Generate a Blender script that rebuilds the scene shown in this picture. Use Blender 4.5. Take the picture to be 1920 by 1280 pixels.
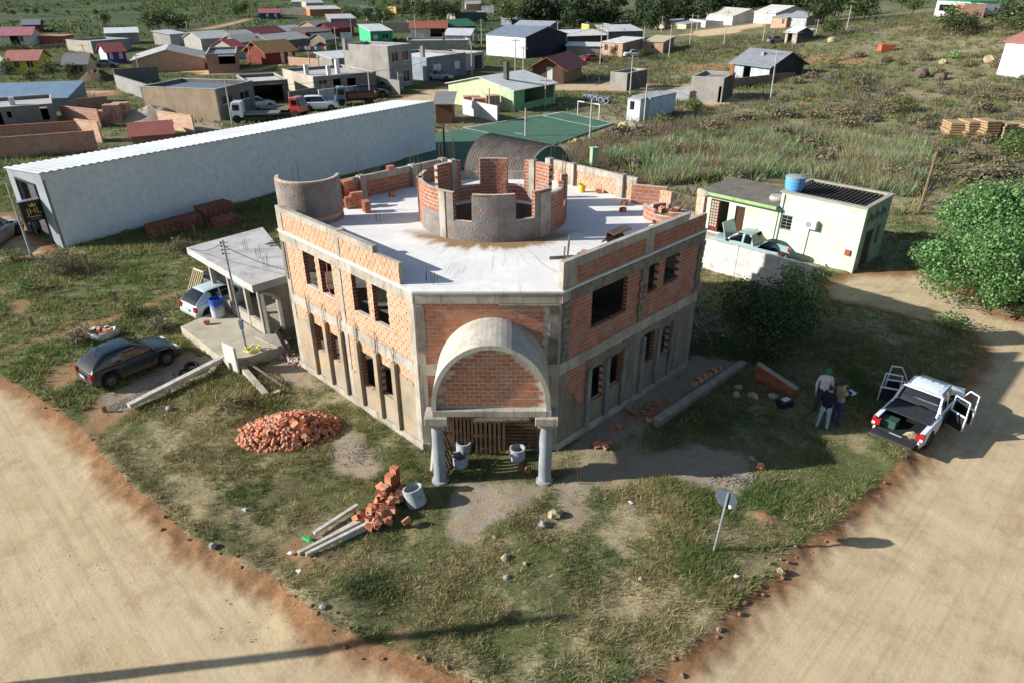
import bpy, math, random
import numpy as np
from mathutils import Vector, Matrix
random.seed(11); RNG = np.random.default_rng(5)
sc = bpy.context.scene
for o in list(bpy.data.objects): bpy.data.objects.remove(o)
R = math.radians
# ---------------------------------------------------------------- camera (drone, 14 m up)
CAM_H, TH, FPX = 14.0, R(27.9), 1281.0
cd = bpy.data.cameras.new('camera'); cam = bpy.data.objects.new('camera', cd)
sc.collection.objects.link(cam); sc.camera = cam
cam.location = (0, 0, CAM_H); cam.rotation_euler = (R(90) - TH, 0, 0)
cd.sensor_width = 36; cd.lens = FPX / 1920 * 36; cd.clip_start = .1; cd.clip_end = 6000
# ---------------------------------------------------------------- sky, sun, exposure
SUN_EL, SUN_AZ = R(24), R(5.5)
w = bpy.data.worlds.new('World'); sc.world = w; w.use_nodes = True
nt = w.node_tree; bg = nt.nodes['Background']
sky = nt.nodes.new('ShaderNodeTexSky'); sky.sky_type = 'NISHITA'; sky.sun_disc = False
sky.sun_elevation = SUN_EL; sky.sun_rotation = R(265); sky.air_density = 1.0; sky.dust_density = .8; sky.ozone_density = 1.5
nt.links.new(sky.outputs[0], bg.inputs[0]); bg.inputs[1].default_value = .08
sd = bpy.data.lights.new('sun', 'SUN'); sd.energy = 4.8; sd.angle = R(.53); sd.color = (1, .985, .96)
so = bpy.data.objects.new('sun', sd); sc.collection.objects.link(so)
LD = Vector((math.cos(SUN_EL) * math.cos(SUN_AZ), math.cos(SUN_EL) * math.sin(SUN_AZ), -math.sin(SUN_EL)))
so.rotation_euler = LD.to_track_quat('-Z', 'Y').to_euler(); so.location = (-40, 0, 40)
vs = sc.view_settings; vs.view_transform = 'Standard'; vs.look = 'None'; vs.exposure = .8; vs.gamma = 1
# ---------------------------------------------------------------- survey helpers
S_, C_ = math.sin(TH), math.cos(TH)
def sstep(a, b, x):
    t = np.clip((np.asarray(x, float) - a) / (b - a), 0, 1); return t * t * (3 - 2 * t)
def terr(x, y):
    x = np.asarray(x, float); y = np.asarray(y, float)
    h = 8.5 * sstep(25, 105, x) * sstep(45, 150, y)
    h = h + 5 * sstep(260, 520, y) * (1 + .6 * np.sin(x * .011 + 1) + .5 * np.sin(x * .004 - y * .003))
    h = h + 22 * sstep(450, 1100, y) + 60 * sstep(900, 2400, y)
    h = h + .9 * sstep(70, 160, y) * np.sin(x * .05) * np.sin(y * .043)
    return h
def G(px, py, z=None):
    """survey: image point -> ground point (or point at height z)"""
    dx, dy = (px - 960) / FPX, (py - 640) / FPX
    Z, Y = -S_ - C_ * dy, C_ - S_ * dy
    if z is not None:
        t = (z - CAM_H) / Z; return Vector((dx * t, Y * t, z))
    t = 15.
    for i in range(4000):
        if CAM_H + Z * t <= float(terr(dx * t, Y * t)): break
        t *= 1.004
    lo, hi = t / 1.004, t
    for i in range(20):
        m = (lo + hi) / 2
        if CAM_H + Z * m <= float(terr(dx * m, Y * m)): hi = m
        else: lo = m
    return Vector((dx * hi, Y * hi, float(terr(dx * hi, Y * hi))))
def G2(px, py): v = G(px, py); return (v.x, v.y)
def zat(p, py):
    """height of image row py above the ground position p"""
    dy = (py - 640) / FPX; t = p[1] / (C_ - S_ * dy); return CAM_H + t * (-S_ - C_ * dy)
def hashn(ix, iy, s): 
    n = (ix.astype(np.int64) * 374761393 + iy.astype(np.int64) * 668265263 + s * 974711) & 0x7fffffff
    n = ((n ^ (n >> 13)) * 1274126177) & 0x7fffffff
    return ((n ^ (n >> 16)) & 0xffff) / 65535.
def vnoise(x, y, sc_, s=0, octv=3):
    x = np.asarray(x, float) * sc_; y = np.asarray(y, float) * sc_; o = 0; a = 1.; tot = 0
    for k in range(octv):
        ix, iy = np.floor(x), np.floor(y); fx, fy = x - ix, y - iy
        fx = fx * fx * (3 - 2 * fx); fy = fy * fy * (3 - 2 * fy)
        v = (hashn(ix, iy, s + k) * (1 - fx) + hashn(ix + 1, iy, s + k) * fx) * (1 - fy) + (hashn(ix, iy + 1, s + k) * (1 - fx) + hashn(ix + 1, iy + 1, s + k) * fx) * fy
        o = o + v * a; tot += a; a *= .5; x = x * 2.03 + 17.3; y = y * 2.03 + 5.1
    return o / tot
def sdist(poly, x, y):
    """signed distance to polygon, inside positive"""
    x = np.asarray(x, float); y = np.asarray(y, float); d = np.full(x.shape, 1e9); ins = np.zeros(x.shape, bool); n = len(poly)
    for i in range(n):
        ax, ay = poly[i][:2]; bx, by = poly[(i + 1) % n][:2]
        ex, ey = bx - ax, by - ay; L = ex * ex + ey * ey + 1e-12
        t = np.clip(((x - ax) * ex + (y - ay) * ey) / L, 0, 1)
        d = np.minimum(d, np.hypot(x - ax - t * ex, y - ay - t * ey))
        c = ((ay > y) != (by > y)) & (x < (bx - ax) * (y - ay) / ((by - ay) if abs(by - ay) > 1e-9 else 1e-9) + ax)
        ins ^= c
    return np.where(ins, d, -d)
# ---------------------------------------------------------------- materials
def lin(c):
    if isinstance(c, str): c = tuple(int(c[i:i + 2], 16) for i in (0, 2, 4))
    return tuple(((v / 255) / 12.92 if v / 255 < .04045 else ((v / 255 + .055) / 1.055) ** 2.4) for v in c) + (1,)
MATS = {}
class NT:
    def __init__(s, name):
        s.m = bpy.data.materials.new(name); s.m.use_nodes = True; s.t = s.m.node_tree; s.n = s.t.nodes
        s.b = s.n['Principled BSDF']
    def new(s, ty, **k):
        n = s.n.new('ShaderNode' + ty)
        for a, v in k.items(): setattr(n, a, v)
        return n
    def ln(s, a, b): s.t.links.new(a, b)
    def noise(s, vec, scale, detail=5, rough=.6, dist=0):
        n = s.new('TexNoise'); n.inputs['Scale'].default_value = scale; n.inputs['Detail'].default_value = detail
        n.inputs['Roughness'].default_value = rough; n.inputs['Distortion'].default_value = dist
        if vec is not None: s.ln(vec, n.inputs['Vector'])
        return n.outputs['Fac']
    def ramp(s, fac, a, b, ca=(0, 0, 0, 1), cb=(1, 1, 1, 1)):
        r = s.new('ValToRGB'); r.color_ramp.elements[0].position = a; r.color_ramp.elements[1].position = b
        r.color_ramp.elements[0].color = ca; r.color_ramp.elements[1].color = cb; s.ln(fac, r.inputs[0]); return r.outputs[0]
    def mix(s, fac, a, b, mode='MIX'):
        m = s.new('MixRGB'); m.blend_type = mode
        for i, v in enumerate((fac, a, b)):
            if hasattr(v, 'links') or isinstance(v, bpy.types.NodeSocket): s.ln(v, m.inputs[i])
            elif i == 0: m.inputs[0].default_value = v
            else: m.inputs[i].default_value = v
        return m.outputs[0]
    def math(s, op, a, b=None, clamp=False):
        m = s.new('Math', operation=op, use_clamp=clamp)
        for i, v in enumerate((a, b)):
            if v is None: continue
            if isinstance(v, (int, float)): m.inputs[i].default_value = v
            else: s.ln(v, m.inputs[i])
        return m.outputs[0]
    def scalevec(s, vec, v):
        m = s.new('VectorMath', operation='MULTIPLY'); s.ln(vec, m.inputs[0]); m.inputs[1].default_value = v; return m.outputs[0]
    def bump(s, h, strength=.3, dist=.02):
        b = s.new('Bump'); b.inputs['Strength'].default_value = strength; b.inputs['Distance'].default_value = dist
        s.ln(h, b.inputs['Height']); s.ln(b.outputs[0], s.b.inputs['Normal']); return b
    def fin(s, col, rough=.85, metal=0, spec=.3):
        if col is not None:
            if isinstance(col, tuple): s.b.inputs['Base Color'].default_value = col
            else: s.ln(col, s.b.inputs['Base Color'])
        s.b.inputs['Roughness'].default_value = rough; s.b.inputs['Metallic'].default_value = metal
        s.b.inputs['Specular IOR Level'].default_value = spec
        return s.m
def mat(name, c1, c2=None, c3=None, rough=.85, scl=2., bump=.15, bscl=30., metal=0, spec=.25, streak=False, obj=False, rnd=0):
    if name in MATS: return MATS[name]
    t = NT(name)
    if obj: vec = t.new('TexCoord').outputs['Object']
    else: vec = t.new('NewGeometry').outputs['Position']
    c1 = lin(c1); c2 = lin(c2) if c2 else tuple(v * .75 for v in c1[:3]) + (1,)
    n1 = t.noise(vec, scl, 6, .65)
    col = t.mix(t.ramp(n1, .38, .64), c1, c2)
    if c3:
        v2 = t.scalevec(vec, (3., 3., .35)) if streak else vec
        col = t.mix(t.ramp(t.noise(v2, scl * 1.7, 5, .7), .52, .72), col, lin(c3))
    fine = t.noise(vec, bscl, 3, .6)
    col = t.mix(.35, col, t.mix(1, col, t.ramp(fine, .25, .75, (.55, .55, .55, 1), (1.25, 1.25, 1.25, 1)), 'MULTIPLY'))
    if rnd:
        oi = t.new('ObjectInfo'); col = t.mix(1, col, t.ramp(oi.outputs['Random'], 0, 1, (1 - rnd,) * 3 + (1,), (1 + rnd,) * 3 + (1,)), 'MULTIPLY')
    if bump: t.bump(fine, bump, .03)
    MATS[name] = t.fin(col, rough, metal, spec); return MATS[name]
def brickmat(name, c1, c2, smear, smear_amt=.5):
    """clay brick: each brick its own tone (mesh island + object random), mortar smears"""
    t = NT(name); g = t.new('NewGeometry'); oi = t.new('ObjectInfo')
    r = t.math('FRACT', t.math('ADD', g.outputs['Random Per Island'], oi.outputs['Random']))
    col = t.mix(r, lin(c1), lin(c2))
    sm = t.ramp(t.math('ADD', t.noise(g.outputs['Position'], 3.2, 6, .75), t.math('MULTIPLY', t.noise(g.outputs['Position'], 38, 3, .6), .35)), .74 - .18 * smear_amt, .92 - .1 * smear_amt)
    col = t.mix(t.math('MULTIPLY', sm, .85), col, lin(smear))
    f = t.noise(g.outputs['Position'], 60, 3)
    col = t.mix(.5, col, t.mix(1, col, t.ramp(f, .25, .75, (.6, .6, .6, 1), (1.25, 1.25, 1.25, 1)), 'MULTIPLY'))
    t.bump(f, .35, .015); MATS[name] = t.fin(col, .9, 0, .15); return MATS[name]
def holemat(name, c, nx=2, ny=3):
    """end face of a hollow brick: dark cells in the clay"""
    t = NT(name); uv = t.new('UVMap').outputs[0]; sp = t.new('SeparateXYZ'); t.ln(uv, sp.inputs[0])
    def cell(o, n):
        f = t.math('FRACT', t.math('MULTIPLY', o, n)); a = t.math('ABSOLUTE', t.math('SUBTRACT', f, .5)); return t.math('LESS_THAN', a, .34)
    k = t.math('MULTIPLY', cell(sp.outputs[0], nx), cell(sp.outputs[1], ny))
    col = t.mix(k, lin(c), lin('2a0f08')); MATS[name] = t.fin(col, .95, 0, .1); return MATS[name]
def plain(name, c, rough=.5, metal=0, spec=.5, coat=0):
    if name in MATS: return MATS[name]
    t = NT(name); vec = t.new('TexCoord').outputs['Object']; n = t.noise(vec, 6, 5, .7); c = lin(c)
    col = t.mix(t.ramp(n, .35, .75), c, tuple(min(1, v * .82 + .01) for v in c[:3]) + (1,))
    MATS[name] = t.fin(col, rough, metal, spec); t.b.inputs['Coat Weight'].default_value = coat; return MATS[name]
def glassmat(name, c='0c1014', rough=.06):
    t = NT(name); MATS[name] = t.fin(lin(c), rough, 0, .8); return MATS[name]
# ---------------------------------------------------------------- mesh helpers
COL = sc.collection
class MB:
    def __init__(s): s.v = []; s.f = []; s.m = []; s.uv = {}
    def add(s, vs_, fs, mi=0):
        b = len(s.v); s.v += [tuple(p) for p in vs_]
        for f in fs: s.f.append([b + i for i in f]); s.m.append(mi)
        return s
    def quad(s, a, b, c, d, mi=0): return s.add([a, b, c, d], [[0, 1, 2, 3]], mi)
    BF = [[0, 3, 2, 1], [4, 5, 6, 7], [0, 1, 5, 4], [1, 2, 6, 5], [2, 3, 7, 6], [3, 0, 4, 7]]
    def hexa(s, p, mi=0): return s.add(p, MB.BF, mi)
    def box(s, c, sz, rz=0, mi=0, rot=None):
        hx, hy, hz = sz[0] / 2, sz[1] / 2, sz[2] / 2
        P = [Vector(q) for q in ((-hx, -hy, -hz), (hx, -hy, -hz), (hx, hy, -hz), (-hx, hy, -hz), (-hx, -hy, hz), (hx, -hy, hz), (hx, hy, hz), (-hx, hy, hz))]
        M = rot if rot is not None else Matrix.Rotation(rz, 3, 'Z')
        return s.hexa([M @ p + Vector(c) for p in P], mi)
    def bx(s, x0, x1, y0, y1, z0, z1, mi=0): return s.box(((x0 + x1) / 2, (y0 + y1) / 2, (z0 + z1) / 2), (x1 - x0, y1 - y0, z1 - z0), 0, mi)
    def beam(s, a, b, w, h, mi=0, up=(0, 0, 1)):
        a, b = Vector(a), Vector(b); d = (b - a).normalized(); u = Vector(up)
        if abs(d.dot(u)) > .98: u = Vector((1, 0, 0))
        r = d.cross(u).normalized(); u = r.cross(d).normalized(); P = []
        for p in (a, b):
            for i, j in ((-1, -1), (1, -1), (1, 1), (-1, 1)): P.append(p + r * (i * w / 2) + u * (j * h / 2))
        return s.add(P, [[0, 1, 2, 3], [7, 6, 5, 4], [0, 4, 5, 1], [1, 5, 6, 2], [2, 6, 7, 3], [3, 7, 4, 0]], mi)
    def tube(s, pts, rad, n=8, mi=0, cap=True):
        pts = [Vector(p) for p in pts]; rr = rad if isinstance(rad, (list, tuple)) else [rad] * len(pts)
        P = []; F = []; pu = None
        for i, p in enumerate(pts):
            d = (pts[min(i + 1, len(pts) - 1)] - pts[max(i - 1, 0)]).normalized()
            u = pu if pu is not None else (Vector((0, 0, 1)) if abs(d.z) < .9 else Vector((1, 0, 0)))
            r = d.cross(u); r = r.normalized() if r.length > 1e-5 else Vector((1, 0, 0)); u = r.cross(d).normalized(); pu = u
            for k in range(n):
                a = 2 * math.pi * k / n; P.append(p + (r * math.cos(a) + u * math.sin(a)) * rr[i])
        for i in range(len(pts) - 1):
            for k in range(n): F.append([i * n + k, i * n + (k + 1) % n, (i + 1) * n + (k + 1) % n, (i + 1) * n + k])
        if cap: F.append(list(range(n))[::-1]); F.append([(len(pts) - 1) * n + k for k in range(n)])
        return s.add(P, F, mi)
    def lathe(s, prof, n=16, c=(0, 0, 0), mi=0, M=None):
        P = []; F = []
        for r, z in prof:
            for k in range(n):
                a = 2 * math.pi * k / n; p = Vector((r * math.cos(a), r * math.sin(a), z))
                if M is not None: p = M @ p
                P.append(p + Vector(c))
        for i in range(len(prof) - 1):
            for k in range(n): F.append([i * n + k, i * n + (k + 1) % n, (i + 1) * n + (k + 1) % n, (i + 1) * n + k])
        return s.add(P, F, mi)
    def prism(s, poly, z0, z1, mi=0):
        n = len(poly); a = sum(poly[i][0] * poly[(i + 1) % n][1] - poly[(i + 1) % n][0] * poly[i][1] for i in range(n))
        if a < 0: poly = poly[::-1]
        zz0 = z0 if isinstance(z0, (list, tuple)) else [z0] * n; zz1 = z1 if isinstance(z1, (list, tuple)) else [z1] * n
        P = [(p[0], p[1], zz0[i]) for i, p in enumerate(poly)] + [(p[0], p[1], zz1[i]) for i, p in enumerate(poly)]
        F = [list(range(n))[::-1], list(range(n, 2 * n))] + [[i, (i + 1) % n, n + (i + 1) % n, n + i] for i in range(n)]
        return s.add(P, F, mi)
    def build(s, name, mats, parent=None, world=False, smooth=False, bevel=0):
        me = bpy.data.meshes.new(name); off = Vector((0, 0, 0))
        if parent is not None and world:
            off = Vector(parent.location)
            if parent.parent is not None: off += Vector(parent.parent.location)
        v = [(p[0] - off.x, p[1] - off.y, p[2] - off.z) for p in s.v]
        me.from_pydata(v, [], s.f); mats = mats if isinstance(mats, (list, tuple)) else [mats]
        for m in mats: me.materials.append(m)
        if len(mats) > 1: me.polygons.foreach_set('material_index', s.m)
        if s.uv:
            ul = me.uv_layers.new(name='UVMap')
            for fi, u in s.uv.items():
                for li, q in zip(me.polygons[fi].loop_indices, u): ul.data[li].uv = q
        if smooth: me.polygons.foreach_set('use_smooth', [True] * len(me.polygons))
        me.update(); o = bpy.data.objects.new(name, me); COL.objects.link(o)
        if bevel:
            b = o.modifiers.new('bevel', 'BEVEL'); b.width = bevel; b.segments = 2; b.limit_method = 'ANGLE'; b.angle_limit = R(40)
        if parent is not None: o.parent = parent
        return o
def tag(o, label=None, cat=None, group=None, kind=None):
    if label: o['label'] = label
    if cat: o['category'] = cat
    if group: o['group'] = group
    if kind: o['kind'] = kind
    return o
def empty(name, loc=(0, 0, 0), rz=0, label=None, cat=None, group=None):
    o = bpy.data.objects.new(name, None); COL.objects.link(o); o.location = loc; o.rotation_euler = (0, 0, rz); o.empty_display_size = .2
    return tag(o, label, cat, group)
def copy_tree(o, parent=None):
    c = o.copy(); COL.objects.link(c); c.parent = parent
    for ch in list(o.children): copy_tree(ch, c)
    return c
def rawmesh(name, V, F, mats, cols=None, fmat=None, smooth=False, parent=None):
    """fast mesh from numpy arrays: F is (n,3) or (n,4)"""
    V = np.asarray(V, np.float32); F = np.asarray(F, np.int32); k = F.shape[1]; me = bpy.data.meshes.new(name)
    me.vertices.add(len(V)); me.vertices.foreach_set('co', V.ravel()); me.loops.add(F.size); me.loops.foreach_set('vertex_index', F.ravel())
    me.polygons.add(len(F)); me.polygons.foreach_set('loop_start', np.arange(0, F.size, k, dtype=np.int32)); me.polygons.foreach_set('loop_total', np.full(len(F), k, np.int32))
    for m in (mats if isinstance(mats, (list, tuple)) else [mats]): me.materials.append(m)
    if fmat is not None: me.polygons.foreach_set('material_index', np.asarray(fmat, np.int32))
    if smooth: me.polygons.foreach_set('use_smooth', np.ones(len(F), bool))
    me.update(calc_edges=True)
    for nm, c in (cols or {}).items():
        a = me.color_attributes.new(nm, 'FLOAT_COLOR', 'POINT'); a.data.foreach_set('color', np.asarray(c, np.float32).ravel())
    o = bpy.data.objects.new(name, me); COL.objects.link(o)
    if parent is not None: o.parent = parent
    return o
# ================================================================ GROUND, ROADS
def PX(*pts): return [G2(*p) for p in pts]
ROAD_L = PX((-60, 660), (0, 702), (60, 738), (100, 762), (150, 800), (178, 832), (219, 880), (251, 916), (302, 953), (350, 1000), (397, 1026), (466, 1066), (503, 1073), (547, 1113), (583, 1150), (620, 1175), (700, 1207), (765, 1230), (817, 1252), (874, 1271), (1010, 1345), (1060, 1800), (-1200, 1800), (-1600, 900), (-400, 560))
ROAD_R = PX((1010, 1345), (1100, 1310), (1172, 1276), (1235, 1254), (1284, 1227), (1347, 1169), (1382, 1124), (1441, 1084), (1459, 1070), (1472, 1044), (1508, 1017), (1562, 981), (1620, 927), (1687, 869), (1750, 790), (1807, 705), (1842, 659), (1807, 622), (1736, 606), (1615, 574), (1545, 563), (1535, 530), (1590, 508), (1711, 507), (1790, 535), (1850, 555), (1875, 585), (1925, 600), (2150, 630), (2900, 800), (3200, 1500), (1500, 2200), (1060, 1800))
STREETS = [PX((430, 240), (560, 222), (720, 192), (800, 168), (830, 160), (930, 150), (1010, 152), (900, 178), (800, 198), (640, 225), (560, 250)),
    PX((590, 108), (660, 92), (700, 90), (640, 104), (480, 136), (380, 142), (300, 132), (170, 130), (172, 126), (300, 128), (470, 130)),
    PX((100, 172), (180, 168), (235, 172), (230, 180), (150, 180)), PX((1180, 170), (1330, 150), (1360, 158), (1400, 190), (1330, 205), (1290, 185)),
    PX((1000, 158), (1180, 150), (1260, 165), (1180, 175), (1010, 170)), PX((1250, 70), (1330, 52), (1420, 45), (1460, 38), (1440, 50), (1350, 68)),
    PX((0, 395), (30, 400), (105, 470), (90, 482), (40, 485), (-40, 500), (-90, 430)), PX((370, 52), (430, 40), (470, 34), (470, 40), (420, 50), (390, 60))]
GRAVEL = [PX((180, 745), (300, 690), (345, 655), (430, 680), (400, 700), (240, 770), (215, 775)), PX((620, 825), (660, 800), (720, 880), (690, 910), (620, 880)),
    PX((850, 900), (1030, 905), (1000, 940), (930, 990), (860, 1030), (830, 1000)), PX((1040, 905), (1090, 870), (1300, 830), (1400, 850), (1420, 900), (1380, 935), (1250, 892), (1120, 915), (1050, 960)),
    PX((1045, 960), (1090, 930), (1110, 960), (1090, 990), (1060, 985)), PX((1140, 1010), (1165, 1015), (1190, 1050), (1170, 1050)), PX((1290, 660), (1395, 680), (1300, 760), (1120, 850), (1060, 840)), PX((500, 690), (530, 650), (570, 690), (605, 735), (540, 722)),
    PX((240, 205), (300, 195), (420, 235), (400, 250), (300, 230)), PX((1100, 310), (860, 330), (830, 280), (960, 265), (1050, 260))]
SOIL = [PX((520, 1030), (560, 1010), (600, 1050), (560, 1080)), PX((150, 790), (180, 745), (240, 770), (215, 800), (180, 830)), PX((720, 1195), (760, 1180), (800, 1230), (770, 1240)),
    PX((15, 565), (55, 560), (50, 595), (20, 590)), PX((1440, 270), (1480, 255), (1500, 260), (1450, 290)), PX((1395, 965), (1440, 955), (1455, 980), (1420, 985)), PX((1480, 105), (1600, 103), (1640, 108), (1600, 122), (1480, 122)),
    PX((1200, 122), (1380, 118), (1380, 140), (1300, 138)), PX((100, 690), (150, 675), (190, 680), (110, 735), (80, 720)), PX((0, 652), (150, 612), (330, 546), (345, 550), (180, 617), (0, 660)), PX((1160, 900), (1190, 870), (1150, 870)), PX((1560, 168), (1600, 160), (1530, 190), (1470, 198))]
for q in STREETS[1:]: pass
def road_sd(x, y):
    d = np.maximum(sdist(ROAD_L, x, y), sdist(ROAD_R, x, y))
    return d
def street_sd(x, y):
    d = np.full(np.shape(x), -99.)
    for p in STREETS: d = np.maximum(d, sdist(p, x, y))
    return d
def multi_sd(L, x, y):
    d = np.full(np.shape(x), -99.)
    for p in L: d = np.maximum(d, sdist(p, x, y))
    return d
MOUNDS = [(G2(640, 1120), .85, .28), (G2(330, 900), .8, .05), (G2(1290, 1080), 1.2, .1), (G2(1000, 1100), 1.4, .08), (G2(430, 770), .9, .3), (G2(335, 705), .9, .14), (G2(1430, 968), .45, .14), (G2(420, 690), .6, .2)]
def relief(x, y, sd=None, fine=True):
    x = np.asarray(x, float); y = np.asarray(y, float)
    if sd is None: sd = road_sd(x, y)
    h = -.13 * sstep(-.25, .35, sd) + .16 * np.exp(-((sd - .15) / .4) ** 2) * vnoise(x, y, 1.7, 3)
    near = 1 - sstep(30, 60, y)
    for (mx, my), r, a in MOUNDS: h = h + a * np.exp(-(((x - mx) ** 2 + (y - my) ** 2) / r ** 2))
    if fine:
        amp = .05 * (1 - sstep(.0, 1., sd)) + .012
        h = h + near * amp * (vnoise(x, y, 1.1, 7, 5) - .5) * 2
        edge = np.exp(-((sd - .35) / .5) ** 2)
        h = h + near * edge * .11 * (vnoise(x, y, 4.5, 21, 3) - .5)
        h = h + near * .02 * sstep(.3, 1., sd) * (vnoise(x + y, (x - y) * .12, 2.5, 31, 3) - .5)
    return h
def gz(x, y): return float(terr(x, y) + relief(np.array([x]), np.array([y]), None, False)[0])
def axis(lo, a, b, hi, st, gr):
    mid = list(np.arange(a, b, st)); up, s_ = [], st; v = mid[-1]
    while v < hi: s_ = min(s_ * gr, 60); v += s_; up.append(v)
    dn, s_, v = [], st, a
    while v > lo: s_ = min(s_ * gr, 60); v -= s_; dn.append(v)
    return np.array(dn[::-1] + mid + up)
gx = axis(-1400, -14.5, 15.5, 1500, .11, 1.06); gy = axis(-20, 9.4, 28, 3200, .11, 1.045)
XX, YY = np.meshgrid(gx, gy); nx, ny = len(gx), len(gy)
sdR, sdS = road_sd(XX, YY), street_sd(XX, YY)
sdAll = np.maximum(sdR, sdS)
sdG, sdB = multi_sd(GRAVEL, XX, YY), multi_sd(SOIL, XX, YY)
ZZ = terr(XX, YY) + relief(XX, YY, sdR)
cl = lambda v, s_=1.: np.clip(.5 + v / (2 * s_), 0, 1)
dryn = np.clip(vnoise(XX, YY, .35, 40, 4) * 1.5 - .25, 0, 1)
# scrub hillside is browner, left field greener
hill = sstep(0, 12, XX - 3) * sstep(32, 40, YY)
dryn = dryn * (1 - .75 * sstep(55, 110, YY) * (1 - .6 * hill)); dryn = np.clip(dryn * (1 - .5 * sstep(-9, -14, XX) * (1 - sstep(60, 90, YY))) + .25 * hill, 0, 1)
attr = np.stack([np.where(sdAll > 0, np.clip(.5 + sdAll / 1.9, 0, 1), cl(sdAll)), cl(sdG), dryn, cl(sdB)], -1).reshape(-1, 4)
V = np.stack([XX, YY, ZZ], -1).reshape(-1, 3)
I = np.arange(nx * ny).reshape(ny, nx)
Q = np.stack([I[:-1, :-1], I[:-1, 1:], I[1:, 1:], I[1:, :-1]], -1).reshape(-1, 4)
def fc(a): return (a[:-1, :-1] + a[:-1, 1:] + a[1:, 1:] + a[1:, :-1]).reshape(-1) / 4
def groundmat():
    t = NT('earth'); pos = t.new('NewGeometry').outputs['Position']
    a = t.new('Attribute', attribute_name='mask'); sp = t.new('SeparateColor'); t.ln(a.outputs['Color'], sp.inputs[0])
    road, grav, dry, soil = sp.outputs[0], sp.outputs[1], sp.outputs[2], a.outputs['Alpha']
    n1 = t.noise(pos, 1.3, 8, .7); n2 = t.noise(pos, 9, 6, .7); n3 = t.noise(pos, 55, 4, .7); nL = t.noise(pos, .03, 6, .65); nM = t.noise(pos, .22, 6, .65)
    # turf / scrub floor
    green = t.mix(t.ramp(n2, .35, .65), lin('686b42'), lin('545736')); tan = t.mix(t.ramp(n2, .35, .65), lin('ab9c7c'), lin('958666'))
    df = t.math('ADD', dry, t.math('MULTIPLY', t.math('SUBTRACT', n1, .5), 1.5))
    turf = t.mix(t.ramp(df, .3, .6), green, tan)
    turf = t.mix(t.ramp(nM, .5, .68), turf, lin('6a6346')); turf = t.mix(t.math('MULTIPLY', t.ramp(nL, .45, .6), .55), turf, lin('666c45'))
    def brk(m, amt, a_, b_, n=n1): return t.ramp(t.math('ADD', m, t.math('MULTIPLY', t.math('SUBTRACT', n, .5), amt)), a_, b_)
    sc_ = t.mix(t.ramp(n2, .3, .7), lin('a3835f'), lin('8a6c4c')); dist = t.new('SeparateXYZ'); t.ln(pos, dist.inputs[0]); fr_ = t.new('MapRange'); t.ln(dist.outputs[1], fr_.inputs[0]); fr_.inputs[1].default_value = 60; fr_.inputs[2].default_value = 260
    turf = t.mix(t.math('MULTIPLY', fr_.outputs[0], .8), turf, t.mix(t.ramp(t.noise(pos, .05, 8, .7), .4, .62), lin('4e5d38'), lin('3a4630')))
    col = t.mix(brk(soil, .9, .42, .62), turf, sc_)
    gr = t.mix(t.ramp(n3, .4, .62), lin('a99d8b'), lin('857a6a')); gr = t.mix(t.ramp(n1, .45, .65), gr, lin('9c8768'))
    col = t.mix(brk(grav, .9, .44, .62), col, gr)
    red = t.mix(t.ramp(n2, .35, .68), lin('957150'), lin('7c5b40'))
    sand = t.mix(t.ramp(t.noise(pos, .7, 4, .5), .3, .7), lin('c7b28f'), lin('baa581')); sand = t.mix(t.math('MULTIPLY', t.ramp(t.noise(t.scalevec(pos, (1.6, 1.6, 1)), .55, 5, .6, .6), .48, .68), .55), sand, lin('cbba97'))
    # faint wheel streaks along both roads
    sx = t.new('SeparateXYZ'); t.ln(pos, sx.inputs[0])
    for sgn, msk in ((1, -1), (-1, 1)):
        u = t.math('ADD', sx.outputs[0], t.math('MULTIPLY', sx.outputs[1], sgn)); v = t.math('SUBTRACT', sx.outputs[0], t.math('MULTIPLY', sx.outputs[1], sgn))
        cb = t.new('CombineXYZ'); t.ln(t.math('MULTIPLY', u, 2.6), cb.inputs[0]); t.ln(t.math('MULTIPLY', v, .06), cb.inputs[1])
        st = t.ramp(t.noise(cb.outputs[0], 1.6, 8, .75), .47, .66)
        side = t.math('LESS_THAN' if msk < 0 else 'GREATER_THAN', sx.outputs[0], -.4)
        sand = t.mix(t.math('MULTIPLY', t.math('MULTIPLY', st, side), .38), sand, lin('9b8160'))
    spk = t.ramp(t.noise(pos, 42, 2, .5), .72, .76); sand = t.mix(t.math('MULTIPLY', spk, t.ramp(n1, .45, .6)), sand, lin('d9cdb6'))
    rd = t.mix(brk(road, .75, .66, 1.0, t.noise(pos, .9, 7, .72)), red, sand)
    # far streets are red all over
    col = t.mix(brk(road, .25, .46, .52, n2), col, rd)
    col = t.mix(.55, col, t.mix(1, col, t.ramp(n3, .22, .78, (.45, .45, .45, 1), (1.4, 1.4, 1.4, 1)), 'MULTIPLY'))
    offr = t.math('SUBTRACT', 1.0, t.ramp(road, .55, .75)); n4 = t.noise(pos, 16, 8, .8)
    col = t.mix(t.math('ADD', t.math('MULTIPLY', offr, .6), .15), col, t.mix(1, col, t.ramp(n4, .32, .68, (.42, .42, .42, 1), (1.5, 1.5, 1.5, 1)), 'MULTIPLY'))
    h = t.math('ADD', t.math('MULTIPLY', n2, .6), t.math('MULTIPLY', n3, .4)); t.bump(h, .5, .05)
    return t.fin(col, .95, 0, .1)
EARTH = groundmat()
fR, fS, fx = fc(sdR), fc(sdS), fc(XX)
selL = (fR > 0) & (fx < -.4); selR = (fR > 0) & (fx >= -.4); selS = (fS > 0) & (fR <= 0); rest = ~(selL | selR | selS)
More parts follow.
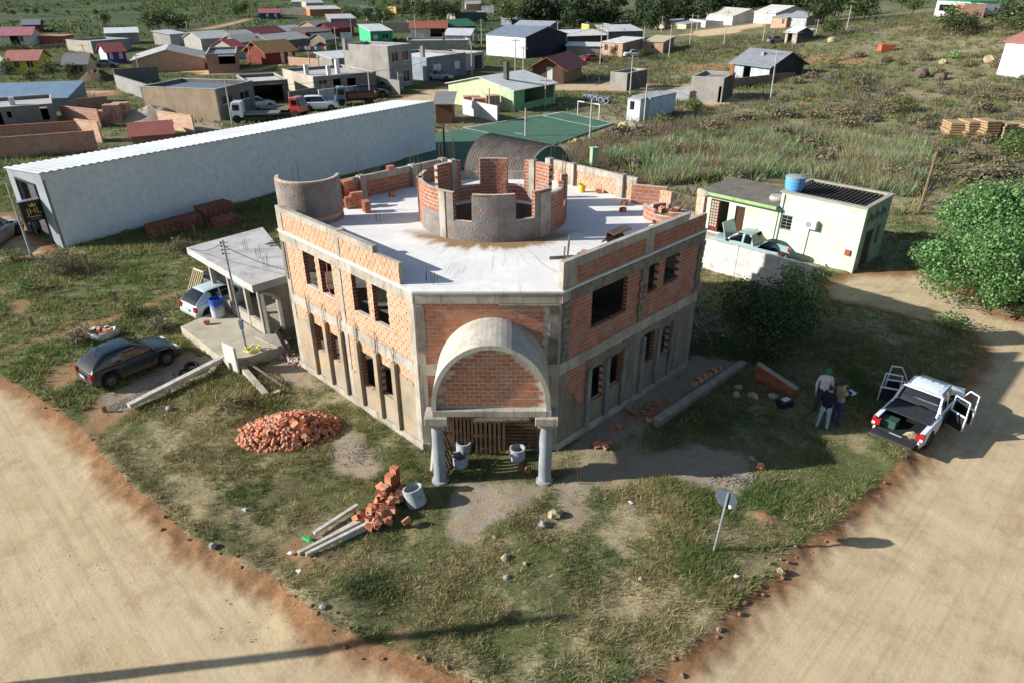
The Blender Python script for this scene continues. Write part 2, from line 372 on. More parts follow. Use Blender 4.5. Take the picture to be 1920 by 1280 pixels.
def sub(name, sel):
    q = Q[sel]; ids, inv = np.unique(q, return_inverse=True)
    o = rawmesh(name, V[ids], inv.reshape(-1, 4), EARTH, {'mask': attr[ids]}, smooth=True); o['kind'] = 'structure'; return o
sub('ground', rest); sub('dirt_road', selL); sub('dirt_road', selR); sub('dirt_street', selS)
# ================================================================ UNFINISHED TWO-STOREY BUILDING
CONC = mat('concrete', 'b3aa9b', '948b7e', '6f695f', scl=1.3, bump=.35, bscl=26, streak=True)
CONC_SHADE = mat('concrete_shaded', '8c8882', '73706b', '55534f', scl=1.1, bump=.35, bscl=26, streak=True)  # darker concrete for right face and inside, shade put into the colour
PLAST = mat('render_coat', 'a39680', '8f836f', 'c09468', scl=.9, bump=.3, bscl=34)
ROUGHC = mat('roughcast', '8d8781', '75706b', '9d6d55', scl=2.2, bump=1., bscl=16)
ROOFC = None
MORT = mat('mortar', 'c6bbad', 'aa9f92', scl=4, bump=.3)
BRK_L = brickmat('clay_brick_sunlit_smeared', 'b98a6a', 'c69b7d', 'c0a888', .75)  # pale from mortar smears, with strong sun also put into the tone
BRK_R = brickmat('clay_brick_red', '9e6046', 'b07054', '968a80', .5)
BRK_F = brickmat('clay_brick_front', 'b06a4b', 'c27e5e', '9a8e84', .48)
HOLE = holemat('brick_cells', 'ab6b50')
WOOD = mat('form_boards', '8b8176', '6b635a', '4d4740', scl=2.5, bump=.4, bscl=20)
DARKIN = mat('inner_plaster', '6f675e', '55504a', scl=1.5)
STEEL = mat('rusty_steel', '5b4636', '42332a', scl=8, rough=.7, bump=.1)
def roofmat():
    t = NT('roof_screed'); pos = t.new('NewGeometry').outputs['Position']; sp = t.new('SeparateXYZ'); t.ln(pos, sp.inputs[0])
    dx = t.math('SUBTRACT', sp.outputs[0], -.73); dy = t.math('SUBTRACT', sp.outputs[1], 25.5)
    ang = t.math('ARCTAN2', dy, dx); rad = t.math('SQRT', t.math('ADD', t.math('MULTIPLY', dx, dx), t.math('MULTIPLY', dy, dy)))
    n1 = t.noise(pos, .9, 7, .7); n2 = t.noise(pos, 14, 5, .7)
    col = t.mix(t.ramp(n1, .35, .68), lin('e2dfd9'), lin('cfcbc4'))
    # radial trowel streaks run off the drum
    cb = t.new('CombineXYZ'); t.ln(t.math('MULTIPLY', ang, 16), cb.inputs[0]); t.ln(t.math('MULTIPLY', rad, .35), cb.inputs[1])
    st = t.ramp(t.noise(cb.outputs[0], 1.3, 6, .75, .3), .54, .64); col = t.mix(t.math('MULTIPLY', st, .33), col, lin('a89b88'))
    cb2 = t.new('CombineXYZ'); t.ln(t.math('MULTIPLY', ang, 5), cb2.inputs[0]); t.ln(t.math('MULTIPLY', rad, .5), cb2.inputs[1])
    # rusty water stain at the foot of the drum, front side
    edge = t.math('ADD', t.math('SUBTRACT', rad, 2.78), t.math('MULTIPLY', t.math('SUBTRACT', t.noise(cb2.outputs[0], 1.6, 4, .6), .5), 1.5))
    front = t.ramp(t.math('MULTIPLY', dy, -1), 1.3 / 4, 2.3 / 4); fr = t.new('MapRange'); t.ln(t.math('MULTIPLY', dy, -1), fr.inputs[0]); fr.inputs[1].default_value = 1.2; fr.inputs[2].default_value = 2.2
    lobe = t.math('MULTIPLY', t.ramp(edge, .4, .75, (1, 1, 1, 1), (0, 0, 0, 1)), fr.outputs[0])
    col = t.mix(t.math('MULTIPLY', lobe, .95), col, t.mix(t.ramp(n2, .3, .7), lin('563a1e'), lin('775632')))
    halo = t.math('MULTIPLY', t.ramp(edge, .55, 1., (1, 1, 1, 1), (0, 0, 0, 1)), fr.outputs[0]); col = t.mix(t.math('MULTIPLY', halo, .4), col, lin('a98c5f'))
    col = t.mix(t.math('MULTIPLY', t.ramp(n2, .58, .72), .35), col, lin('a8a39b'))
    t.bump(t.math('ADD', n2, st), .3, .02); return t.fin(col, .85, 0, .25)
ROOFC = roofmat()
BC = (-.73, 25.5)                                        # plan centre
B = empty('unfinished_building', (BC[0], BC[1], 0), 0, 'two-storey unfinished brick building with round drum and arched concrete porch', 'building')
def straight(p0, d, n):
    p0, d, n = Vector((*p0, 0)), Vector((*d, 0)), Vector((*n, 0))
    return lambda u, w, z: p0 + d * u + n * w + Vector((0, 0, z))
def curved(c, r, a0, sgn=1):
    def f(u, w, z):
        a = a0 + sgn * u / r; return Vector((c[0] + (r + w) * math.cos(a), c[1] + (r + w) * math.sin(a), z))
    return f
def wallshell(mb, f, u0, u1, z0, z1, w0, w1, ops=(), mi=0, du=None, top=None):
    """solid wall with real openings; ops (u0,u1,z0,z1); w is measured outwards"""
    us = {u0, u1}; zs = {z0, z1}
    for o in ops: us |= {min(max(o[0], u0), u1), min(max(o[1], u0), u1)}; zs |= {min(max(o[2], z0), z1), min(max(o[3], z0), z1)}
    if du:
        n = max(1, int(round((u1 - u0) / du))); us |= {u0 + (u1 - u0) * i / n for i in range(n + 1)}
    us, zs = sorted(us), sorted(zs); us = [u for i, u in enumerate(us) if i == 0 or u - us[i - 1] > 1e-4]; zs = [z for i, z in enumerate(zs) if i == 0 or z - zs[i - 1] > 1e-4]
    def solid(i, j):
        if i < 0 or j < 0 or i >= len(us) - 1 or j >= len(zs) - 1: return False
        u, z = (us[i] + us[i + 1]) / 2, (zs[j] + zs[j + 1]) / 2
        return not any(o[0] < u < o[1] and o[2] < z < o[3] for o in ops)
    for i in range(len(us) - 1):
        for j in range(len(zs) - 1):
            if not solid(i, j): continue
            a, b, c, d = us[i], us[i + 1], zs[j], zs[j + 1]
            mb.quad(f(a, w1, c), f(b, w1, c), f(b, w1, d), f(a, w1, d), mi); mb.quad(f(b, w0, c), f(a, w0, c), f(a, w0, d), f(b, w0, d), mi)
            if not solid(i - 1, j): mb.quad(f(a, w0, c), f(a, w1, c), f(a, w1, d), f(a, w0, d), mi)
            if not solid(i + 1, j): mb.quad(f(b, w1, c), f(b, w0, c), f(b, w0, d), f(b, w1, d), mi)
            if not solid(i, j - 1): mb.quad(f(a, w0, c), f(b, w0, c), f(b, w1, c), f(a, w1, c), mi)
            if not solid(i, j + 1): mb.quad(f(a, w1, d), f(b, w1, d), f(b, w0, d), f(a, w0, d), mi)
BL, BH, JT = .27, .14, .028                             # brick pitch and joint
def bricks(f, u0, u1, z0, z1, w0, w1, ops=(), keep=None, bl=BL, bh=BH):
    """list of bricks (8 corners, end flags) of a running-bond wall around the openings"""
    out = []; nr = max(1, int(round((z1 - z0) / bh))); hh = (z1 - z0) / nr
    for r in range(nr):
        za, zb = z0 + r * hh + JT / 2, z0 + (r + 1) * hh - JT / 2; zm = (za + zb) / 2
        free = [(u0, u1)]
        for o in ops:
            if o[2] < zm < o[3]:
                nf = []
                for a, b in free:
                    if o[1] <= a or o[0] >= b: nf.append((a, b)); continue
                    if o[0] > a: nf.append((a, o[0]))
                    if o[1] < b: nf.append((o[1], b))
                free = nf
        for a, b in free:
            off = -(r % 2) * bl / 2; k = math.floor((a - u0 - off) / bl)
            u = u0 + off + k * bl
            while u < b - .03:
                ua, ub = max(u, a), min(u + bl, b)
                if ub - ua > .05:
                    if keep is None or keep((ua + ub) / 2, zm):
                        j = random.uniform(-.004, .006); x0, x1 = ua + JT / 2, ub - JT / 2
                        if ua == a: x0 = ua + .001
                        if ub == b: x1 = ub - .001
                        P = [f(x0, w1 + j, za), f(x1, w1 + j, za), f(x1, w0 - j, za), f(x0, w0 - j, za), f(x0, w1 + j, zb), f(x1, w1 + j, zb), f(x1, w0 - j, zb), f(x0, w0 - j, zb)]
                        out.append((P, ua == a, ub == b, (ub - ua) > bl * .95))
                u += bl
    return out
UVQ = [(0, 0), (1, 0), (1, 1), (0, 1)]
def emit(mb, bl_, mi=0, hole=1):
    for P, e0, e1, full in bl_:
        b = len(mb.f); mb.hexa(P, mi)
        if e0: mb.m[b + 5] = hole; mb.uv[b + 5] = UVQ
        if e1: mb.m[b + 3] = hole; mb.uv[b + 3] = UVQ
def brickobjs(bl_, m, parent):
    """single bricks as objects of their own"""
    me = None; n = 0; off = Vector(parent.location) + (Vector(parent.parent.location) if parent.parent else Vector())
    for P, e0, e1, full in bl_:
        c = sum(P, Vector()) / 8; mb = MB(); mb.hexa([p - c for p in P]); me = bpy.data.meshes.new('brick'); me.from_pydata([tuple(v) for v in mb.v], [], mb.f); me.materials.append(m)
        o = bpy.data.objects.new('brick', me); COL.objects.link(o); o.parent = parent; o.location = c - off; n += 1
    return n
s2 = math.sqrt(.5); FL, FR, FY = -2.95, 1.5, 18.65
LF = straight((FL, FY), (-s2, s2), (-s2, -s2)); RF = straight((FR, FY), (s2, s2), (s2, -s2)); FF = straight((FL, FY), (1, 0), (0, -1)); FWD = FR - FL
BLF = straight((-8.6, 26.4), (s2, s2), (-s2, s2)); BRF = straight((7.15, 26.4), (-s2, s2), (s2, s2)); BF = straight((-3.3, 31.7), (1, 0), (0, 1))
LEN = 8.0; TK = .16
Lop = [(5.72, 6.52, 4.08, 5.42), (4.6, 5.42, 4.08, 5.42), (2.5, 3.4, 4.05, 5.42), (1.4, 2.2, 4.05, 5.42)]
Lop1 = [(5.72, 6.42, 1.35, 2.56), (4.6, 5.3, 1.35, 2.56), (2.58, 3.3, 1.1, 2.52), (1.45, 2.15, 1.3, 2.5)]
Rop = [(1.47, 3.33, 4.02, 5.36), (4.55, 5.12, 4.26, 5.36), (5.53, 6.45, 4.3, 5.36)]
Rop1 = [(1.55, 2.3, 1.15, 2.48), (2.6, 3.32, 1.28, 2.52), (4.62, 5.32, 1.36, 2.66), (5.68, 6.34, 1.3, 2.56)]
Fop1 = [(.95, 3.5, .0, 2.6)]
core = MB(); stuffL = MB(); stuffR = MB(); stuffF = MB()
# upper storey and lower storey cores (recessed mortar), bricks proud of them
for f, o0, o1, L in ((LF, Lop1, Lop, LEN), (RF, Rop1, Rop, LEN), (FF, Fop1, [], FWD)):
    ex = lambda q: [(a - .014, b + .014, c - .01, d + .01) for a, b, c, d in q]
    wallshell(core, f, 0, L, 0, 2.93, -TK, -.012, ex(o0)); wallshell(core, f, 0, L, 3.32, 5.43, -TK, -.012, ex(o1))
wallshell(core, BLF, 0, 8.0, 0, 5.43, -TK, 0); wallshell(core, BRF, 0, 8.0, 0, 5.43, -TK, 0); wallshell(core, BF, 0, 4.75, 0, 5.43, -TK, 0, [(1, 2, 4, 5.2), (2.6, 3.6, 4, 5.2)])
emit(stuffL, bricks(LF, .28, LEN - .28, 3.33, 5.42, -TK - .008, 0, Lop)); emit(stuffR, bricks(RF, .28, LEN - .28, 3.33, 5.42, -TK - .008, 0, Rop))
# lower storey: brick reveals plus bare patches above the render
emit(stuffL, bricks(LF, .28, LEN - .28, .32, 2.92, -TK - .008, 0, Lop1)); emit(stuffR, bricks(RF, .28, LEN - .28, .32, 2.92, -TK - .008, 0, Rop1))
frontb = bricks(FF, .26, FWD - .5, 3.33, 5.42, -TK - .008, 0) + bricks(FF, .26, .93, 2.1, 2.92, -TK - .008, 0) + bricks(FF, 3.55, FWD - .3, 2.1, 2.92, -TK - .008, 0)
# render coats on the lower storey with a ragged upper edge
def coat(f, L, ops, top, m, seed):
    mb = MB(); rnd = random.Random(seed); n = int(L / .12); prev = None
    us = sorted({round(.2 + (L - .4) * i / n, 3) for i in range(n + 1)} | {o[0] for o in ops} | {o[1] for o in ops})
    for a, b in zip(us[:-1], us[1:]):
        um = (a + b) / 2; t = top(um) + rnd.uniform(-.06, .06)
        cuts = [o for o in ops if o[0] < um < o[1]]
        for z0, z1 in ([(.3, cuts[0][2]), (cuts[0][3], t)] if cuts else [(.3, t)]):
            if z1 - z0 < .02: continue
            mb.quad(f(a, .022, z0), f(b, .022, z0), f(b, .022, z1), f(a, .022, z1)); mb.quad(f(a, .022, z1), f(b, .022, z1), f(b, -.02, z1), f(a, -.02, z1))
    return mb.build('render_coat', m, B, True)
coat(LF, LEN, Lop1, lambda u: 2.0 + .55 * math.sin(u * 1.1 + .6) * (1 if u < 4.3 else .3) + (.25 if u > 4.3 else 0), PLAST, 1)
coat(RF, LEN, Rop1, lambda u: 2.9 if u > 1.4 else 1.7 + .4 * math.sin(u * 4), mat('render_shade_tinted', '8a7d6c', '756a5c', '60584e', scl=1.2, streak=True), 2)  # right-face render, its shade put into a darker colour
c0 = MB()
for a, b in ((.2, .95), (3.5, FWD - .2)): c0.quad(FF(a, .02, .3), FF(b, .02, .3), FF(b, .02, 2.12), FF(a, .02, 2.12))
c0.build('render_coat', PLAST, B, True)
core.build('wall', MORT, B, True)
emit(stuffF, [])
# concrete frame: plinth, storey beam, roof beam, corner posts
fr = MB()
for f, L in ((LF, LEN), (RF, LEN), (FF, FWD)):
    if f is not FF: wallshell(fr, f, -.04, L + .02, -.3, .31, -TK - .05, .075)
    wallshell(fr, f, -.02, L + .02, 2.925, 3.325, -TK - .04, .028, (), 0)
    wallshell(fr, f, -.03, L + .03, 5.42, 5.79, -TK - .05, .05)
wallshell(fr, FF, 0, .9, -.3, .3, -TK, .05); wallshell(fr, FF, 3.55, FWD, -.3, .3, -TK, .05)
fr.build('concrete_beam', CONC, B, True)
for f, us in ((LF, (.0, 4.03, LEN - .28)), (RF, (.0, 4.12, LEN - .28)), (FF, (.0, FWD - .26))):
    for u in us:
        p = MB(); w_ = .26 if u < LEN - 1 else .28
        if f is LF and u == 4.03: w_ = .22
        wallshell(p, f, u, u + w_, .31, 2.92, -TK - .03, .024); wallshell(p, f, u, u + w_, 3.33, 5.415, -TK - .03, .024)
        p.build('post', CONC if f is not RF else CONC_SHADE, B, True)
# shuttering boards still nailed on the right face
bd = MB()
for u in (.05, 4.05, LEN - .27):
    for k in range(9):
        z = 3.38 + k * .225; du = random.uniform(-.05, .05); ww = random.uniform(.28, .36)
        mb1 = MB(); wallshell(mb1, RF, u + du, u + du + ww, z, z + .2, .03, .055 + random.uniform(0, .012)); mb1.build('board', WOOD, B, True)
for k in range(10):
    u = .35 + k * .76; mb1 = MB(); z = 5.40 + random.uniform(-.02, .02); wallshell(mb1, RF, u, u + .745, z, z + .36 + random.uniform(-.03, .03), .055, .085); mb1.build('board', WOOD, B, True)
for f, u in ((FF, .02), (FF, FWD - .36)):
    mb1 = MB(); wallshell(mb1, f, u + .02, u + .28, 3.36 + .4 * (u < 1), 5.3, .03, .06); mb1.build('board', WOOD, B, True)
mb1 = MB(); wallshell(mb1, LF, LEN - .2, LEN, 3.9, 5.42, .03, .06); mb1.build('board', WOOD, B, True)
mb1 = MB(); wallshell(mb1, FF, 2.55, FWD - .05, 5.36, 5.40, .05, .12); mb1.build('board', WOOD, B, True)
for u in (1.24, 2.26, 3.42, 4.44, 5.49, 6.59):         # half columns on the left face with starter bars
    p = MB(); wallshell(p, LF, u - .1, u + .1, .28, 2.9, .023, .15); o = p.build('half_column', PLAST, B, True)
    rb = MB()
    for k in range(4):
        a = LF(u - .07 + .05 * k, .04 + .05 * (k % 2), 2.8); sp = .32 if u < 1.3 else .1; rb.tube([a, a + Vector((random.uniform(-sp, sp) * .5 + (k - 1.5) * .06 * (u < 1.3), random.uniform(-.05, .05), random.uniform(.65, .95)))], .007, 4)
    rb.build('starter_bars', STEEL, B, True)
for u in (1.46, 2.47, 3.42, 4.55, 5.55, 6.45):
    p = MB(); wallshell(p, RF, u - .09, u + .09, .28, 2.6, .023, .12); p.build('half_column', CONC_SHADE, B, True)
# slabs and inside
OCT = [(FL, FY), (FR, FY), RF(LEN, 0, 0)[:2], (7.15, 26.4), BRF(7.5, 0, 0)[:2], BLF(7.5, 0, 0)[:2], (-8.6, 26.4), LF(LEN, 0, 0)[:2]]
def inset(poly, d):
    c = Vector((sum(p[0] for p in poly) / len(poly), sum(p[1] for p in poly) / len(poly))); return [tuple(c + (Vector(p[:2]) - c) * (1 - d / (Vector(p[:2]) - c).length)) for p in poly]
mb = MB(); mb.prism(inset(OCT, .2), 2.95, 3.3); mb.build('floor_slab', DARKIN, B, True)
mb = MB(); mb.prism(inset(OCT, .2), -.2, .12); mb.build('floor_slab', DARKIN, B, True)
DR = 2.78
def slabring():
    mb = MB(); n = 72; outer = inset(OCT, -.09)
    def edge(a):
        d = Vector((math.cos(a), math.sin(a))); best = 99
        for i in range(8):
            p, q = Vector(outer[i]) - Vector(BC), Vector(outer[(i + 1) % 8]) - Vector(BC); e = q - p; den = d.x * e.y - d.y * e.x
            if abs(den) < 1e-9: continue
            t = (p.x * e.y - p.y * e.x) / den; s_ = (p.x * d.y - p.y * d.x) / den
            if t > 0 and -1e-6 <= s_ <= 1 + 1e-6: best = min(best, t)
        return best
    angs = sorted({2 * math.pi * k / n for k in range(n)} | {math.atan2(p[1] - BC[1], p[0] - BC[0]) % (2 * math.pi) for p in outer}); A = len(angs); P = []; rows = []
    for a in angs:
        d = Vector((math.cos(a), math.sin(a))); e = edge(a); r0 = DR - .35; row = []
        for k in range(9):
            t = k / 8; r = r0 + (e - r0) * t; z = 5.83 + .05 * (1 - t) ** 1.5
            row.append((BC[0] + d.x * r, BC[1] + d.y * r, z))
        rows.append(row + [(BC[0] + d.x * e, BC[1] + d.y * e, 5.785), (BC[0] + d.x * (e - .12), BC[1] + d.y * (e - .12), 5.6), (BC[0] + d.x * r0, BC[1] + d.y * r0, 5.6)])
    m = len(rows[0]); P = [p for r_ in rows for p in r_]; F = []
    for i in range(A):
        j = (i + 1) % A
        for k in range(m): F.append([i * m + k, i * m + (k + 1) % m, j * m + (k + 1) % m, j * m + k][::-1])
    mb.add(P, F); return mb
slabring().build('roof_slab', ROOFC, B, True)
mb = MB()
for x, y in ((-3, 23), (1.5, 23), (-3, 28), (1.5, 28), (-.73, 21)): mb.box((x, y, 2.75), (.3, .3, 5.6))
mb.build('inner_column', CONC_SHADE, B, True)
mb = MB(); wallshell(mb, straight((-5.2, 23.3), (1, 0), (0, -1)), 0, 3.2, .1, 5.5, -.1, 0); mb.build('inner_wall', DARKIN, B, True); mb = MB(); wallshell(mb, straight((1.2, 23.3), (1, 0), (0, -1)), 0, 3, .1, 5.5, -.1, 0); mb.build('inner_wall', DARKIN, B, True)
# parapets: concrete cap band and posts, brick panels between
pc = MB()
def parapet(f, u0, u1, zt, m, stuff, posts, brickonly=None, zcap=None):
    zc = zt - .2
    wallshell(pc, f, u0, u1, 5.84, zc, -.12, .0)
    emit(stuff, bricks(f, u0 + .02, u1, 5.84, zc, -.128, .012, bl=.22, bh=.19))
    wallshell(pc, f, u0, brickonly if brickonly is not None else u1, zc, zt, -.15, .03) if brickonly is None or True else None
    for p in posts: wallshell(pc, f, p - .12, p + .12, 5.84, zt - .003, -.2, .034)
wallshell(pc, LF, 1.9, LEN - .02, 6.52, 6.73, -.15, .03); wallshell(pc, LF, .62, LEN, 5.8, 6.52, -.12, .0)
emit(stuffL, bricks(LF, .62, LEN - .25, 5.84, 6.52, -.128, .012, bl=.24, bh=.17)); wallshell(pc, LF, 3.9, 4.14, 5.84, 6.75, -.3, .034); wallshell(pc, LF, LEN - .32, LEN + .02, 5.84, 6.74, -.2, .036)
wallshell(pc, RF, .0, LEN - 1.3, 6.44, 6.72, -.15, .03); wallshell(pc, RF, .0, LEN, 5.8, 6.44, -.12, 0); wallshell(pc, RF, -.02, .62, 5.84, 6.7, -.14, .034); wallshell(pc, RF, 4.15, 4.62, 5.84, 6.7, -.16, .034)
emit(stuffR, bricks(RF, .62, LEN - .02, 5.84, 6.45, -.128, .012, bl=.24, bh=.152))
IBL = straight((-8.45, 26.2), (s2, s2), (s2, -s2)); IBR = straight((7.0, 26.2), (-s2, s2), (-s2, -s2))
for f, st in ((IBL, stuffR), (IBR, stuffL)):
    wallshell(pc, f, .9, 7.4, 5.84, 6.5, -.12, 0); lim = 1.7 if f is IBL else 2.6
    wallshell(pc, f, lim, 7.4, 6.5, 6.76, -.14, .03); emit(st, bricks(f, .9, 7.4, 5.84, 6.5, -.128, .012, bl=.24, bh=.165))
    for u in (2.9, 5.6, 7.3) if f is IBL else (3.2, 5.9, 7.3): wallshell(pc, f, u, u + .3, 5.84, 6.8, -.16, .16)
wallshell(pc, straight((-3.3, 31.4), (1, 0), (0, -1)), 0, 5.1, 5.84, 6.2, -.12, 0)
pc.build('parapet', CONC, B, True)
# corner turrets
TL, TR, TRAD = (BC[0] - 7.0, 25.7), (BC[0] + 7.0, 25.7), 1.17
turL = empty('turret_wall', (0, 0, 0)); turL.parent = B; turL.location = (-7.0, .2, 0)
cL = curved(TL, TRAD, R(-178)); mb = MB(); wallshell(mb, cL, 0, 3.9, 5.85, 7.5, -.12, .0, du=.12); mb.build('wall_core', MORT, turL, True)
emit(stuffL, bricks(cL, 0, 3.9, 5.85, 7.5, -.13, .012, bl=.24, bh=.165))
mb = MB(); wallshell(mb, cL, .1, 3.75, 6.16, 7.44, .01, .034, du=.12); wallshell(mb, cL, 1.6, 3.8, 5.87, 6.0, .01, .03, du=.12); mb.build('roughcast_coat', ROUGHC, turL, True)
cR = curved(TR, TRAD, R(-200)); mb = MB(); wallshell(mb, cR, 0, 2.9, 5.85, 6.36, -.12, 0, [(-1, .3, 6.18, 9), (1.2, 1.75, 6.2, 9), (2.3, 3, 6.02, 9)], du=.12); cR2 = curved(TR, TRAD, R(-40)); wallshell(mb, cR2, 0, 1.35, 5.85, 6.85, -.12, 0, du=.12)
mb.build('turret_wall', MORT, B, True); mb = MB(); wallshell(mb, curved(TR, TRAD, R(95)), 0, .7, 5.85, 6.1, -.12, 0, du=.12); mb.build('turret_wall', MORT, B, True)
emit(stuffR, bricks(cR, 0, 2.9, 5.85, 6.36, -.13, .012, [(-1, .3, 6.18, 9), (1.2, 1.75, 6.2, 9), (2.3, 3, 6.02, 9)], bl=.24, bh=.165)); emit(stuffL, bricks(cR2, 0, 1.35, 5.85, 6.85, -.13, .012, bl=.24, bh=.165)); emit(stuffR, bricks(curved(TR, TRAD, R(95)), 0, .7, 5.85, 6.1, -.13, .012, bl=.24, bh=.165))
wl = straight((4.9, 27.6), (.94, -.34), (-.34, -.94)); mb = MB(); wallshell(mb, wl, 0, 1.4, 5.85, 6.62, -.14, 0); mb.build('turret_wall', MORT, B, True); emit(stuffR, bricks(wl, 0, 1.4, 5.85, 6.62, -.15, .012, bl=.24, bh=.165))
for sx, T_ in ((1, TR), (-1, TL)):                     # round bay below the turrets
    mb = MB(); n = 20; pts = [(T_[0] + 1.15 * math.cos(2 * math.pi * k / n), T_[1] + 1.15 * math.sin(2 * math.pi * k / n)) for k in range(n)]; mb.prism(pts, 5.45, 5.845); mb.build('turret_slab', CONC, B, True)
# drum: (angle from, to, sill) of walls, all on one ring; angles in degrees, -90 faces the porch
DC = BC; ring = curved(DC, DR - .16, R(-90)); rr = DR - .16
def ua(d): return R(d + 90) * rr
low, hi = 6.56, 7.56
drum = empty('drum', (0, 0, 0)); drum.parent = B
circ = 2 * math.pi * rr
dops = []                                               # gaps between the tall pieces, as openings above the low wall
def gap(a, b, z): dops.append((ua(a), ua(b), z, 8.0))
gap(-118, -103.5, 6.58); gap(-72, -57, 6.62); gap(-19, 1, 6.55); gap(17, 33, 6.5); gap(62, 78, 6.52); gap(103, 121, 6.52); gap(148, 164, 6.5)
gap(-40, -21, 7.35)
f2 = lambda u, w, z: ring(u, w, z)
mb = MB(); wallshell(mb, f2, 0, circ, 5.6, 7.55, .0, .14, [(o[0] % circ - .014, o[1] % circ + .014 if o[1] % circ > o[0] % circ else circ, o[2], o[3]) for o in dops], du=.12)
drumcore = mb.build('wall_core', MORT, drum, True)
dop2 = [(o[0] % circ, o[1] % circ if o[1] % circ > o[0] % circ else circ, o[2], o[3]) for o in dops]
db = MB(); emit(db, bricks(f2, 0, circ, 5.62, 7.56, -.01, .152, dop2, bl=.25, bh=.139)); o = db.build('brickwork', [BRK_R, HOLE], drum, True); o['kind'] = 'stuff'
mb = MB(); mp = lambda a: ua(a) % circ
for a, b, t in ((-126, -118, 7.5), (-118, -103.5, 6.55), (-103.5, -72, 7.5), (-72, -57, 6.56), (-57, -50, 7.4)): wallshell(mb, f2, mp(a), mp(b) if mp(b) > mp(a) else circ, 5.8, t, .15, .176, du=.1)
wallshell(mb, f2, mp(-103.5), circ, 5.8, 7.5, .15, .1765, du=.1); wallshell(mb, f2, 0, mp(-72), 5.8, 7.5, .15, .1765, du=.1)
wallshell(mb, f2, mp(-158), mp(-128), 5.8, 6.75, .15, .17, du=.1); mb.build('roughcast_coat', ROUGHC, drum, True)
for a, z in ((-127.5, 7.54), (-47, 7.46), (-124.2, 7.5), (-173, 7.55), (4, 7.5), (54, 7.6), (128, 7.62)):
    p = MB(); d = 2.9 if a not in (-47,) else 5; u = mp(a); wallshell(p, f2, u - R(d) * rr, u + R(d) * rr, 5.8, z, -.05, .21 if a != -124.2 else .12, du=.08); p.build('post', CONC, drum, True)
for a in (128, 54, 4, -173):
    rb = MB(); u = mp(a)
    for k in range(4): p = f2(u + (k % 2 - .5) * .16, .02 + .1 * (k // 2), 7.5); rb.tube([p, p + Vector((random.uniform(-.03, .03), random.uniform(-.03, .03), random.uniform(.7, 1.1)))], .008, 4)
    rb.build('starter_bars', STEEL, drum, True)
mb = MB(); n = 40; mb.lathe([(DR - .38, 5.82), (DR - .38, 4.2), (DR - .3, 4.2)], n, (DC[0], DC[1], 0)); mb.build('opening_rim', DARKIN, drum, True)
# starter bars on parapets and slab
def bars(p, h, parent=B, n=4, s_=.08):
    rb = MB()
    for k in range(n): q = Vector(p) + Vector(((k % 2 - .5) * 2 * s_, (k // 2 - .5) * 2 * s_, 0)); rb.tube([q, q + Vector((random.uniform(-.05, .05), random.uniform(-.05, .05), h * random.uniform(.8, 1.1)))], .008, 4)
    rb.build('starter_bars', STEEL, parent, True)
for u in (3.05, 5.75, 7.4): bars(IBL(u, 0, 6.75), .95)
for u in (5.95, 7.3): bars(IBR(u, 0, 6.75), .9)
for p in ((-2.55, 19.4), (-5.1, 25.2), (-2.3, 19.15)): bars((*p, 5.8), .4, n=3)
for p in ((6.4, 25.3), (5.9, 25.8), (6.8, 25)): bars((*p, 5.84), .5, n=3)
bars((-8.3, 26.2, 6.9), .9)
# ---------------- porch: two columns, lintel, barrel vault, brick gable
PY, PL, PR = 17.06, -2.26, 1.03; PM = (PL + PR) / 2
porch = empty('porch', (PM, PY, 0)); porch.parent = B; porch.location = (PM - BC[0], PY - BC[1], 0)
for x in (PL, PR):
    mb = MB(); mb.lathe([(0, -.1), (.27, -.1), (.27, .06), (.2, .08), (.195, 1.0), (.19, 2.1), (.22, 2.12), (.22, 2.17), (0, 2.17)], 24, (x, PY, 0)); col = mb.build('column', mat('column_cement', '9a9ea0', '84888b', '74777a', scl=1.6, streak=True), porch, True, smooth=False)
    mb = MB(); mb.bx(x - .25, x + .25, PY - .25, PY + .25, 2.165, 2.3); mb.bx(x - .34, x + .34, PY - .33, PY + .33, 2.3, 2.56); mb.build('capital', CONC, porch, True, bevel=.015)
mb = MB(); mb.bx(PL - .1, PR + .14, PY - .22, PY + .08, 2.562, 2.76); mb.build('lintel', CONC, porch, True, bevel=.012)
mb = MB(); mb.bx(PL - .12, PL + .14, PY + .08, FY, 2.562, 2.8); mb.bx(PR - .14, PR + .12, PY + .08, FY, 2.562, 2.8); mb.build('side_beam', CONC, porch, True)
VR = (PR - PL) / 2 + .02; VZ = 2.76; VH = 2.08
def vault(r, h, y0, y1, n=36):
    return [[(PM + r * math.cos(math.pi * k / n), y, VZ + h * math.sin(math.pi * k / n) ** .92) for k in range(n + 1)] for y in (y0, y1)]
mb = MB(); o0, o1 = vault(VR + .1, VH + .1, PY - .2, FY + .02); i0, i1 = vault(VR - .04, VH - .04, PY - .2, FY + .02)
for k in range(36):
    mb.quad(o0[k], o1[k], o1[k + 1], o0[k + 1]); mb.quad(i0[k + 1], i1[k + 1], i1[k], i0[k]); mb.quad(i0[k], o0[k], o0[k + 1], i0[k + 1])
mb.build('vault', mat('vault_cement', 'bdb6a8', 'a39c8f', '867f74', scl=1.4, bump=.3, streak=True), porch, True)
mb = MB(); g0, _ = vault(VR - .05, VH - .05, PY - .02, PY); 
mb.add([(PM, PY - .005, VZ)] + [(p[0], PY - .005, p[2]) for p in g0], [[0, k + 1, k + 2] for k in range(36)]); gab = mb.build('gable_mortar', mat('gable_joint', 'cdc3b6', 'b3a89b', scl=5), porch, True)
gf = straight((PL - .2, PY), (1, 0), (0, -1))
inv = lambda u, z: ((u + PL - .2 - PM) / (VR - .12)) ** 2 + (max(0, z - VZ) / (VH - .1)) ** 2 < .93
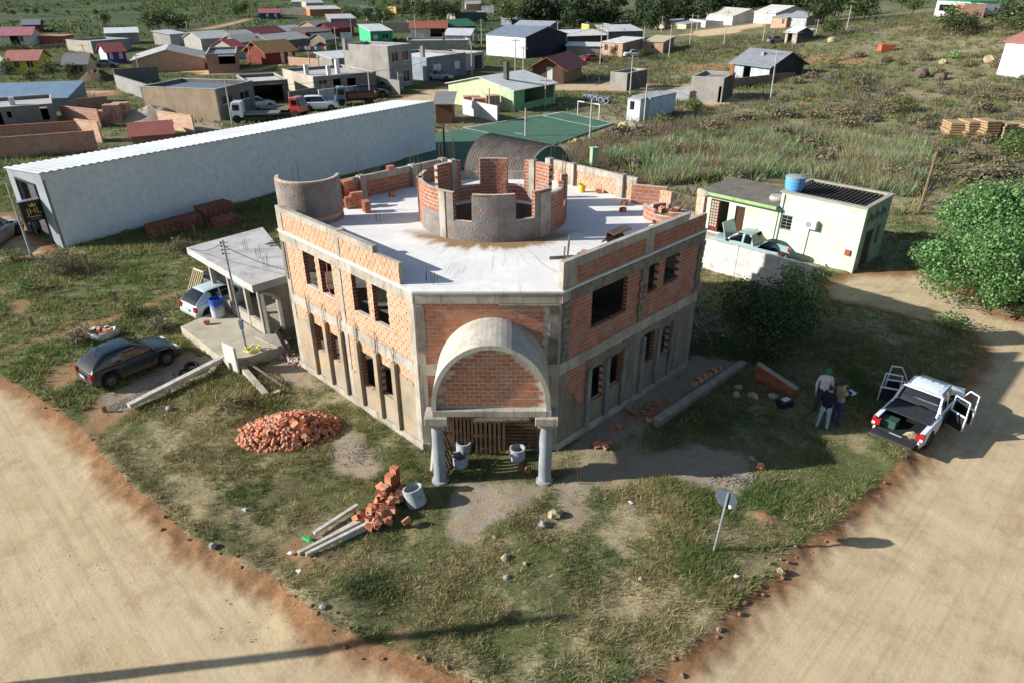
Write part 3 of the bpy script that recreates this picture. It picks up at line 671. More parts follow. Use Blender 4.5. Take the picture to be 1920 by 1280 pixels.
gb = bricks(gf, 0, PR - PL + .4, VZ + .03, VZ + VH, -.05, .012, keep=inv)
NB = 0
NB += brickobjs(gb, BRK_F, porch)
fb = [b for b in frontb]
vis = []; rest_ = []
for b in fb:
    c = sum(b[0], Vector()) / 8
    (rest_ if ((c.x - PM) / (VR + .1)) ** 2 + (max(0, c.z - VZ + .2) / (VH + .1)) ** 2 < 1 else vis).append(b)
brickobjs(vis[:300 - NB], BRK_F, B); emit(stuffF, rest_ + vis[300 - NB:])
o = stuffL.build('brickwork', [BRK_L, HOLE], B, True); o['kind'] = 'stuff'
o = stuffR.build('brickwork', [BRK_R, HOLE], B, True); o['kind'] = 'stuff'
if stuffF.f: o = stuffF.build('brickwork', [BRK_F, HOLE], B, True); o['kind'] = 'stuff'
mb = MB(); pts = [LF(5.05, -.1, 5.35), LF(5.0, -.05, 4.9), LF(5.02, .02, 4.6), LF(4.85, .03, 4.25), LF(4.72, .03, 4.15)]; mb.tube(pts, .02, 6); mb.build('conduit', plain('red_conduit', 'c8502e', .5), B, True)
# ================================================================ ANNEX, PATIO AND YARD
def lerp(a, b, t): return Vector(a) + (Vector(b) - Vector(a)) * t
AC = mat('annex_cement', 'aaa294', '938b7e', '7b746a', scl=1.1, bump=.25, streak=True)
SLABT = mat('slab_top', 'bdbab4', 'a8a49d', '928d85', scl=.8, bump=.25)
ann = empty('annex', (-12, 29, 0), 0, 'low flat-roofed concrete annex with open posts and angled doorway', 'building')
P1, P2, P3, P4 = (-15.2, 30.2), (-10.62, 25.7), (-9.1, 27.2), (-12.6, 33.2)
mb = MB(); mb.prism([P1, P2, P3, P4], 2.62, 2.95); mb.build('roof_slab', SLABT, ann, True, bevel=.01)
D1 = Vector((.7131, -.7011)); N1 = Vector((.7011, .7131))          # along the eave, inwards
E0 = Vector((-14.3, 29.75)); 
def ax(u, w): p = E0 + D1 * u + N1 * w; return (p.x, p.y)
fa = straight(ax(0, .0), (D1.x, D1.y), (-N1.x, -N1.y))
for u in (.35, 2.15, 3.75, 5.0):
    mb = MB(); wallshell(mb, fa, u, u + .16, .45, 2.62, -.2, 0); mb.build('post', AC, ann, True)
mb = MB(); wallshell(mb, fa, .35, 5.0, .3, .98, -.16, -.02); mb.build('low_wall', AC, ann, True)
mb = MB(); wallshell(mb, fa, 0, 5.2, -.2, .45, -3, .02); mb.build('base', AC, ann, True)
mb = MB(); wallshell(mb, straight(ax(0, 2.6), (D1.x, D1.y), (-N1.x, -N1.y)), 0, 5.2, .3, 2.62, -.15, 0, [(1.2, 2.2, 1.3, 2.2)]); wallshell(mb, straight(ax(.3, 0), (N1.x, N1.y), (-D1.x, -D1.y)), 1.4, 3.5, .3, 2.62, -.15, 0); mb.build('wall', AC, ann, True)
e2 = straight(ax(5.2, .06), (N1.x, N1.y), (D1.x, D1.y))            # end wall facing the pole
mb = MB(); wallshell(mb, e2, .0, 2.2, -.2, 2.62, -.15, 0, [(.14, .72, .45, 2.1)]); mb.build('wall', AC, ann, True)
mb = MB(); a = ax(3.95, .05); b = ax(4.85, .2)
q = [e2(.08, .03, .45), e2(.08, .03, 2.42), e2(.5, .03, 2.2), e2(.78, .03, 1.9), e2(.8, .03, .45)]
for i in range(4): mb.beam(q[i], q[i + 1], .11, .13)
mb.build('doorway_frame', mat('frame_cement', 'c4beb2', 'aaa498', scl=1.5), ann, True)
patio = empty('patio', (-11.5, 26, 0)); patio.parent = ann; patio.location = (.5, -3, 0)
mb = MB(); mb.prism([(-14.66, 27.0), (-11.35, 23.75), (-9.35, 25.35), (-10.6, 26.5), (-13.4, 29.2)], -.3, .45); mb.build('patio_slab', mat('patio_cement', 'b4ab97', '9d9482', 'c0b491', scl=.9), ann, True, bevel=.02)
mb = MB(); mb.prism([(-11.0, 25.9), (-9.75, 25.0), (-9.4, 25.35), (-10.6, 26.5)], .45, .52); mb.build('step', AC, ann, True)
for (bx_, by_) in ((-12.3, 29.9), (-11.4, 28.9), (-10.7, 27.8)): bars((bx_, by_, 2.93), .55, ann, 4, .07)
for k in range(11):
    rb = MB(); o = Vector((-11.4 + random.uniform(-.3, .3), 30.3 + k * .11, 2.965)); rb.tube([o, o + Vector((1.9 + random.uniform(-.4, .3), .55 + random.uniform(-.1, .1), 0))], .012, 4)
    tag(rb.build('steel_bar', STEEL), 'rusty steel bar lying in a loose bundle on the annex roof', 'steel bar', 'steel bars on the annex roof')
# blue drum
mb = MB(); mb.lathe([(.0, .02), (.29, .02), (.29, .06), (.3, .1), (.3, .3), (.31, .32), (.3, .34), (.3, .6), (.31, .62), (.3, .64), (.3, .86), (.31, .88), (.285, .89), (.28, .3), (0, .28)], 20)
t = NT('drum_plastic'); tc = t.new('TexCoord').outputs['Object']; sp = t.new('SeparateXYZ'); t.ln(tc, sp.inputs[0])
cc = t.mix(t.ramp(t.math('ADD', sp.outputs[2], t.math('MULTIPLY', t.math('SUBTRACT', t.noise(tc, 5, 5, .7), .5), .9)), .35, .62), lin('b9bcc2'), lin('2f57a8')); DRUMM = t.fin(cc, .6)
o = mb.build('plastic_drum', DRUMM, smooth=False); o.location = (-13.35, 28.05, .45); tag(o, 'blue plastic drum smeared with cement, open top, standing on the patio', 'drum')
BRKLOOSE = brickmat('loose_brick', 'b66c4c', 'c68a68', 'ae9c8c', .4)
def brick_mesh():
    mb = MB(); mb.hexa([(x, y, z) for z in (-.07, .07) for x, y in ((-.12, -.09), (.12, -.09), (.12, .09), (-.12, .09))])
    for fi in (3, 5): mb.m[fi] = 1; mb.uv[fi] = UVQ
    o = mb.build('brick_proto', [BRKLOOSE, HOLE]); me = o.data; bpy.data.objects.remove(o); return me
BRME = brick_mesh()
def loose(p, rot, label, group, cat='brick', s_=1.):
    o = bpy.data.objects.new('hollow_brick', BRME); COL.objects.link(o); o.location = p; o.rotation_euler = rot; o.scale = (s_,) * 3; return tag(o, label, cat, group)
loose((-13.55, 27.2, .57), (R(90), 0, .4), 'single hollow brick standing alone on the patio beside the drum', None)
# power pole with meter, cable and hose
pole = empty('power_pole', (-10.95, 24.75, .45), 0, 'thin galvanised power pole with meter boxes at the patio edge', 'pole')
mb = MB(); mb.tube([(0, 0, -.3), (-.02, 0, 2.2), (-.05, 0, 4.8)], [.045, .045, .035], 8); mb.build('post', mat('galvanised', 'a9adaf', '8d9193', rough=.45, metal=.4, scl=5), pole)
mb = MB()
for k in range(4): mb.tube([(-.15, 0, 4.25 + .15 * k), (.12, 0, 4.25 + .15 * k)], .015, 5); mb.lathe([(0, -.04), (.035, -.03), (.035, .03), (0, .04)], 6, (-.15, 0, 4.25 + .15 * k))
mb.build('insulator_rack', mat('insul', '4a4643', '35322f'), pole)
for z, w_ in ((1.35, .16), (1.15, .13)):
    mb = MB(); mb.box((.02, -.07, z), (w_, .13, .22)); mb.build('meter_box', plain('meter_grey', '7b8aa6', .4), pole, bevel=.01)
def cable(name, a, b, sag, label, r_=.012, m=None, parent=None, n=14):
    a, b = Vector(a), Vector(b); pts = [a.lerp(b, k / n) - Vector((0, 0, sag * 4 * (k / n) * (1 - k / n))) for k in range(n + 1)]
    mb = MB(); mb.tube(pts, r_, 4); o = mb.build(name, m or mat('cable_black', '2b2a29', '1d1c1b'), parent)
    if label: tag(o, label, 'cable')
    return o
cable('cable', (-11.0, 24.75, 5.0), (-9.2, 27.1, 3.0), .15, 'thin cable sagging from the galvanised pole to the annex roof')
cable('cable', (-11.0, 24.75, 5.15), (-14.9, 30.0, 2.97), .2, 'thin cable from the galvanised pole to the far annex corner')
mb = MB(); pts = [(.28 * math.cos(k * .55) * (1 + .3 * math.sin(k * .9)), .24 * math.sin(k * .55), .03 + .015 * (k % 4) + .12 * (math.sin(k * .8) > .6)) for k in range(34)]; mb.tube(pts, .022, 6)
o = mb.build('garden_hose', plain('hose_yellow', 'd6d24a', .4)); o.location = (-10.7, 24.75, .47); tag(o, 'coiled yellow garden hose at the foot of the galvanised pole', 'hose')
pn = MB(); pn.box((0, 0, .6), (.85, .09, 1.25), 0); o = pn.build('meter_wall', mat('panel_cement', 'd3cec2', 'b8b2a6', 'a09a8e', scl=1.4, streak=True), bevel=.01); o.location = (-11.25, 23.85, 0); o.rotation_euler = (0, 0, R(-38)); tag(o, 'pale cement slab standing upright at the corner of the patio', 'panel')
def beamthing(name, a, b, w_, h_, m, label, cat, group=None):
    a, b = Vector(a), Vector(b); c = (a + b) / 2; mb = MB(); mb.beam(a - c, b - c, w_, h_); o = mb.build(name, m, bevel=.006); o.location = c; return tag(o, label, cat, group)
POSTC = mat('precast_concrete', 'c6c0b4', 'aaa498', '8f8a80', scl=3, bump=.3)
beamthing('concrete_beam', (-14.1, 21.1, .16), (-11.6, 24.5, .42), .24, .16, POSTC, 'long pale concrete beam lying along the gravel drive towards the patio', 'beam')
beamthing('concrete_curb', (-10.9, 23.9, .12), (-9.3, 21.9, .06), .22, .3, mat('curb_cement', 'b3aa99', '978f80', scl=2), 'low cement wall running from the upright slab towards the rubble heap', 'wall')
beamthing('timber_plank', (-10.8, 24.0, .48), (-8.9, 22.6, .12), .09, .03, WOOD, 'thin timber plank leaning on the low cement wall', 'plank')
beamthing('timber_plank', (-9.25, 24.9, 0.1), (-9.75, 25.2, 1.15), .2, .05, WOOD, 'broad timber plank leaning against the doorway corner of the annex', 'plank')
beamthing('timber_plank', G(525, 735) + Vector((0, 0, .1)), G(488, 748) + Vector((0, 0, .05)), .16, .04, mat('pale_board', 'cfc6b4', 'b3a994', scl=3), 'short pale board lying above the rubble heap', 'plank')
for k, (px, py) in enumerate(((350, 703), (362, 697))):
    mb = MB(); mb.lathe([(.16, -.08), (.25, -.09), (.28, -.05), (.28, .05), (.25, .09), (.16, .08), (.15, 0), (.16, -.08)], 20); o = mb.build('old_tyre', mat('tyre_rubber', '2d2c2b', '1e1e1d', scl=6), smooth=True)
    g = G(px, py); o.location = (g.x, g.y, .1 + k * .16); o.rotation_euler = (R(6 * k), R(10 * k), 0); tag(o, ('worn black tyre lying flat under another beside the concrete beam', 'worn black tyre lying on top of another beside the concrete beam')[k], 'tyre')
# rubble, boulders, heaps
def rock(name, p, r_, m, label, cat, seed, group=None, flat=.7, kind=None):
    rnd = random.Random(seed); mb = MB(); n, k = 10, 6; pr_ = [rnd.uniform(.75, 1.15) for _ in range(n * k)]; P = []
    for j in range(k):
        ph = math.pi * j / (k - 1)
        for i in range(n): a = 2 * math.pi * i / n; q = pr_[j * n + i] ** 1.6 if 0 < j < k - 1 else 1; P.append((r_ * q * math.sin(ph) * math.cos(a), r_ * q * math.sin(ph) * math.sin(a), r_ * flat * math.cos(ph) * (q * .5 + .5)))
    F = [[j * n + i, (j + 1) * n + i, (j + 1) * n + (i + 1) % n, j * n + (i + 1) % n] for j in range(k - 1) for i in range(n)]
    mb.add(P, F); o = mb.build(name, m); o.location = (p[0], p[1], gz(p[0], p[1]) + r_ * flat * .55); o.rotation_euler = (rnd.uniform(-.3, .3), rnd.uniform(-.3, .3), rnd.uniform(0, 6)); return tag(o, label, cat, group, kind)
STONE = mat('field_stone', 'b3a27c', '8f8468', '6d6552', scl=4, bump=.5, bscl=12, obj=True)
STONEG = mat('grey_stone', '98928a', '77726b', scl=4, bump=.5, bscl=12, obj=True)
for px, py, r_, m, lab in ((1040, 968, .27, STONE, 'largest yellowish boulder in front of the porch'), (1018, 985, .19, STONEG, 'grey round stone touching the yellowish boulder'), (928, 1008, .09, STONEG, 'small pale stone on the path edge left of the boulders'), (946, 1050, .15, STONE, 'flat yellowish stone lying in the grass'), (985, 1060, .09, STONE, 'small pointed yellowish stone lying in the grass'), (950, 1087, .12, STONEG, 'pale angular stone on bare ground'),
    (318, 768, .2, STONEG, 'cement-crusted brick lump in the grass beside the concrete beam'), (400, 1025, .14, STONEG, 'grey stone half buried at the road bank'), (1463, 1073, .14, STONE, 'brown stone on the bank near the road sign'), (1348, 1182, .1, STONEG, 'white triangular stone at the edge of the right road'), (608, 1150, .1, STONEG, 'pale round stone below the grassy mound'), (435, 730, .1, STONEG, 'small white stone lump in grass near the beam'),
    (1412, 745, .26, STONE, 'dark tan boulder between the low garden walls'), (1385, 728, .2, STONE, 'tan rock at the back of the boulder group by the shrub'), (1380, 742, .22, STONE, 'flat tan rock at the front of the boulder group by the shrub'), (1448, 746, .24, STONE, 'rounded tan boulder near the end of the garden wall'), (1410, 862, .16, STONEG, 'white stone heap on the gravel in the building shadow')):
    rock('boulder' if r_ > .17 else 'stone', G2(px, py), r_ * .82, m, lab, 'stone', int(px + py))
for k in range(90):                                        # clods along the torn road banks
    P_ = ROAD_L if k % 2 else ROAD_R; i = random.randint(2, 18) if k % 2 else random.randint(1, 13); t_ = random.random(); a, b = Vector(P_[i]), Vector(P_[i + 1]); p = a.lerp(b, t_) + Vector((random.uniform(-.35, .35), random.uniform(-.35, .35)))
    rock('soil_clod', p, random.uniform(.025, .075), mat('red_clod', '8f6c50', '785640', scl=8, obj=True), 'small reddish clod of earth on the torn road bank', 'clod', k, 'earth clods along the road banks')
MOUNDM = mat('rubble_fines', 'a3806c', 'a09486', 'bdb4aa', scl=9, bump=.8, bscl=22)
def mound(name, c, rx, ry, h, m, seed, ang=0):
    n, k = 40, 14; P = []; F = []; rnd = np.random.default_rng(seed)
    for j in range(k + 1):
        r_ = j / k
        for i in range(n):
            a = 2 * math.pi * i / n; x, y = rx * r_ * math.cos(a), ry * r_ * math.sin(a); ca, sa = math.cos(ang), math.sin(ang); X_, Y_ = c[0] + x * ca - y * sa, c[1] + x * sa + y * ca
            P.append((X_, Y_, gz(c[0], c[1]) - .06 + h * (1 - r_ * r_) ** 1.2 * (.75 + .5 * float(vnoise(np.array([X_]), np.array([Y_]), 2.2, seed)[0])) + .05 * rnd.random() * (r_ < .95)))
    for j in range(k):
        for i in range(n): F.append([j * n + i, (j + 1) * n + i, (j + 1) * n + (i + 1) % n, j * n + (i + 1) % n])
    return rawmesh(name, P, F, m)
hc = G2(543, 808); o = mound('rubble_heap', hc, 1.4, .95, .42, MOUNDM, 3, R(12)); tag(o, 'crushed brick and mortar fines forming the rubble heap left of the porch', 'rubble', kind='stuff')
def chips(name, c, rx, ry, h, n, smin, smax, m, label, ang=0, hexf=None):
    V_, F_ = [], []
    for k in range(n):
        r_ = random.random() ** .72; a = random.uniform(0, 6.283); x, y = rx * r_ * math.cos(a), ry * r_ * math.sin(a); ca, sa = math.cos(ang), math.sin(ang)
        p = Vector((c[0] + x * ca - y * sa, c[1] + x * sa + y * ca, 0)); p.z = gz(p.x, p.y) + max(0, h * (1 - r_ * r_) ** 1.2) + .01
        s_ = random.uniform(smin, smax); M = Matrix.Rotation(random.uniform(0, 6.28), 3, Vector((random.uniform(-1, 1), random.uniform(-1, 1), random.uniform(-1, 1))).normalized())
        b = len(V_); sx, sy, sz = s_ * random.uniform(.6, 1.4), s_ * random.uniform(.5, 1), s_ * random.uniform(.25, .7)
        V_ += [tuple(p + M @ Vector((i * sx, j * sy, q * sz))) for q in (-.5, .5) for i, j in ((-.5, -.5), (.5, -.5), (.5, .5), (-.5, .5))]; F_ += [[b + i for i in f] for f in MB.BF]
    o = rawmesh(name, V_, F_, m); return tag(o, label, 'rubble', kind='stuff')
chips('brick_chips', hc, 1.75, 1.2, .46, 1300, .04, .17, BRKLOOSE, 'broken brick chips scattered over the rubble heap', R(12))
chips('mortar_chips', (hc[0] - .1, hc[1] + .05), 1.7, 1.0, .42, 130, .04, .13, mat('mortar_lump', 'a59b8e', '8d8479', scl=5), 'grey mortar lumps in the rubble heap', R(12))
chips('brick_chips', G2(1225, 770), 1.5, .5, .03, 260, .03, .14, BRKLOOSE, 'broken brick chips along the shaded right wall', R(45)); chips('brick_chips', G2(545, 668), 1.3, .45, .08, 220, .04, .15, BRKLOOSE, 'brick and mortar debris between annex and main building', R(-40))
chips('mortar_chips', G2(545, 670), 1.3, .45, .08, 120, .04, .16, POSTC, 'grey debris between annex and main building', R(-40)); chips('gravel', G2(270, 742), 1.5, .4, .05, 900, .015, .04, mat('gravel_grey', '9a8f8a', '7a716c', scl=20), 'grey gravel spread along the drive', R(45))
chips('gravel', G2(1390, 900), 1.1, .4, .02, 500, .012, .04, STONEG, 'pale gravel at the edge of the building shadow'); chips('gravel', G2(670, 850), 1.1, .7, .0, 400, .012, .04, STONEG, 'pale gravel and mortar dust beside the rubble heap'); chips('gravel', G2(600, 1150), 3, 1.2, .0, 120, .01, .035, STONEG, 'scattered pebbles near the road bank'); chips('gravel', G2(180, 1050), 4, 3, .0, 260, .008, .022, mat('pale_pebble', 'c9bda4', 'b3a68c', scl=9), 'scattered pebbles on the dirt road')
chips('mortar_chips', G2(160, 668), .9, .5, .02, 40, .03, .1, POSTC, 'pale debris lumps in the grass behind the dark car'); chips('mortar_chips', G2(395, 560 + 100), .6, .4, .15, 120, .04, .12, mat('sand_heap', 'a58a66', '8a7254', scl=6), 'sand and mortar lumps beside the patio')
for k in range(80):                                        # whole bricks on the rubble heap
    a = random.uniform(0, 6.283); r_ = random.random() ** .62 * 1.08; x, y = 1.4 * r_ * math.cos(a) * .95, .95 * r_ * math.sin(a) - .05; x += .35 * (1 - r_)
    x += .25 * math.sin(4 * a); loose((hc[0] + x, hc[1] + y, .08 + .46 * max(0, 1 - r_ * r_) ** 1.2), tuple(random.uniform(-.9, .9) if i < 2 else random.uniform(0, 6.28) for i in range(3)), 'whole hollow brick tumbled on the big rubble heap', 'bricks on the rubble heap', s_=random.uniform(.85, 1.15))
# brick heap with the little stacked wall, by the concrete posts
sA, sB = G(700, 985), G(742, 925)
for r_ in range(7):
    for k in range(4 - r_ // 2):
        loose(sB + Vector((.02 - k * .13 + random.uniform(-.015, .015), .12 - k * .2 - .015 * r_ , .08 + r_ * .142)), (0, 0, R(150) + random.uniform(-.06, .06)), 'hollow brick in the small stepped stack beside the concrete ring', 'bricks in the stepped stack')
for k in range(95):
    t_ = random.random(); p = sA.lerp(sB, t_ * 1.0) + Vector((random.gauss(.05, .26) , random.gauss(-.02, .2), 0)); d = abs(t_ - .55)
    loose((p.x, p.y, .08 + max(0, .38 - d * .5) * random.random() ** .7), tuple(random.choice((0, R(90), R(20), R(-30), R(50))) + random.uniform(-.25, .25) if i < 2 else random.uniform(0, 6.28) for i in range(3)), 'loose hollow brick in the tumbled heap over the concrete posts', 'bricks in the tumbled heap')
for i, (a, b) in enumerate((((560, 1040), (690, 975)), ((575, 1045), (700, 985)), ((600, 1020), (700, 965)), ((590, 1005), (672, 955)), ((640, 1015), (720, 980)))):
    A_, B_ = G(*a), G(*b); beamthing('fence_post', A_ + Vector((0, 0, .07 + .05 * (i % 2))), B_ + Vector((0, 0, .1 + .08 * (i % 2))), .11, .1, POSTC, 'precast grey fence post lying under the tumbled brick heap', 'post', 'fence posts under the brick heap')
mb = MB(); mb.lathe([(0, -.14), (.03, -.16), (.05, -.14), (.05, .06), (.02, .13), (.02, .16), (0, .16)], 12); o = mb.build('plastic_bottle', plain('green_pet', '27a04c', .15)); g = G(578, 1015); o.location = (g.x, g.y, .07); o.rotation_euler = (R(90), 0, R(60)); o.scale = (1.3,) * 3; tag(o, 'bright green plastic bottle lying beside the concrete posts', 'bottle')
def litter(px, py, lab, c='e6e4e0', s_=.08):
    mb = MB(); n = 9; rnd = random.Random(px); P = [(0, 0, s_ * .5)] + [(s_ * rnd.uniform(.5, 1.3) * math.cos(6.283 * k / n), s_ * rnd.uniform(.5, 1.3) * math.sin(6.283 * k / n), s_ * rnd.uniform(0, .5)) for k in range(n)]
    mb.add(P, [[0, k + 1, (k + 1) % n + 1] for k in range(n)]); o = mb.build('litter', plain('litter_' + c, c, .6)); g = G(px, py); o.location = (g.x, g.y, gz(g.x, g.y) + .03); sl = o.modifiers.new('s', 'SOLIDIFY'); sl.thickness = .01; tag(o, lab, 'litter')
for px, py, lab in ((1182, 943, 'white paper scrap in grass right of the porch path'), (1201, 1088, 'white plastic scrap in grass in front of the sign'), (1380, 1083, 'white bag scrap near the sign foot'), (545, 1038, 'crumpled white bag at the end of the concrete posts'), (560, 1072, 'white scraps on bare soil below the concrete posts'), (458, 957, 'small white scrap in the left lawn'), (312, 600, 'white scraps in grass near the pale hatchback'), (1355, 632, 'white scrap under the dark shrub')): litter(px, py, lab)
litter(1230, 960, 'orange flower pot shard on the porch path', 'c05a34', .06)
# concrete well rings, pallets and gate under the porch
RINGC = mat('ring_concrete', 'aeb2b3', '92969a', '7f8386', scl=3)
def ring(p, r_, h, tilt, lab):
    mb = MB(); mb.lathe([(r_ - .05, 0), (r_, 0), (r_, h), (r_ - .05, h), (r_ - .05, 0)], 26); o = mb.build('concrete_ring', RINGC); o.location = p; o.rotation_euler = tilt; tag(o, lab, 'concrete ring')
g = G(782, 945); ring((g.x, g.y, .03), .3, .55, (R(-10), R(-14), 0), 'pale concrete pipe ring standing open in the grass beside the brick heap')
for px, py, lab in ((863, 865, 'concrete ring just inside the porch, front of the pair by the left column'), (870, 838, 'concrete ring behind another near the left porch column'), (970, 850, 'concrete ring with a coil inside, by the right porch column')):
    g = G(px, py + 8); ring((g.x, g.y, gz(g.x, g.y)), .26, .42, (0, 0, 0), lab)
PAL = mat('pallet_wood', '6b543e', '54412f', '43352a', scl=4, bump=.3)
def pallet(loc, rz, lean, wd, ht, n, lab, vertical=True, name='pallet'):
    e = empty(name, loc, rz, lab, 'pallet'); c, s_ = math.cos(lean), math.sin(lean)
    for k in range(n):
        mb = MB(); 
        if vertical: x = -wd / 2 + wd * (k + .5) / n; mb.beam((x, 0, 0), (x, s_ * ht, c * ht), wd / n * .62, .022, up=(0, 1, 0))
        else: z = ht * (k + .5) / n; mb.beam((-wd / 2, s_ * z, c * z), (wd / 2, s_ * z, c * z), .022, ht / n * .7)
        mb.build('slat', PAL, e)
    for q in (.08, .5, .92):
        mb = MB()
        if vertical: z = ht * q; mb.beam((-wd / 2, s_ * z + .05, c * z), (wd / 2, s_ * z + .05, c * z), .07, .08)
        else: x = wd * (q - .5); mb.beam((x, .05, 0), (x, s_ * ht + .05, c * ht), .07, .08, up=(0, 1, 0))
        mb.build('stringer', PAL, e)
    return e
py_ = FY - .1
pallet((-1.75, py_ - .05, .12), 0, .05, 1.0, 1.3, 8, 'dark wooden pallet leaning in the porch doorway, left of the gate'); pallet((-.72, py_ - .22, .1), 0, .06, 1.05, 1.25, 7, 'pale slatted pallet used as a gate in the middle of the porch'); pallet((.32, py_ - .08, .15), 0, .05, 1.1, 1.15, 9, 'pallet of horizontal boards at the right of the porch doorway', False)
pallet((-1.95, 17.5, .05), R(75), .25, .9, 1.3, 5, 'pale broken pallet leaning on the left porch column', True)
beamthing('timber_plank', (-2.6, 17.5, 0), (-2.5, 17.75, 1.0), .08, .03, mat('pale_board', 'cfc6b4'), 'white batten leaning behind the left porch column', 'plank')
bars((G2(1087, 905)[0], G2(1087, 905)[1], 0), .5, B, 4, .05)
# bricks piles on the roof
RZ = 5.86
def stack(cx, cy, nx_, ny_, nz_, rz, lab, grp, z=RZ, jag=0):
    for k in range(nz_):
        for i in range(nx_):
            for j in range(ny_):
                if jag and random.random() < jag * k: continue
                c, s_ = math.cos(rz), math.sin(rz); x, y = (i - nx_ / 2) * .25, (j - ny_ / 2) * .19
                loose((cx + x * c - y * s_, cy + x * s_ + y * c, z + .08 + k * .15), (0, 0, rz + random.uniform(-.04, .04)), lab, grp)
stack(-6.35, 27.2, 3, 2, 4, R(30), 'hollow brick in the stepped stack on the roof by the round wall', 'bricks stacked on the roof by the round wall', jag=.12); stack(-6.75, 27.9, 2, 2, 6, R(45), 'hollow brick in the tall stack on the roof against the rear parapet', 'bricks stacked against the rear parapet', jag=.05); stack(-5.7, 26.5, 1, 2, 3, R(30), 'hollow brick in the stepped stack on the roof by the round wall', 'bricks stacked on the roof by the round wall')
for x, y, z, lab in ((-5.1, 28.6, 0, 'lone brick lying on the roof in front of the rear left parapet'), (4.6, 27.3, 0, 'brick lying on the roof, farther of two near the right parapet'), (4.4, 26.4, 0, 'brick lying on the roof, nearer of two near the right parapet'), (3.75, 29.1, 0, 'brick standing at the foot of a rear parapet post')): loose((x, y, RZ + .08), (0, 0, random.random()), lab, None)
loose(IBL(4.6, -.06, 6.84), (0, 0, R(45)), 'two-brick block sitting on top of the rear left parapet', None, s_=1.2)
stack(2.3, 20.55, 2, 2, 2, R(60), 'brick in the small pile on the roof beside the timber prop', 'bricks beside the timber prop', z=RZ + .22); loose((2.2, 20.2, RZ + .1), (.4, .3, 1), 'brick in the small pile on the roof beside the timber prop', 'bricks beside the timber prop')
pe = empty('timber_prop', (1.72, 20.2, RZ), 0, 'wooden cross prop standing on the roof beside the brick pile', 'prop')
mb = MB(); mb.beam((0, 0, 0), (.06, .0, 1.15), .07, .06); mb.build('upright', WOOD, pe); mb = MB(); mb.beam((-.55, -.05, .42), (.75, .25, .38), .06, .1); mb.build('crosspiece', WOOD, pe); mb = MB(); mb.beam((-.12, .06, 0), (-.06, .06, .75), .07, .05); mb.build('stake', WOOD, pe)
for i, (p, rz_, rx_) in enumerate((((3.6, 22.6, RZ + .2), R(48), R(35)), ((4.05, 22.75, RZ + .18), R(42), R(-40)), ((3.75, 22.85, RZ + .42), R(45), R(10)))):
    mb = MB(); mb.beam((-.5, 0, 0), (.5, 0, 0), .34, .03); mb.beam((-.5, .17, -.1), (.5, .17, -.1), .03, .22); o = mb.build('form_trough', mat('form_ply', '6d5c4d', '52443a', scl=4)); o.location = p; o.rotation_euler = (rx_, 0, rz_); tag(o, 'brown plywood casting trough thrown on the roof by the right parapet', 'formwork', 'plywood troughs on the roof')
mb = MB(); mb.lathe([(0, 0), (.13, 0), (.15, .3), (.16, .31), (.14, .3), (.12, .05), (0, .04)], 16); o = mb.build('bucket', plain('bucket_yellow', 'd8b428', .4)); o.location = (3.05, 29.3, RZ); tag(o, 'yellow plastic bucket on the roof near the rear parapet', 'bucket')
# garden walls on the right
GW = mat('garden_wall', '8f7f6b', '75685a', scl=2); GW2 = mat('garden_wall_cap', 'a59c8d', '8a8276', scl=2)
def lowwall(a, b, h, th, m, lab, cap=None, h2=None):
    a, b = Vector((a[0], a[1], 0)), Vector((b[0], b[1], 0)); d = (b - a).normalized(); n = Vector((d.y, -d.x, 0)); e = empty('garden_wall', a, 0, lab, 'wall'); h2 = h2 or h
    mb = MB(); P = [a + n * th / 2, b + n * th / 2, b - n * th / 2, a - n * th / 2]; mb.hexa([p - Vector((0, 0, .2)) for p in P] + [P[0] + Vector((0, 0, h)), P[1] + Vector((0, 0, h2)), P[2] + Vector((0, 0, h2)), P[3] + Vector((0, 0, h))]); mb.build('wall', m, e, True)
    mb = MB(); mb.beam(a + Vector((0, 0, h + .03)), b + Vector((0, 0, h2 + .03)), th + .04, .06); mb.build('coping', cap or GW2, e, True); return e
lowwall(G2(1228, 800), G2(1392, 690), .3, .2, GW, 'low rubble garden wall running beside the shaded right side'); lowwall(G2(1415, 712), G2(1492, 745), .75, .16, mat('garden_brick', '9a5b40', '80492f', '8a7d70', scl=3), 'short brick garden wall sloping down towards the three people', h2=.35)
for k in range(6): loose(lerp(G(1300, 735), G(1345, 706), k / 5) + Vector((0, 0, .42)), (0, R(90) * (k % 3 == 0), R(40) + random.uniform(-.2, .2)), 'hollow brick set in a row on the rubble garden wall', 'bricks on the garden wall')
for px, py in ((1125, 835), (1135, 840), (1118, 838), (1128, 828), (1142, 832), (1180, 768), (1185, 775), (1218, 790), (1230, 788), (1148, 806), (1160, 804), (1425, 878), (990, 885)): 
    g = G(px, py); loose((g.x, g.y, .08), (random.choice((0, .5, 1.57)), random.choice((0, .4)), random.uniform(0, 6)), 'loose hollow brick on the ground in the building shadow', 'loose bricks in the shade')
for i in range(9):
    g = G(random.uniform(1288, 1330), random.uniform(575, 640)); a = random.uniform(0, 3.1); L_ = random.uniform(.4, .9); beamthing('timber_scrap', (g.x - L_ * math.cos(a), g.y - L_ * math.sin(a), .06), (g.x + L_ * math.cos(a), g.y + L_ * math.sin(a), .1 + random.random() * .2), .08, .03, WOOD, 'grey timber scrap thrown beside the right end of the building', 'plank', 'timber scraps beside the building')
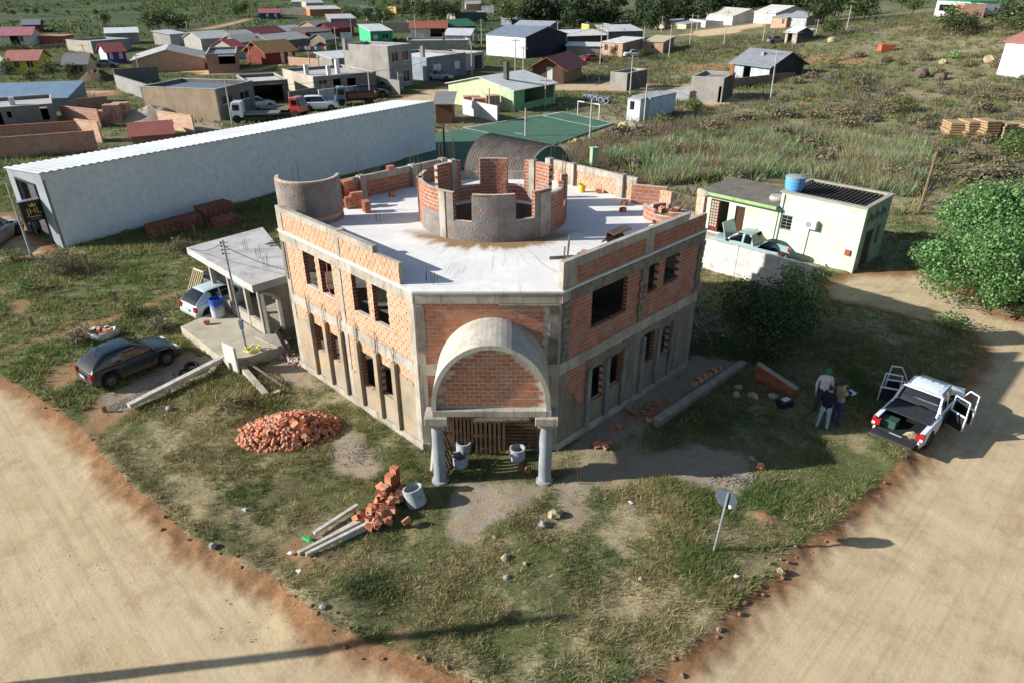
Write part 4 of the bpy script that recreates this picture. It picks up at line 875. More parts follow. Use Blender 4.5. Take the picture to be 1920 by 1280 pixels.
# stop-type road sign seen from behind
sg = empty('road_sign', (5.56, 13.96, -.02), 0, 'leaning grey octagonal road sign seen from behind on a thin post', 'sign')
top = Vector((.14, .06, 2.12)); mb = MB(); mb.tube([(0, 0, -.1), top], .032, 10); mb.build('post', mat('galvanised', 'a9adaf'), sg)
mb = MB(); pts = [(.33 * math.cos(R(22.5 + 45 * k)), .33 * math.sin(R(22.5 + 45 * k))) for k in range(8)]; mb.prism(pts, -.008, .008); pl = mb.build('plate', mat('sign_back', '5f6b73', '4c575e', rough=.5, metal=.3, scl=5), sg); pl.location = (.12, .1, 1.87); pl.rotation_euler = (R(90), R(10), R(-42))
mb = MB(); mb.box((.17, -.17, .012), (.07, .1, .004), R(20)); st = mb.build('sticker', plain('sticker_white', 'e8eaec', .5), pl)
st.location = (0, 0, 0)
# tall street pole just outside the view, throwing its shadow over the crossroads
sp_ = empty('street_pole', (-17.2, 9.15, -.1), 0, 'tall leaning concrete street pole beside the left road', 'pole'); mb = MB(); mb.tube([(0, 0, -.3), (.6, .9, 8.2)], [.17, .1], 10); mb.build('post', POSTC, sp_); mb = MB(); mb.beam((-.2, .5, 7.4), (1.3, 1.2, 7.4), .1, .1); mb.build('crossarm', WOOD, sp_)

for k in range(12): a_ = random.uniform(0, 6.28); loose((TR[0] - .1 + random.uniform(.2, 1.0) * math.cos(a_), TR[1] + random.uniform(.2, 1.0) * math.sin(a_), RZ + .08), (random.choice((0, .5, 1.57)), 0, random.uniform(0, 6)), 'loose brick lying inside the broken round wall on the roof', 'bricks inside the broken round wall')
# ================================================================ VEHICLES
CGL = glassmat('car_glass', '0b0e12', .05); TYRE = mat('tyre_rubber', '2d2c2b'); RIM = plain('rim_steel', '5a544e', .5, .4); TRIM = plain('black_trim', '17181a', .5); LAMPR = plain('tail_red', '9d1c18', .25); LAMPW = plain('lamp_clear', 'd9dcdc', .15); INT = plain('car_interior', '141416', .8)
def paint(n, c, dirty=True):
    if n in MATS: return MATS[n]
    t = NT(n); tc = t.new('TexCoord').outputs['Object']; sp = t.new('SeparateXYZ'); t.ln(tc, sp.inputs[0])
    col = lin(c); d = t.ramp(t.math('ADD', sp.outputs[2], t.math('MULTIPLY', t.noise(tc, 4, 5, .7), .25)), .38, .75)
    cc = t.mix(d, t.mix(.55, col, lin('8a7558')), col) if dirty else col
    MATS[n] = t.fin(cc, .28, 0, .5); t.b.inputs['Coat Weight'].default_value = .4; t.b.inputs['Coat Roughness'].default_value = .08; return MATS[n]
KIND = {
 'hatch': dict(L=3.75, W=1.62, top=[(-1.87, .55), (-1.83, .82), (-1.72, .93), (-.6, .93), (.62, .95), (1.0, .9), (1.45, .8), (1.72, .68), (1.86, .5)], gb=(-1.8, .86), gr=(-1.12, .02), zb=.9, zr=1.41, wr=.55, wx=(-1.17, 1.2), pil=(-.45,)),
 'sedan': dict(L=4.2, W=1.68, top=[(-2.1, .55), (-2.06, .85), (-1.95, .97), (-1.3, 1.0), (-.6, .93), (.75, .95), (1.1, .92), (1.65, .82), (1.95, .68), (2.09, .5)], gb=(-1.45, .95), gr=(-.75, .2), zb=.92, zr=1.43, wr=.56, wx=(-1.3, 1.32), pil=(-.25,)),
 'suv': dict(L=4.3, W=1.78, top=[(-2.14, .6), (-2.1, .95), (-1.95, 1.05), (-.6, 1.05), (.75, 1.06), (1.1, 1.03), (1.75, .95), (2.0, .8), (2.14, .55)], gb=(-2.0, .9), gr=(-1.75, .25), zb=1.02, zr=1.68, wr=.66, wx=(-1.32, 1.32), pil=(-.85, .02)),
 'pickup': dict(L=4.9, W=1.74, top=[(-2.44, .58), (-2.42, 1.0), (-2.3, 1.04), (-.55, 1.04), (.8, 1.06), (1.2, 1.05), (1.9, .98), (2.25, .86), (2.44, .58)], gb=(-.75, 1.12), gr=(-.5, .42), zb=1.03, zr=1.66, wr=.64, wx=(-1.42, 1.5), pil=(.0,)),
}
def interp(P, x):
    if x <= P[0][0]: return P[0][1]
    for (a, b), (c, d) in zip(P[:-1], P[1:]):
        if x <= c: return b + (d - b) * (x - a) / (c - a)
    return P[-1][1]
def car(label, loc, heading, colr, kind, name='parked_car', cat='car', group=None, scale=.92, lowpoly=False, doors=True, bed=None, nohood=False, roofcol=None, wheels=True):
    K = KIND[kind]; e = empty(name, loc, heading, label, cat, group); e.scale = (scale,) * 3
    pm = paint('paint_' + colr, colr); L, W = K['L'], K['W']; hw = W / 2; wr_ = .31 if kind in ('hatch', 'sedan') else .36; n = 24 if lowpoly else 54; xs = [-L / 2 + .01 + (L - .02) * i / n for i in range(n + 1)]
    rows = []
    bedcut = kind == 'pickup' and bed
    for x in xs:
        zt = interp(K['top'], x); t = abs(x) / (L / 2); w_ = hw * (1 - .16 * max(0, t - .72) / .28 * (1 if x > 0 else .6)); zb = .24 + (.1 * max(0, (t - .85) / .15))
        for wx in K['wx']:
            d = abs(x - wx)
            if d < wr_ + .07: zb = max(zb, .3 + math.sqrt(max(0, (wr_ + .07) ** 2 - d * d)))
        zt = max(zt, zb + .05); zm = zb + (zt - zb) * .55; inn = w_ * .8 if not lowpoly else w_ * .85
        half = [(w_ * .9, zb), (w_ * .985, max(zb, min(zm, zb + .15))), (w_, zm), (w_ * .975, zt - .06 * (zt - zb) - .01), (w_ * .9, zt), (w_ * .5, zt + .018), (0, zt + .025)]
        rows.append([(x, y, z) for y, z in half] + [(x, -y, z) for y, z in half[-2::-1]])
    m = len(rows[0]); mb = MB(); P = [p for r_ in rows for p in r_]; F = []
    for i in range(n):
        for k in range(m - 1):
            if bedcut and k in (4, 5, 6, 7) and xs[i + 1] < bed[1] and xs[i] > bed[0]: continue
            F.append([i * m + k, (i + 1) * m + k, (i + 1) * m + k + 1, i * m + k + 1][::-1])
    if not bedcut: F.append(list(range(m)))
    F.append([n * m + k for k in range(m)][::-1]); mb.add(P, F); body = mb.build('body', pm, e, smooth=not lowpoly)
    if not lowpoly:
        es = body.modifiers.new('e', 'EDGE_SPLIT'); es.split_angle = R(38)
    mb = MB(); mb.bx(-L / 2 + .12, L / 2 - .12, -hw * .86, hw * .86, .2, .62); mb.build('underbody', INT, e)
    # greenhouse
    (b0, b1), (r0, r1), zb, zr, wr2 = K['gb'], K['gr'], K['zb'], K['zr'], K['wr']; wb = hw * .9
    def ring_(z): t = (z - zb) / (zr - zb); return b0 + (r0 - b0) * t, b1 + (r1 - b1) * t, wb + (wr2 - wb) * t
    a0, a1, aw = ring_(zb); c0, c1, cw = ring_(zr - .02)
    NS = 10 if lowpoly else 30; P = []; F = []; FM = []; xs2 = [b0 + (b1 - b0) * i / NS for i in range(NS + 1)]
    def ztop(x):
        if x < r0: t = (x - b0) / max(.01, r0 - b0)
        elif x > r1: t = (b1 - x) / (b1 - r1)
        else: return zr + .03 * math.sin(math.pi * (x - r0) / (r1 - r0))
        t = max(0, min(1, t)); return zb + (zr - zb) * (t ** .8 if x > r1 else t ** .75)
    for x in xs2:
        z = ztop(x); t = (z - zb) / (zr - zb); wt = wb + (wr2 - wb) * min(1, t); half = [(wb, zb - .03), (wb + (wt - wb) * .12, zb + (z - zb) * .12), (wb + (wt - wb) * .5, zb + (z - zb) * .5), (wb + (wt - wb) * .82, zb + (z - zb) * .82), (wt * .96, zb + (z - zb) * .95), (wt * .8, zb + (z - zb) * 1.0), (wt * .4, z + .012), (0, z + .016)]
        P += [(x, y, q) for y, q in half] + [(x, -y, q) for y, q in half[-2::-1]]
    mc = 15
    for i in range(NS):
        xm = (xs2[i] + xs2[i + 1]) / 2
        for k in range(mc - 1):
            F.append([i * mc + k, (i + 1) * mc + k, (i + 1) * mc + k + 1, i * mc + k + 1][::-1]); kk = k if k < 7 else 13 - k
            slope = xm < r0 - .02 or xm > r1 + .05; t_ = (ztop(xm) - zb) / (zr - zb); g_ = 0
            if slope and kk >= 4 and .12 < t_ < .97: g_ = 1
            if kk in (1, 2) and t_ > .35 and all(abs(xm - p) > .055 for p in K['pil']) and not (kind == 'hatch' and xm < r0 + .25) and r0 - .05 < xm < r1 + .45: g_ = 1
            if kk == 3 and r0 + .1 < xm < r1 and all(abs(xm - p) > .055 for p in K['pil']): g_ = 1
            FM.append(g_)
    mb = MB(); mb.add(P, F); mb.m = FM; cab_ = mb.build('cabin', [paint('paint_' + roofcol, roofcol) if roofcol else pm, CGL], e, smooth=True)
    es = cab_.modifiers.new('e', 'EDGE_SPLIT'); es.split_angle = R(50)
    for wx in K['wx']:
        if not wheels: break
        for s_ in (-1, 1):
            M = Matrix.Rotation(R(90) * -s_, 3, 'X'); mb = MB(); mb.lathe([(wr_ * .62, -.09), (wr_ * .95, -.09), (wr_, -.06), (wr_, .06), (wr_ * .95, .09), (wr_ * .62, .09), (wr_ * .6, .05)], 12 if lowpoly else 22, (wx, s_ * (hw - .11), wr_), 0, M); wl_ = mb.build('tyre', TYRE, e, smooth=False)
            mb = MB(); mb.lathe([(wr_ * .62, .07), (wr_ * .5, .05), (wr_ * .2, .06), (0, .075)], 12, (wx, s_ * (hw - .11), wr_), 0, M); mb.build('rim', RIM, wl_)
    for s_ in (-1, 1):
        zl = .72 if kind in ('hatch', 'sedan') else .85
        mb = MB(); mb.box((-L / 2 + .05, s_ * hw * .8, zl), (.12, .2, .24 if kind != 'sedan' else .14)); mb.build('tail_light', LAMPR, e)
        mb = MB(); mb.box((L / 2 - .17, s_ * hw * .68, zl - .1), (.2, .28, .12)); mb.build('headlight', LAMPW, e)
        if not lowpoly: mb = MB(); mb.box((a1 - .12, s_ * (aw + .1), zb + .06), (.1, .18, .12)); mb.build('wing_mirror', TRIM, e, bevel=.02)
    mb = MB(); mb.bx(-L / 2 - .03, -L / 2 + .1, -hw * .9, hw * .9, .34, .52); mb.build('bumper', pm if kind != 'pickup' else TRIM, e, bevel=.02); mb = MB(); mb.bx(L / 2 - .12, L / 2 + .03, -hw * .86, hw * .86, .32, .52); mb.build('bumper', pm, e, bevel=.02)
    if not lowpoly:
        mb = MB(); mb.box((-L / 2 - .045, 0, .6 if kind != 'hatch' else .62), (.02, .4, .13)); mb.build('number_plate', plain('plate_grey', 'b9bcc0', .4), e)
        if doors:
            ln_ = MB()
            for s_ in (-1, 1):
                for x in (K['pil'][0] - .62 if kind != 'hatch' else -.55, .55): ln_.box((x, s_ * hw * .985, .66), (.012, .02, .46))
                ln_.box((K['pil'][0] + .1, s_ * hw * 1.0, .82), (.16, .03, .03))
            ln_.build('door_lines', TRIM, e); o_ = e.children[-1]
    return e
def head(a, b): a, b = G(*a), G(*b); return math.atan2(b.y - a.y, b.x - a.x)
hd = head((215, 726), (317, 684)); fw = Vector((math.cos(hd), math.sin(hd), 0)); lf = Vector((-fw.y, fw.x, 0)); c_ = (G(215, 726) + G(317, 684)) / 2 + lf * .72 - fw * .02
blk = car('dark blue-black hatchback with mud on its sills parked on the gravel drive', (c_.x, c_.y, .02), hd, '15222b', 'hatch', 'hatchback_car', scale=.94)
mb = MB(); mb.tube([(-.9, .3, 1.43), (-1.2, .35, 1.62), (-1.5, .4, 1.66)], .012, 5); mb.build('antenna', TRIM, blk)
loose(G(160, 705) + Vector((0, 0, .12)), (0, 0, .3), 'yellow block lying in the grass behind the dark hatchback', None).name = 'yellow_block'
bpy.data.objects['yellow_block'].data = BRME.copy(); bpy.data.objects['yellow_block'].data.materials.clear(); [bpy.data.objects['yellow_block'].data.materials.append(plain('block_yellow', 'd9b43a', .6)) for _ in range(2)]; bpy.data.objects['yellow_block']['category'] = 'block'
g = G(366, 602); hw_ = R(52); wp = (g.x + 1.75 * math.cos(hw_) + .35 * math.cos(hw_ - 1.57), g.y + 1.75 * math.sin(hw_) + .35 * math.sin(hw_ - 1.57)); 
pg = car('pale green stripped hatchback with missing rear window tucked beside the patio', (g.x + 1.55 * math.cos(hw_), g.y + 1.55 * math.sin(hw_), .1), hw_, 'b9c9c4', 'hatch', 'hatchback_car', scale=.94)
car('dusty mauve-grey scrap car behind the pale green hatchback', (-14.0, 32.6, .02), R(52), '5d5560', 'hatch', 'scrap_car', scale=.94)
# cot frames leaning by the scrap cars
CREAM = mat('cream_paint', 'd8c9a6', 'bfae88', scl=4)
def frame(loc, rz, tilt, w_, h_, n, lab):
    e = empty('bed_frame', loc, rz, lab, 'frame'); e.rotation_euler = (tilt, 0, rz)
    for k in range(n): mb = MB(); x = -w_ / 2 + w_ * k / (n - 1); mb.beam((x, 0, 0), (x, 0, h_), .05, .03); mb.build('slat', CREAM, e)
    for z in (.08, h_ - .05): mb = MB(); mb.beam((-w_ / 2, -.03, z), (w_ / 2, -.03, z), .03, .06); mb.build('rail', CREAM, e)
g = G(358, 560); frame((g.x, g.y, .0), R(-35), R(-30), .8, 1.5, 6, 'cream slatted bed side leaning against the scrap car'); g = G(343, 578); frame((g.x, g.y, 0), R(30), R(-8), .9, .85, 4, 'low cream bed end standing in the grass beside the pale hatchback')
# brick sack in the field
g = G(193, 632); 
for k in range(14): loose((g.x + random.uniform(-.35, .35), g.y + random.uniform(-.25, .25), .1 + .18 * random.random()), tuple(random.uniform(-.5, .5) for _ in range(3)), 'hollow brick inside the torn white sack behind the dark hatchback', 'bricks in the torn sack')
mb = MB(); n = 22; prof = [(.62, .02), (.66, .18), (.6, .32), (.5, .3)]; P = []
for r_, z in prof:
    for k in range(n): a = 2 * math.pi * k / n; q = 1 + .12 * math.sin(3 * a + r_ * 9) + random.uniform(-.07, .07); P.append((r_ * q * math.cos(a), .72 * r_ * q * math.sin(a), z + random.uniform(-.03, .06)))
mb.add(P, [[j * n + k, j * n + (k + 1) % n, (j + 1) * n + (k + 1) % n, (j + 1) * n + k] for j in range(3) for k in range(n)]); o = mb.build('torn_sack', mat('sack_white', 'd7d2c6', 'b9b3a6', scl=8, bump=.5)); o.location = (g.x, g.y, 0); tag(o, 'torn white sack spilling bricks in the grass behind the dark hatchback', 'sack')
# ---------------- white double-cab pickup with every door and the tailgate open
TH_ = R(43); TRK = Vector((14.55, 20.35, -.06))
tr = car('white double-cab pickup with all doors and the tailgate open at the road edge', TRK, TH_, 'dfe3e8', 'pickup', 'pickup_truck', 'pickup', scale=.95, doors=False, bed=(-3, -.95))
WH = paint('paint_dfe3e8', 'dfe3e8'); hw = .87
mb = MB(); mb.bx(-2.38, -.92, -.7, .7, .55, .6); mb.build('bed_floor', plain('bed_liner', '3b3a38', .7), tr)
mb = MB()
for s_ in (-1, 1): mb.bx(-2.4, -.92, s_ * .72 - .015, s_ * .72 + .015, .58, 1.03)
mb.bx(-.95, -.91, -.72, .72, .58, 1.03); mb.build('bed_wall', plain('bed_liner', '3b3a38', .7), tr)
mb = MB()
for s_ in (-1, 1): mb.hexa([(x, s_ * y, z) for z in (1.0, 1.055) for x, y in ((-2.4, .7), (-.92, .7), (-.92, .84), (-2.4, .84))][::1])
mb.build('bed_rail', WH, tr)
mb = MB(); mb.hexa([(-1.75, -.75, 1.06), (-.8, -.75, 1.06), (-.8, .75, 1.06), (-1.75, .75, 1.06), (-1.75, -.75, 1.1), (-.8, -.75, 1.12), (-.8, .75, 1.12), (-1.75, .75, 1.1)]); mb.build('bed_cover', mat('tonneau_vinyl', '34363a', '2a2c2f', rough=.6, scl=5, obj=True), tr)
mb = MB(); mb.bx(-2.96, -2.46, -.7, .7, .6, .64)
for k in range(22): mb.bx(-2.9, -2.52, -.66 + k * .062, -.63 + k * .062, .64, .655)
mb.build('tailgate', plain('bed_liner', '3b3a38', .7), tr); mb = MB(); mb.bx(-2.5, -2.43, -.72, .72, .56, .62); mb.build('tailgate_sill', plain('steel_bright', 'b9bcbf', .3, .7), tr)
for s_ in (-1, 1):
    mb = MB(); mb.box((-2.4, s_ * .8, .86), (.14, .13, .38)); mb.build('tail_light', LAMPR, tr, bevel=.02); mb = MB(); mb.box((-2.44, s_ * .8, .8), (.08, .1, .1)); mb.build('reverse_light', LAMPW, tr)
    mb = MB(); mb.tube([(-.45, s_ * .6, 1.71), (.4, s_ * .6, 1.71)], .025, 8); mb.build('roof_rail', TRIM, tr)
    mb = MB(); mb.tube([(-.62, s_ * .66, 1.66), (-.95, s_ * .74, 1.2), (-1.15, s_ * .76, 1.07)], .035, 8); mb.build('roll_bar', WH, tr)
    mb = MB()
    for x0, x1 in ((-.6, .04), (.1, .86)): mb.bx(x0, x1, s_ * .872 - .01, s_ * .872 + .012, .42, 1.05)
    mb.build('dark_door_panel', INT, tr)  # near-black panels painting the dark cabin behind the open doors
mb = MB(); mb.tube([(-.64, -.64, 1.68), (-.66, 0, 1.7), (-.64, .64, 1.68)], .035, 8); mb.build('roll_bar', WH, tr)
mb = MB(); mb.bx(-.72, -.66, -.62, .62, 1.1, 1.14); mb.bx(-.69, -.65, -.6, .6, 1.34, 1.37); mb.build('rear_guard', plain('steel_bright', 'b9bcbf', .3, .7), tr)
mb = MB()
for k in range(5): mb.bx(-.35, .35, -.42 + k * .2, -.36 + k * .2, 1.685, 1.695)
mb.build('roof_ribs', WH, tr); mb = MB(); mb.lathe([(0, .06), (.02, .02), (.04, 0)], 8, (.3, 0, 1.69)); mb.build('antenna', TRIM, tr)
def door(x, s_, length, ang, lab):
    d = empty(lab, (x, s_ * .87, .42), 0); d.parent = tr; d.rotation_euler = (0, 0, s_ * ang) # hinge at the front edge, door runs backwards
    mb = MB(); mb.bx(-length, 0, -.035, .035, 0, .62); mb.build('panel', WH, d, bevel=.02); mb = MB(); mb.bx(-length + .05, -.05, -s_ * .05 - .014, -s_ * .05 + .01, .03, .58); mb.build('door_lining', INT, d)
    mb = MB(); zz = 1.2
    slope = .35 if length > .7 else .05
    pts = [(-length + .03, 0, .6), (-length + .06, 0, zz), (-slope, 0, zz), (-.03, 0, .62)]
    for a, b in zip(pts[:-1], pts[1:]): mb.beam(a, b, .034, .04, up=(0, 1, 0))
    mb.build('window_frame', WH, d)
    return d
for s_ in (1, -1):
    door(.88, s_, .78, -R(62), 'front_door'); door(.06, s_, .68, -R(66), 'rear_door')
mb = MB(); mb.lathe([(0, -.02), (.09, -.02), (.1, 0), (.09, .02), (0, .02)], 14, (.55, -1.28, 1.12), 0, Matrix.Rotation(R(90), 3, 'Y')); mb.build('wing_mirror', plain('mirror_tan', 'b9ab8e', .2), tr)
def intruck(x, y, z): v = Matrix.Rotation(TH_, 3, 'Z') @ (Vector((x, y, z)) * .95) + TRK; return v
mb = MB(); mb.box((0, 0, .14), (.42, .5, .28)); o = mb.build('tool_crate', plain('crate_green', '2c4a3e', .6), bevel=.01); o.location = intruck(-1.95, .42, .6); o.rotation_euler = (0, 0, TH_); tag(o, 'dark green crate of tools in the bed of the white pickup', 'crate')
mb = MB(); P = [(.0, 0, .22)] + [(.26 * math.cos(k * .7) * random.uniform(.7, 1.2), .2 * math.sin(k * .7) * random.uniform(.7, 1.2), random.uniform(0, .12)) for k in range(9)]; mb.add(P, [[0, k + 1, (k + 1) % 9 + 1] for k in range(9)]); o = mb.build('sack', mat('sack_tan', 'b3a888', '978c6e', scl=8)); o.location = intruck(-2.1, -.42, .6); sl = o.modifiers.new('s', 'SOLIDIFY'); sl.thickness = .02; tag(o, 'crumpled beige sack in the bed of the white pickup', 'sack')
# silver pickup by the hall
hp = head((22, 463), (60, 438)); g = G(8, 470); car('silver double-cab pickup parked in front of the white hall', (g.x + 1.2 * math.cos(hp) - .6 * math.sin(hp) - .6, g.y + 1.2 * math.sin(hp) + .6 * math.cos(hp), 0), hp, '9aa0a6', 'pickup', 'pickup_truck', 'pickup', scale=.95)
# ================================================================ PEOPLE
def person(loc, heading, joints, mats_of, label, extras=None, h=1.74):
    """one skin: joints name -> (pos, radius), edges; materials by nearest bone"""
    J, Ed = joints
    me = bpy.data.meshes.new('person'); names = list(J); me.from_pydata([J[n][0] for n in names], [(names.index(a), names.index(b)) for a, b, _ in Ed], [])
    o = bpy.data.objects.new('skin_tmp', me); COL.objects.link(o); m = o.modifiers.new('skin', 'SKIN'); m.use_smooth_shade = True
    sv = me.skin_vertices[0].data if me.skin_vertices else None
    if sv is None: return None
    for i, n in enumerate(names): r_ = J[n][1]; sv[i].radius = r_ if isinstance(r_, tuple) else (r_, r_); sv[i].use_root = (n == 'pelvis')
    s_ = o.modifiers.new('sub', 'SUBSURF'); s_.levels = 1; s_.render_levels = 1
    dg = bpy.context.evaluated_depsgraph_get(); nm = bpy.data.meshes.new_from_object(o.evaluated_get(dg)); bpy.data.objects.remove(o); nm.name = 'person'
    ml = []
    for a, b, k in Ed:
        if k not in ml: ml.append(k)
    nm.materials.clear()
    for k in ml: nm.materials.append(mats_of[k])
    seg = [(Vector(J[a][0]), Vector(J[b][0]), ml.index(k), (J[a][1] if not isinstance(J[a][1], tuple) else J[a][1][0])) for a, b, k in Ed]
    for p in nm.polygons:
        c = p.center; best = 9
        for a, b, k, r_ in seg:
            d = b - a; t = max(0, min(1, (c - a).dot(d) / max(1e-9, d.dot(d)))); dd = (c - a - d * t).length / max(.04, r_)
            if dd < best: best, p.material_index = dd, k
        p.use_smooth = True
    o = bpy.data.objects.new('person', nm); COL.objects.link(o); o.location = loc; o.rotation_euler = (0, 0, heading); tag(o, label, 'person'); return o
def joints(stance=.12, armL=None, armR=None, headpitch=.04):
    J = {'pelvis': ((0, 0, .95), (.15, .12)), 'belly': ((0, .01, 1.1), (.155, .12)), 'chest': ((0, 0, 1.3), (.175, .125)), 'neckb': ((0, 0, 1.46), (.1, .09)), 'neck': ((0, headpitch * .4, 1.53), .055), 'jaw': ((0, headpitch + .015, 1.6), (.065, .075)), 'skull': ((0, headpitch, 1.69), (.08, .095)), 'crown': ((0, headpitch - .01, 1.745), (.06, .07))}
    Ed = [('pelvis', 'belly', 'top'), ('belly', 'chest', 'top'), ('chest', 'neckb', 'top'), ('neckb', 'neck', 'skin'), ('neck', 'jaw', 'skin'), ('jaw', 'skull', 'skin'), ('skull', 'crown', 'hair')]
    for s_, n, arm in ((-1, 'L', armL), (1, 'R', armR)):
        J['hip' + n] = ((s_ * .1, 0, .88), .1); J['knee' + n] = ((s_ * (.1 + stance * .3), .02, .49), .068); J['ank' + n] = ((s_ * (.1 + stance * .5), -.02, .09), .05); J['toe' + n] = ((s_ * (.12 + stance * .6), .15, .04), (.05, .035))
        Ed += [('pelvis', 'hip' + n, 'leg'), ('hip' + n, 'knee' + n, 'leg'), ('knee' + n, 'ank' + n, 'leg'), ('ank' + n, 'toe' + n, 'shoe')]
        el, wr = arm or ((s_ * .27, -.02, 1.14), (s_ * .27, .08, .9))
        J['sho' + n] = ((s_ * .19, 0, 1.41), .078); J['elb' + n] = (el, .052); J['wri' + n] = (wr, .036); dv = (Vector(wr) - Vector(el)).normalized(); pv = Vector(wr) + dv * .07; J['palm' + n] = (tuple(pv), (.038, .022))
        Ed += [('chest', 'sho' + n, 'top'), ('sho' + n, 'elb' + n, 'sleeve'), ('elb' + n, 'wri' + n, 'sleeve'), ('wri' + n, 'palm' + n, 'skin')]
        sd_ = dv.cross(Vector((0, 0, 1))); sd_ = sd_.normalized() if sd_.length > .1 else Vector((0, 1, 0))
        for q in range(4):
            a = pv + dv * .05 + sd_ * (q - 1.5) * .02; b = a + dv * (.045 + .012 * (q in (1, 2))) + Vector((0, 0, -.02)); J[f'f{q}{n}'] = (tuple(a), .009); J[f'g{q}{n}'] = (tuple(b), .008); Ed += [('palm' + n, f'f{q}{n}', 'skin'), (f'f{q}{n}', f'g{q}{n}', 'skin')]
        a = pv - dv * .02 + sd_ * .045 * s_; J['th' + n] = (tuple(a + dv * .03), .01); Ed += [('palm' + n, 'th' + n, 'skin')]
    return J, Ed
SKIN = mat('skin', 'b98a6c', 'a5775b', scl=9, bump=0, obj=True); HAIR = plain('hair_dark', '1d1613', .7); SHOE = plain('shoe_dark', '242220', .7)
NAVY = mat('navy_jumper', '1b2030', '141826', scl=12, obj=True); JEAN = mat('light_jeans', '93aab8', '7b94a4', scl=9, obj=True); JEAN2 = mat('blue_jeans', '2f4468', '263856', scl=9, obj=True); VEST = mat('khaki_vest', '9a8f78', '857b66', scl=9, obj=True); WSH = mat('white_shirt', 'd8d6d6', 'bdbcc0', scl=9, obj=True)
g1, g2, g3 = Vector((10.9, 19.85, 0)), Vector((11.5, 20.2, 0)), Vector((11.28, 21.05, 0))
hold = lambda dx: (((-.24, .08, 1.16), (-.08 + dx, .3, 1.2)), ((.24, .08, 1.16), (.08 + dx, .32, 1.2)))
person((*g1[:2], gz(*g1[:2])), R(-25), joints(.12, *hold(0), .05), dict(top=NAVY, sleeve=NAVY, skin=SKIN, hair=HAIR, leg=JEAN, shoe=SHOE), 'person in navy jumper and pale jeans standing with back turned')
p2 = person((*g2[:2], gz(*g2[:2])), R(-75), joints(.05, *hold(0), .07), dict(top=VEST, sleeve=NAVY, skin=SKIN, hair=HAIR, leg=JEAN2, shoe=SHOE), 'person in khaki vest and dark cap holding a controller with papers')
p3 = person((*g3[:2], gz(*g3[:2])), R(170), joints(.06, None, None, .05), dict(top=WSH, sleeve=WSH, skin=SKIN, hair=HAIR, leg=JEAN2, shoe=SHOE), 'person in white patterned shirt and green cap facing the other two')
def cap(o, c):
    mb = MB(); mb.lathe([(.105, 1.665), (.11, 1.72), (.095, 1.775), (.05, 1.805), (0, 1.81)], 16, (0, .05, 0)); mb.hexa([(-.08, .12, 1.672), (.08, .12, 1.672), (.06, .26, 1.66), (-.06, .26, 1.66), (-.08, .12, 1.684), (.08, .12, 1.684), (.06, .26, 1.672), (-.06, .26, 1.672)]); mb.build('cap', plain('cap_' + c, c, .8), o)
cap(p2, '20242e'); cap(p3, '1f7a45')
mb = MB(); mb.box((0, 0, 0), (.3, .2, .012), 0, 0); mb.box((.0, -.08, .03), (.16, .1, .05), 0, 1); o = mb.build('controller', [plain('paper_white', 'd6d8da', .6), TRIM]); o.location = (g2.x + .38, g2.y + .1, 1.25); o.rotation_euler = (.3, 0, R(-75)); tag(o, 'drone controller with white papers held by the person in the vest', 'controller')
be = empty('equipment_bag', (10.1, 21.3, gz(10.1, 21.3)), 0, 'black equipment bag with white items on the grass beside the garden wall', 'bag'); mb = MB(); mb.box((0, 0, .15), (.55, .35, .3), .3); mb.build('body', TRIM, be, bevel=.05); mb = MB(); mb.box((.02, 0, .31), (.3, .18, .05), .5); mb.build('contents', plain('paper_white', 'd6d8da'), be)
# ================================================================ TOWN
WGL = glassmat('window_glass', '14191d', .12)
BRICKC = {'a5664c', '9a5c44', 'c09070', 'c29674', 'b98a68', 'a06a50', 'b08264', 'b07c5e', 'c09474', 'b5805c', '7d523e', '8a5a44', 'b08868', '6d4c3c', '6b4a3a', '9a5f48'}
def brickwall(c):
    t = NT('wall_' + c); tc = t.new('NewGeometry').outputs['Position']; sp = t.new('SeparateXYZ'); t.ln(tc, sp.inputs[0]); cb = t.new('CombineXYZ'); t.ln(t.math('ADD', sp.outputs[0], t.math('MULTIPLY', sp.outputs[1], .6)), cb.inputs[0]); t.ln(sp.outputs[2], cb.inputs[1])
    b = t.new('TexBrick'); t.ln(cb.outputs[0], b.inputs['Vector']); b.inputs['Scale'].default_value = 1.; b.inputs['Brick Width'].default_value = .3; b.inputs['Row Height'].default_value = .17; b.inputs['Mortar Size'].default_value = .018; col = lin(c)
    b.inputs['Color1'].default_value = tuple(v * .8 for v in col[:3]) + (1,); b.inputs['Color2'].default_value = tuple(min(1, v * 1.2) for v in col[:3]) + (1,); b.inputs['Mortar'].default_value = lin('b0a496')
    cc = t.mix(t.math('MULTIPLY', t.ramp(t.noise(tc, .6, 6, .7), .45, .7), .5), b.outputs[0], lin('a3978a')); cc = t.mix(t.math('MULTIPLY', t.ramp(t.noise(tc, 2.2, 5, .7), .52, .7), .4), cc, tuple(v * .6 for v in col[:3]) + (1,)); MATS['wall_' + c] = t.fin(cc, .9, 0, .15); return t.m
def wm(c, v=.8):
    n = 'wall_' + c
    if c in BRICKC and n not in MATS: return brickwall(c)
    return mat(n, c, None, tuple(int(int(c[i:i+2], 16) * .8) for i in (0, 2, 4)), scl=.5, bump=.1, bscl=8, streak=True) if n not in MATS else MATS[n]
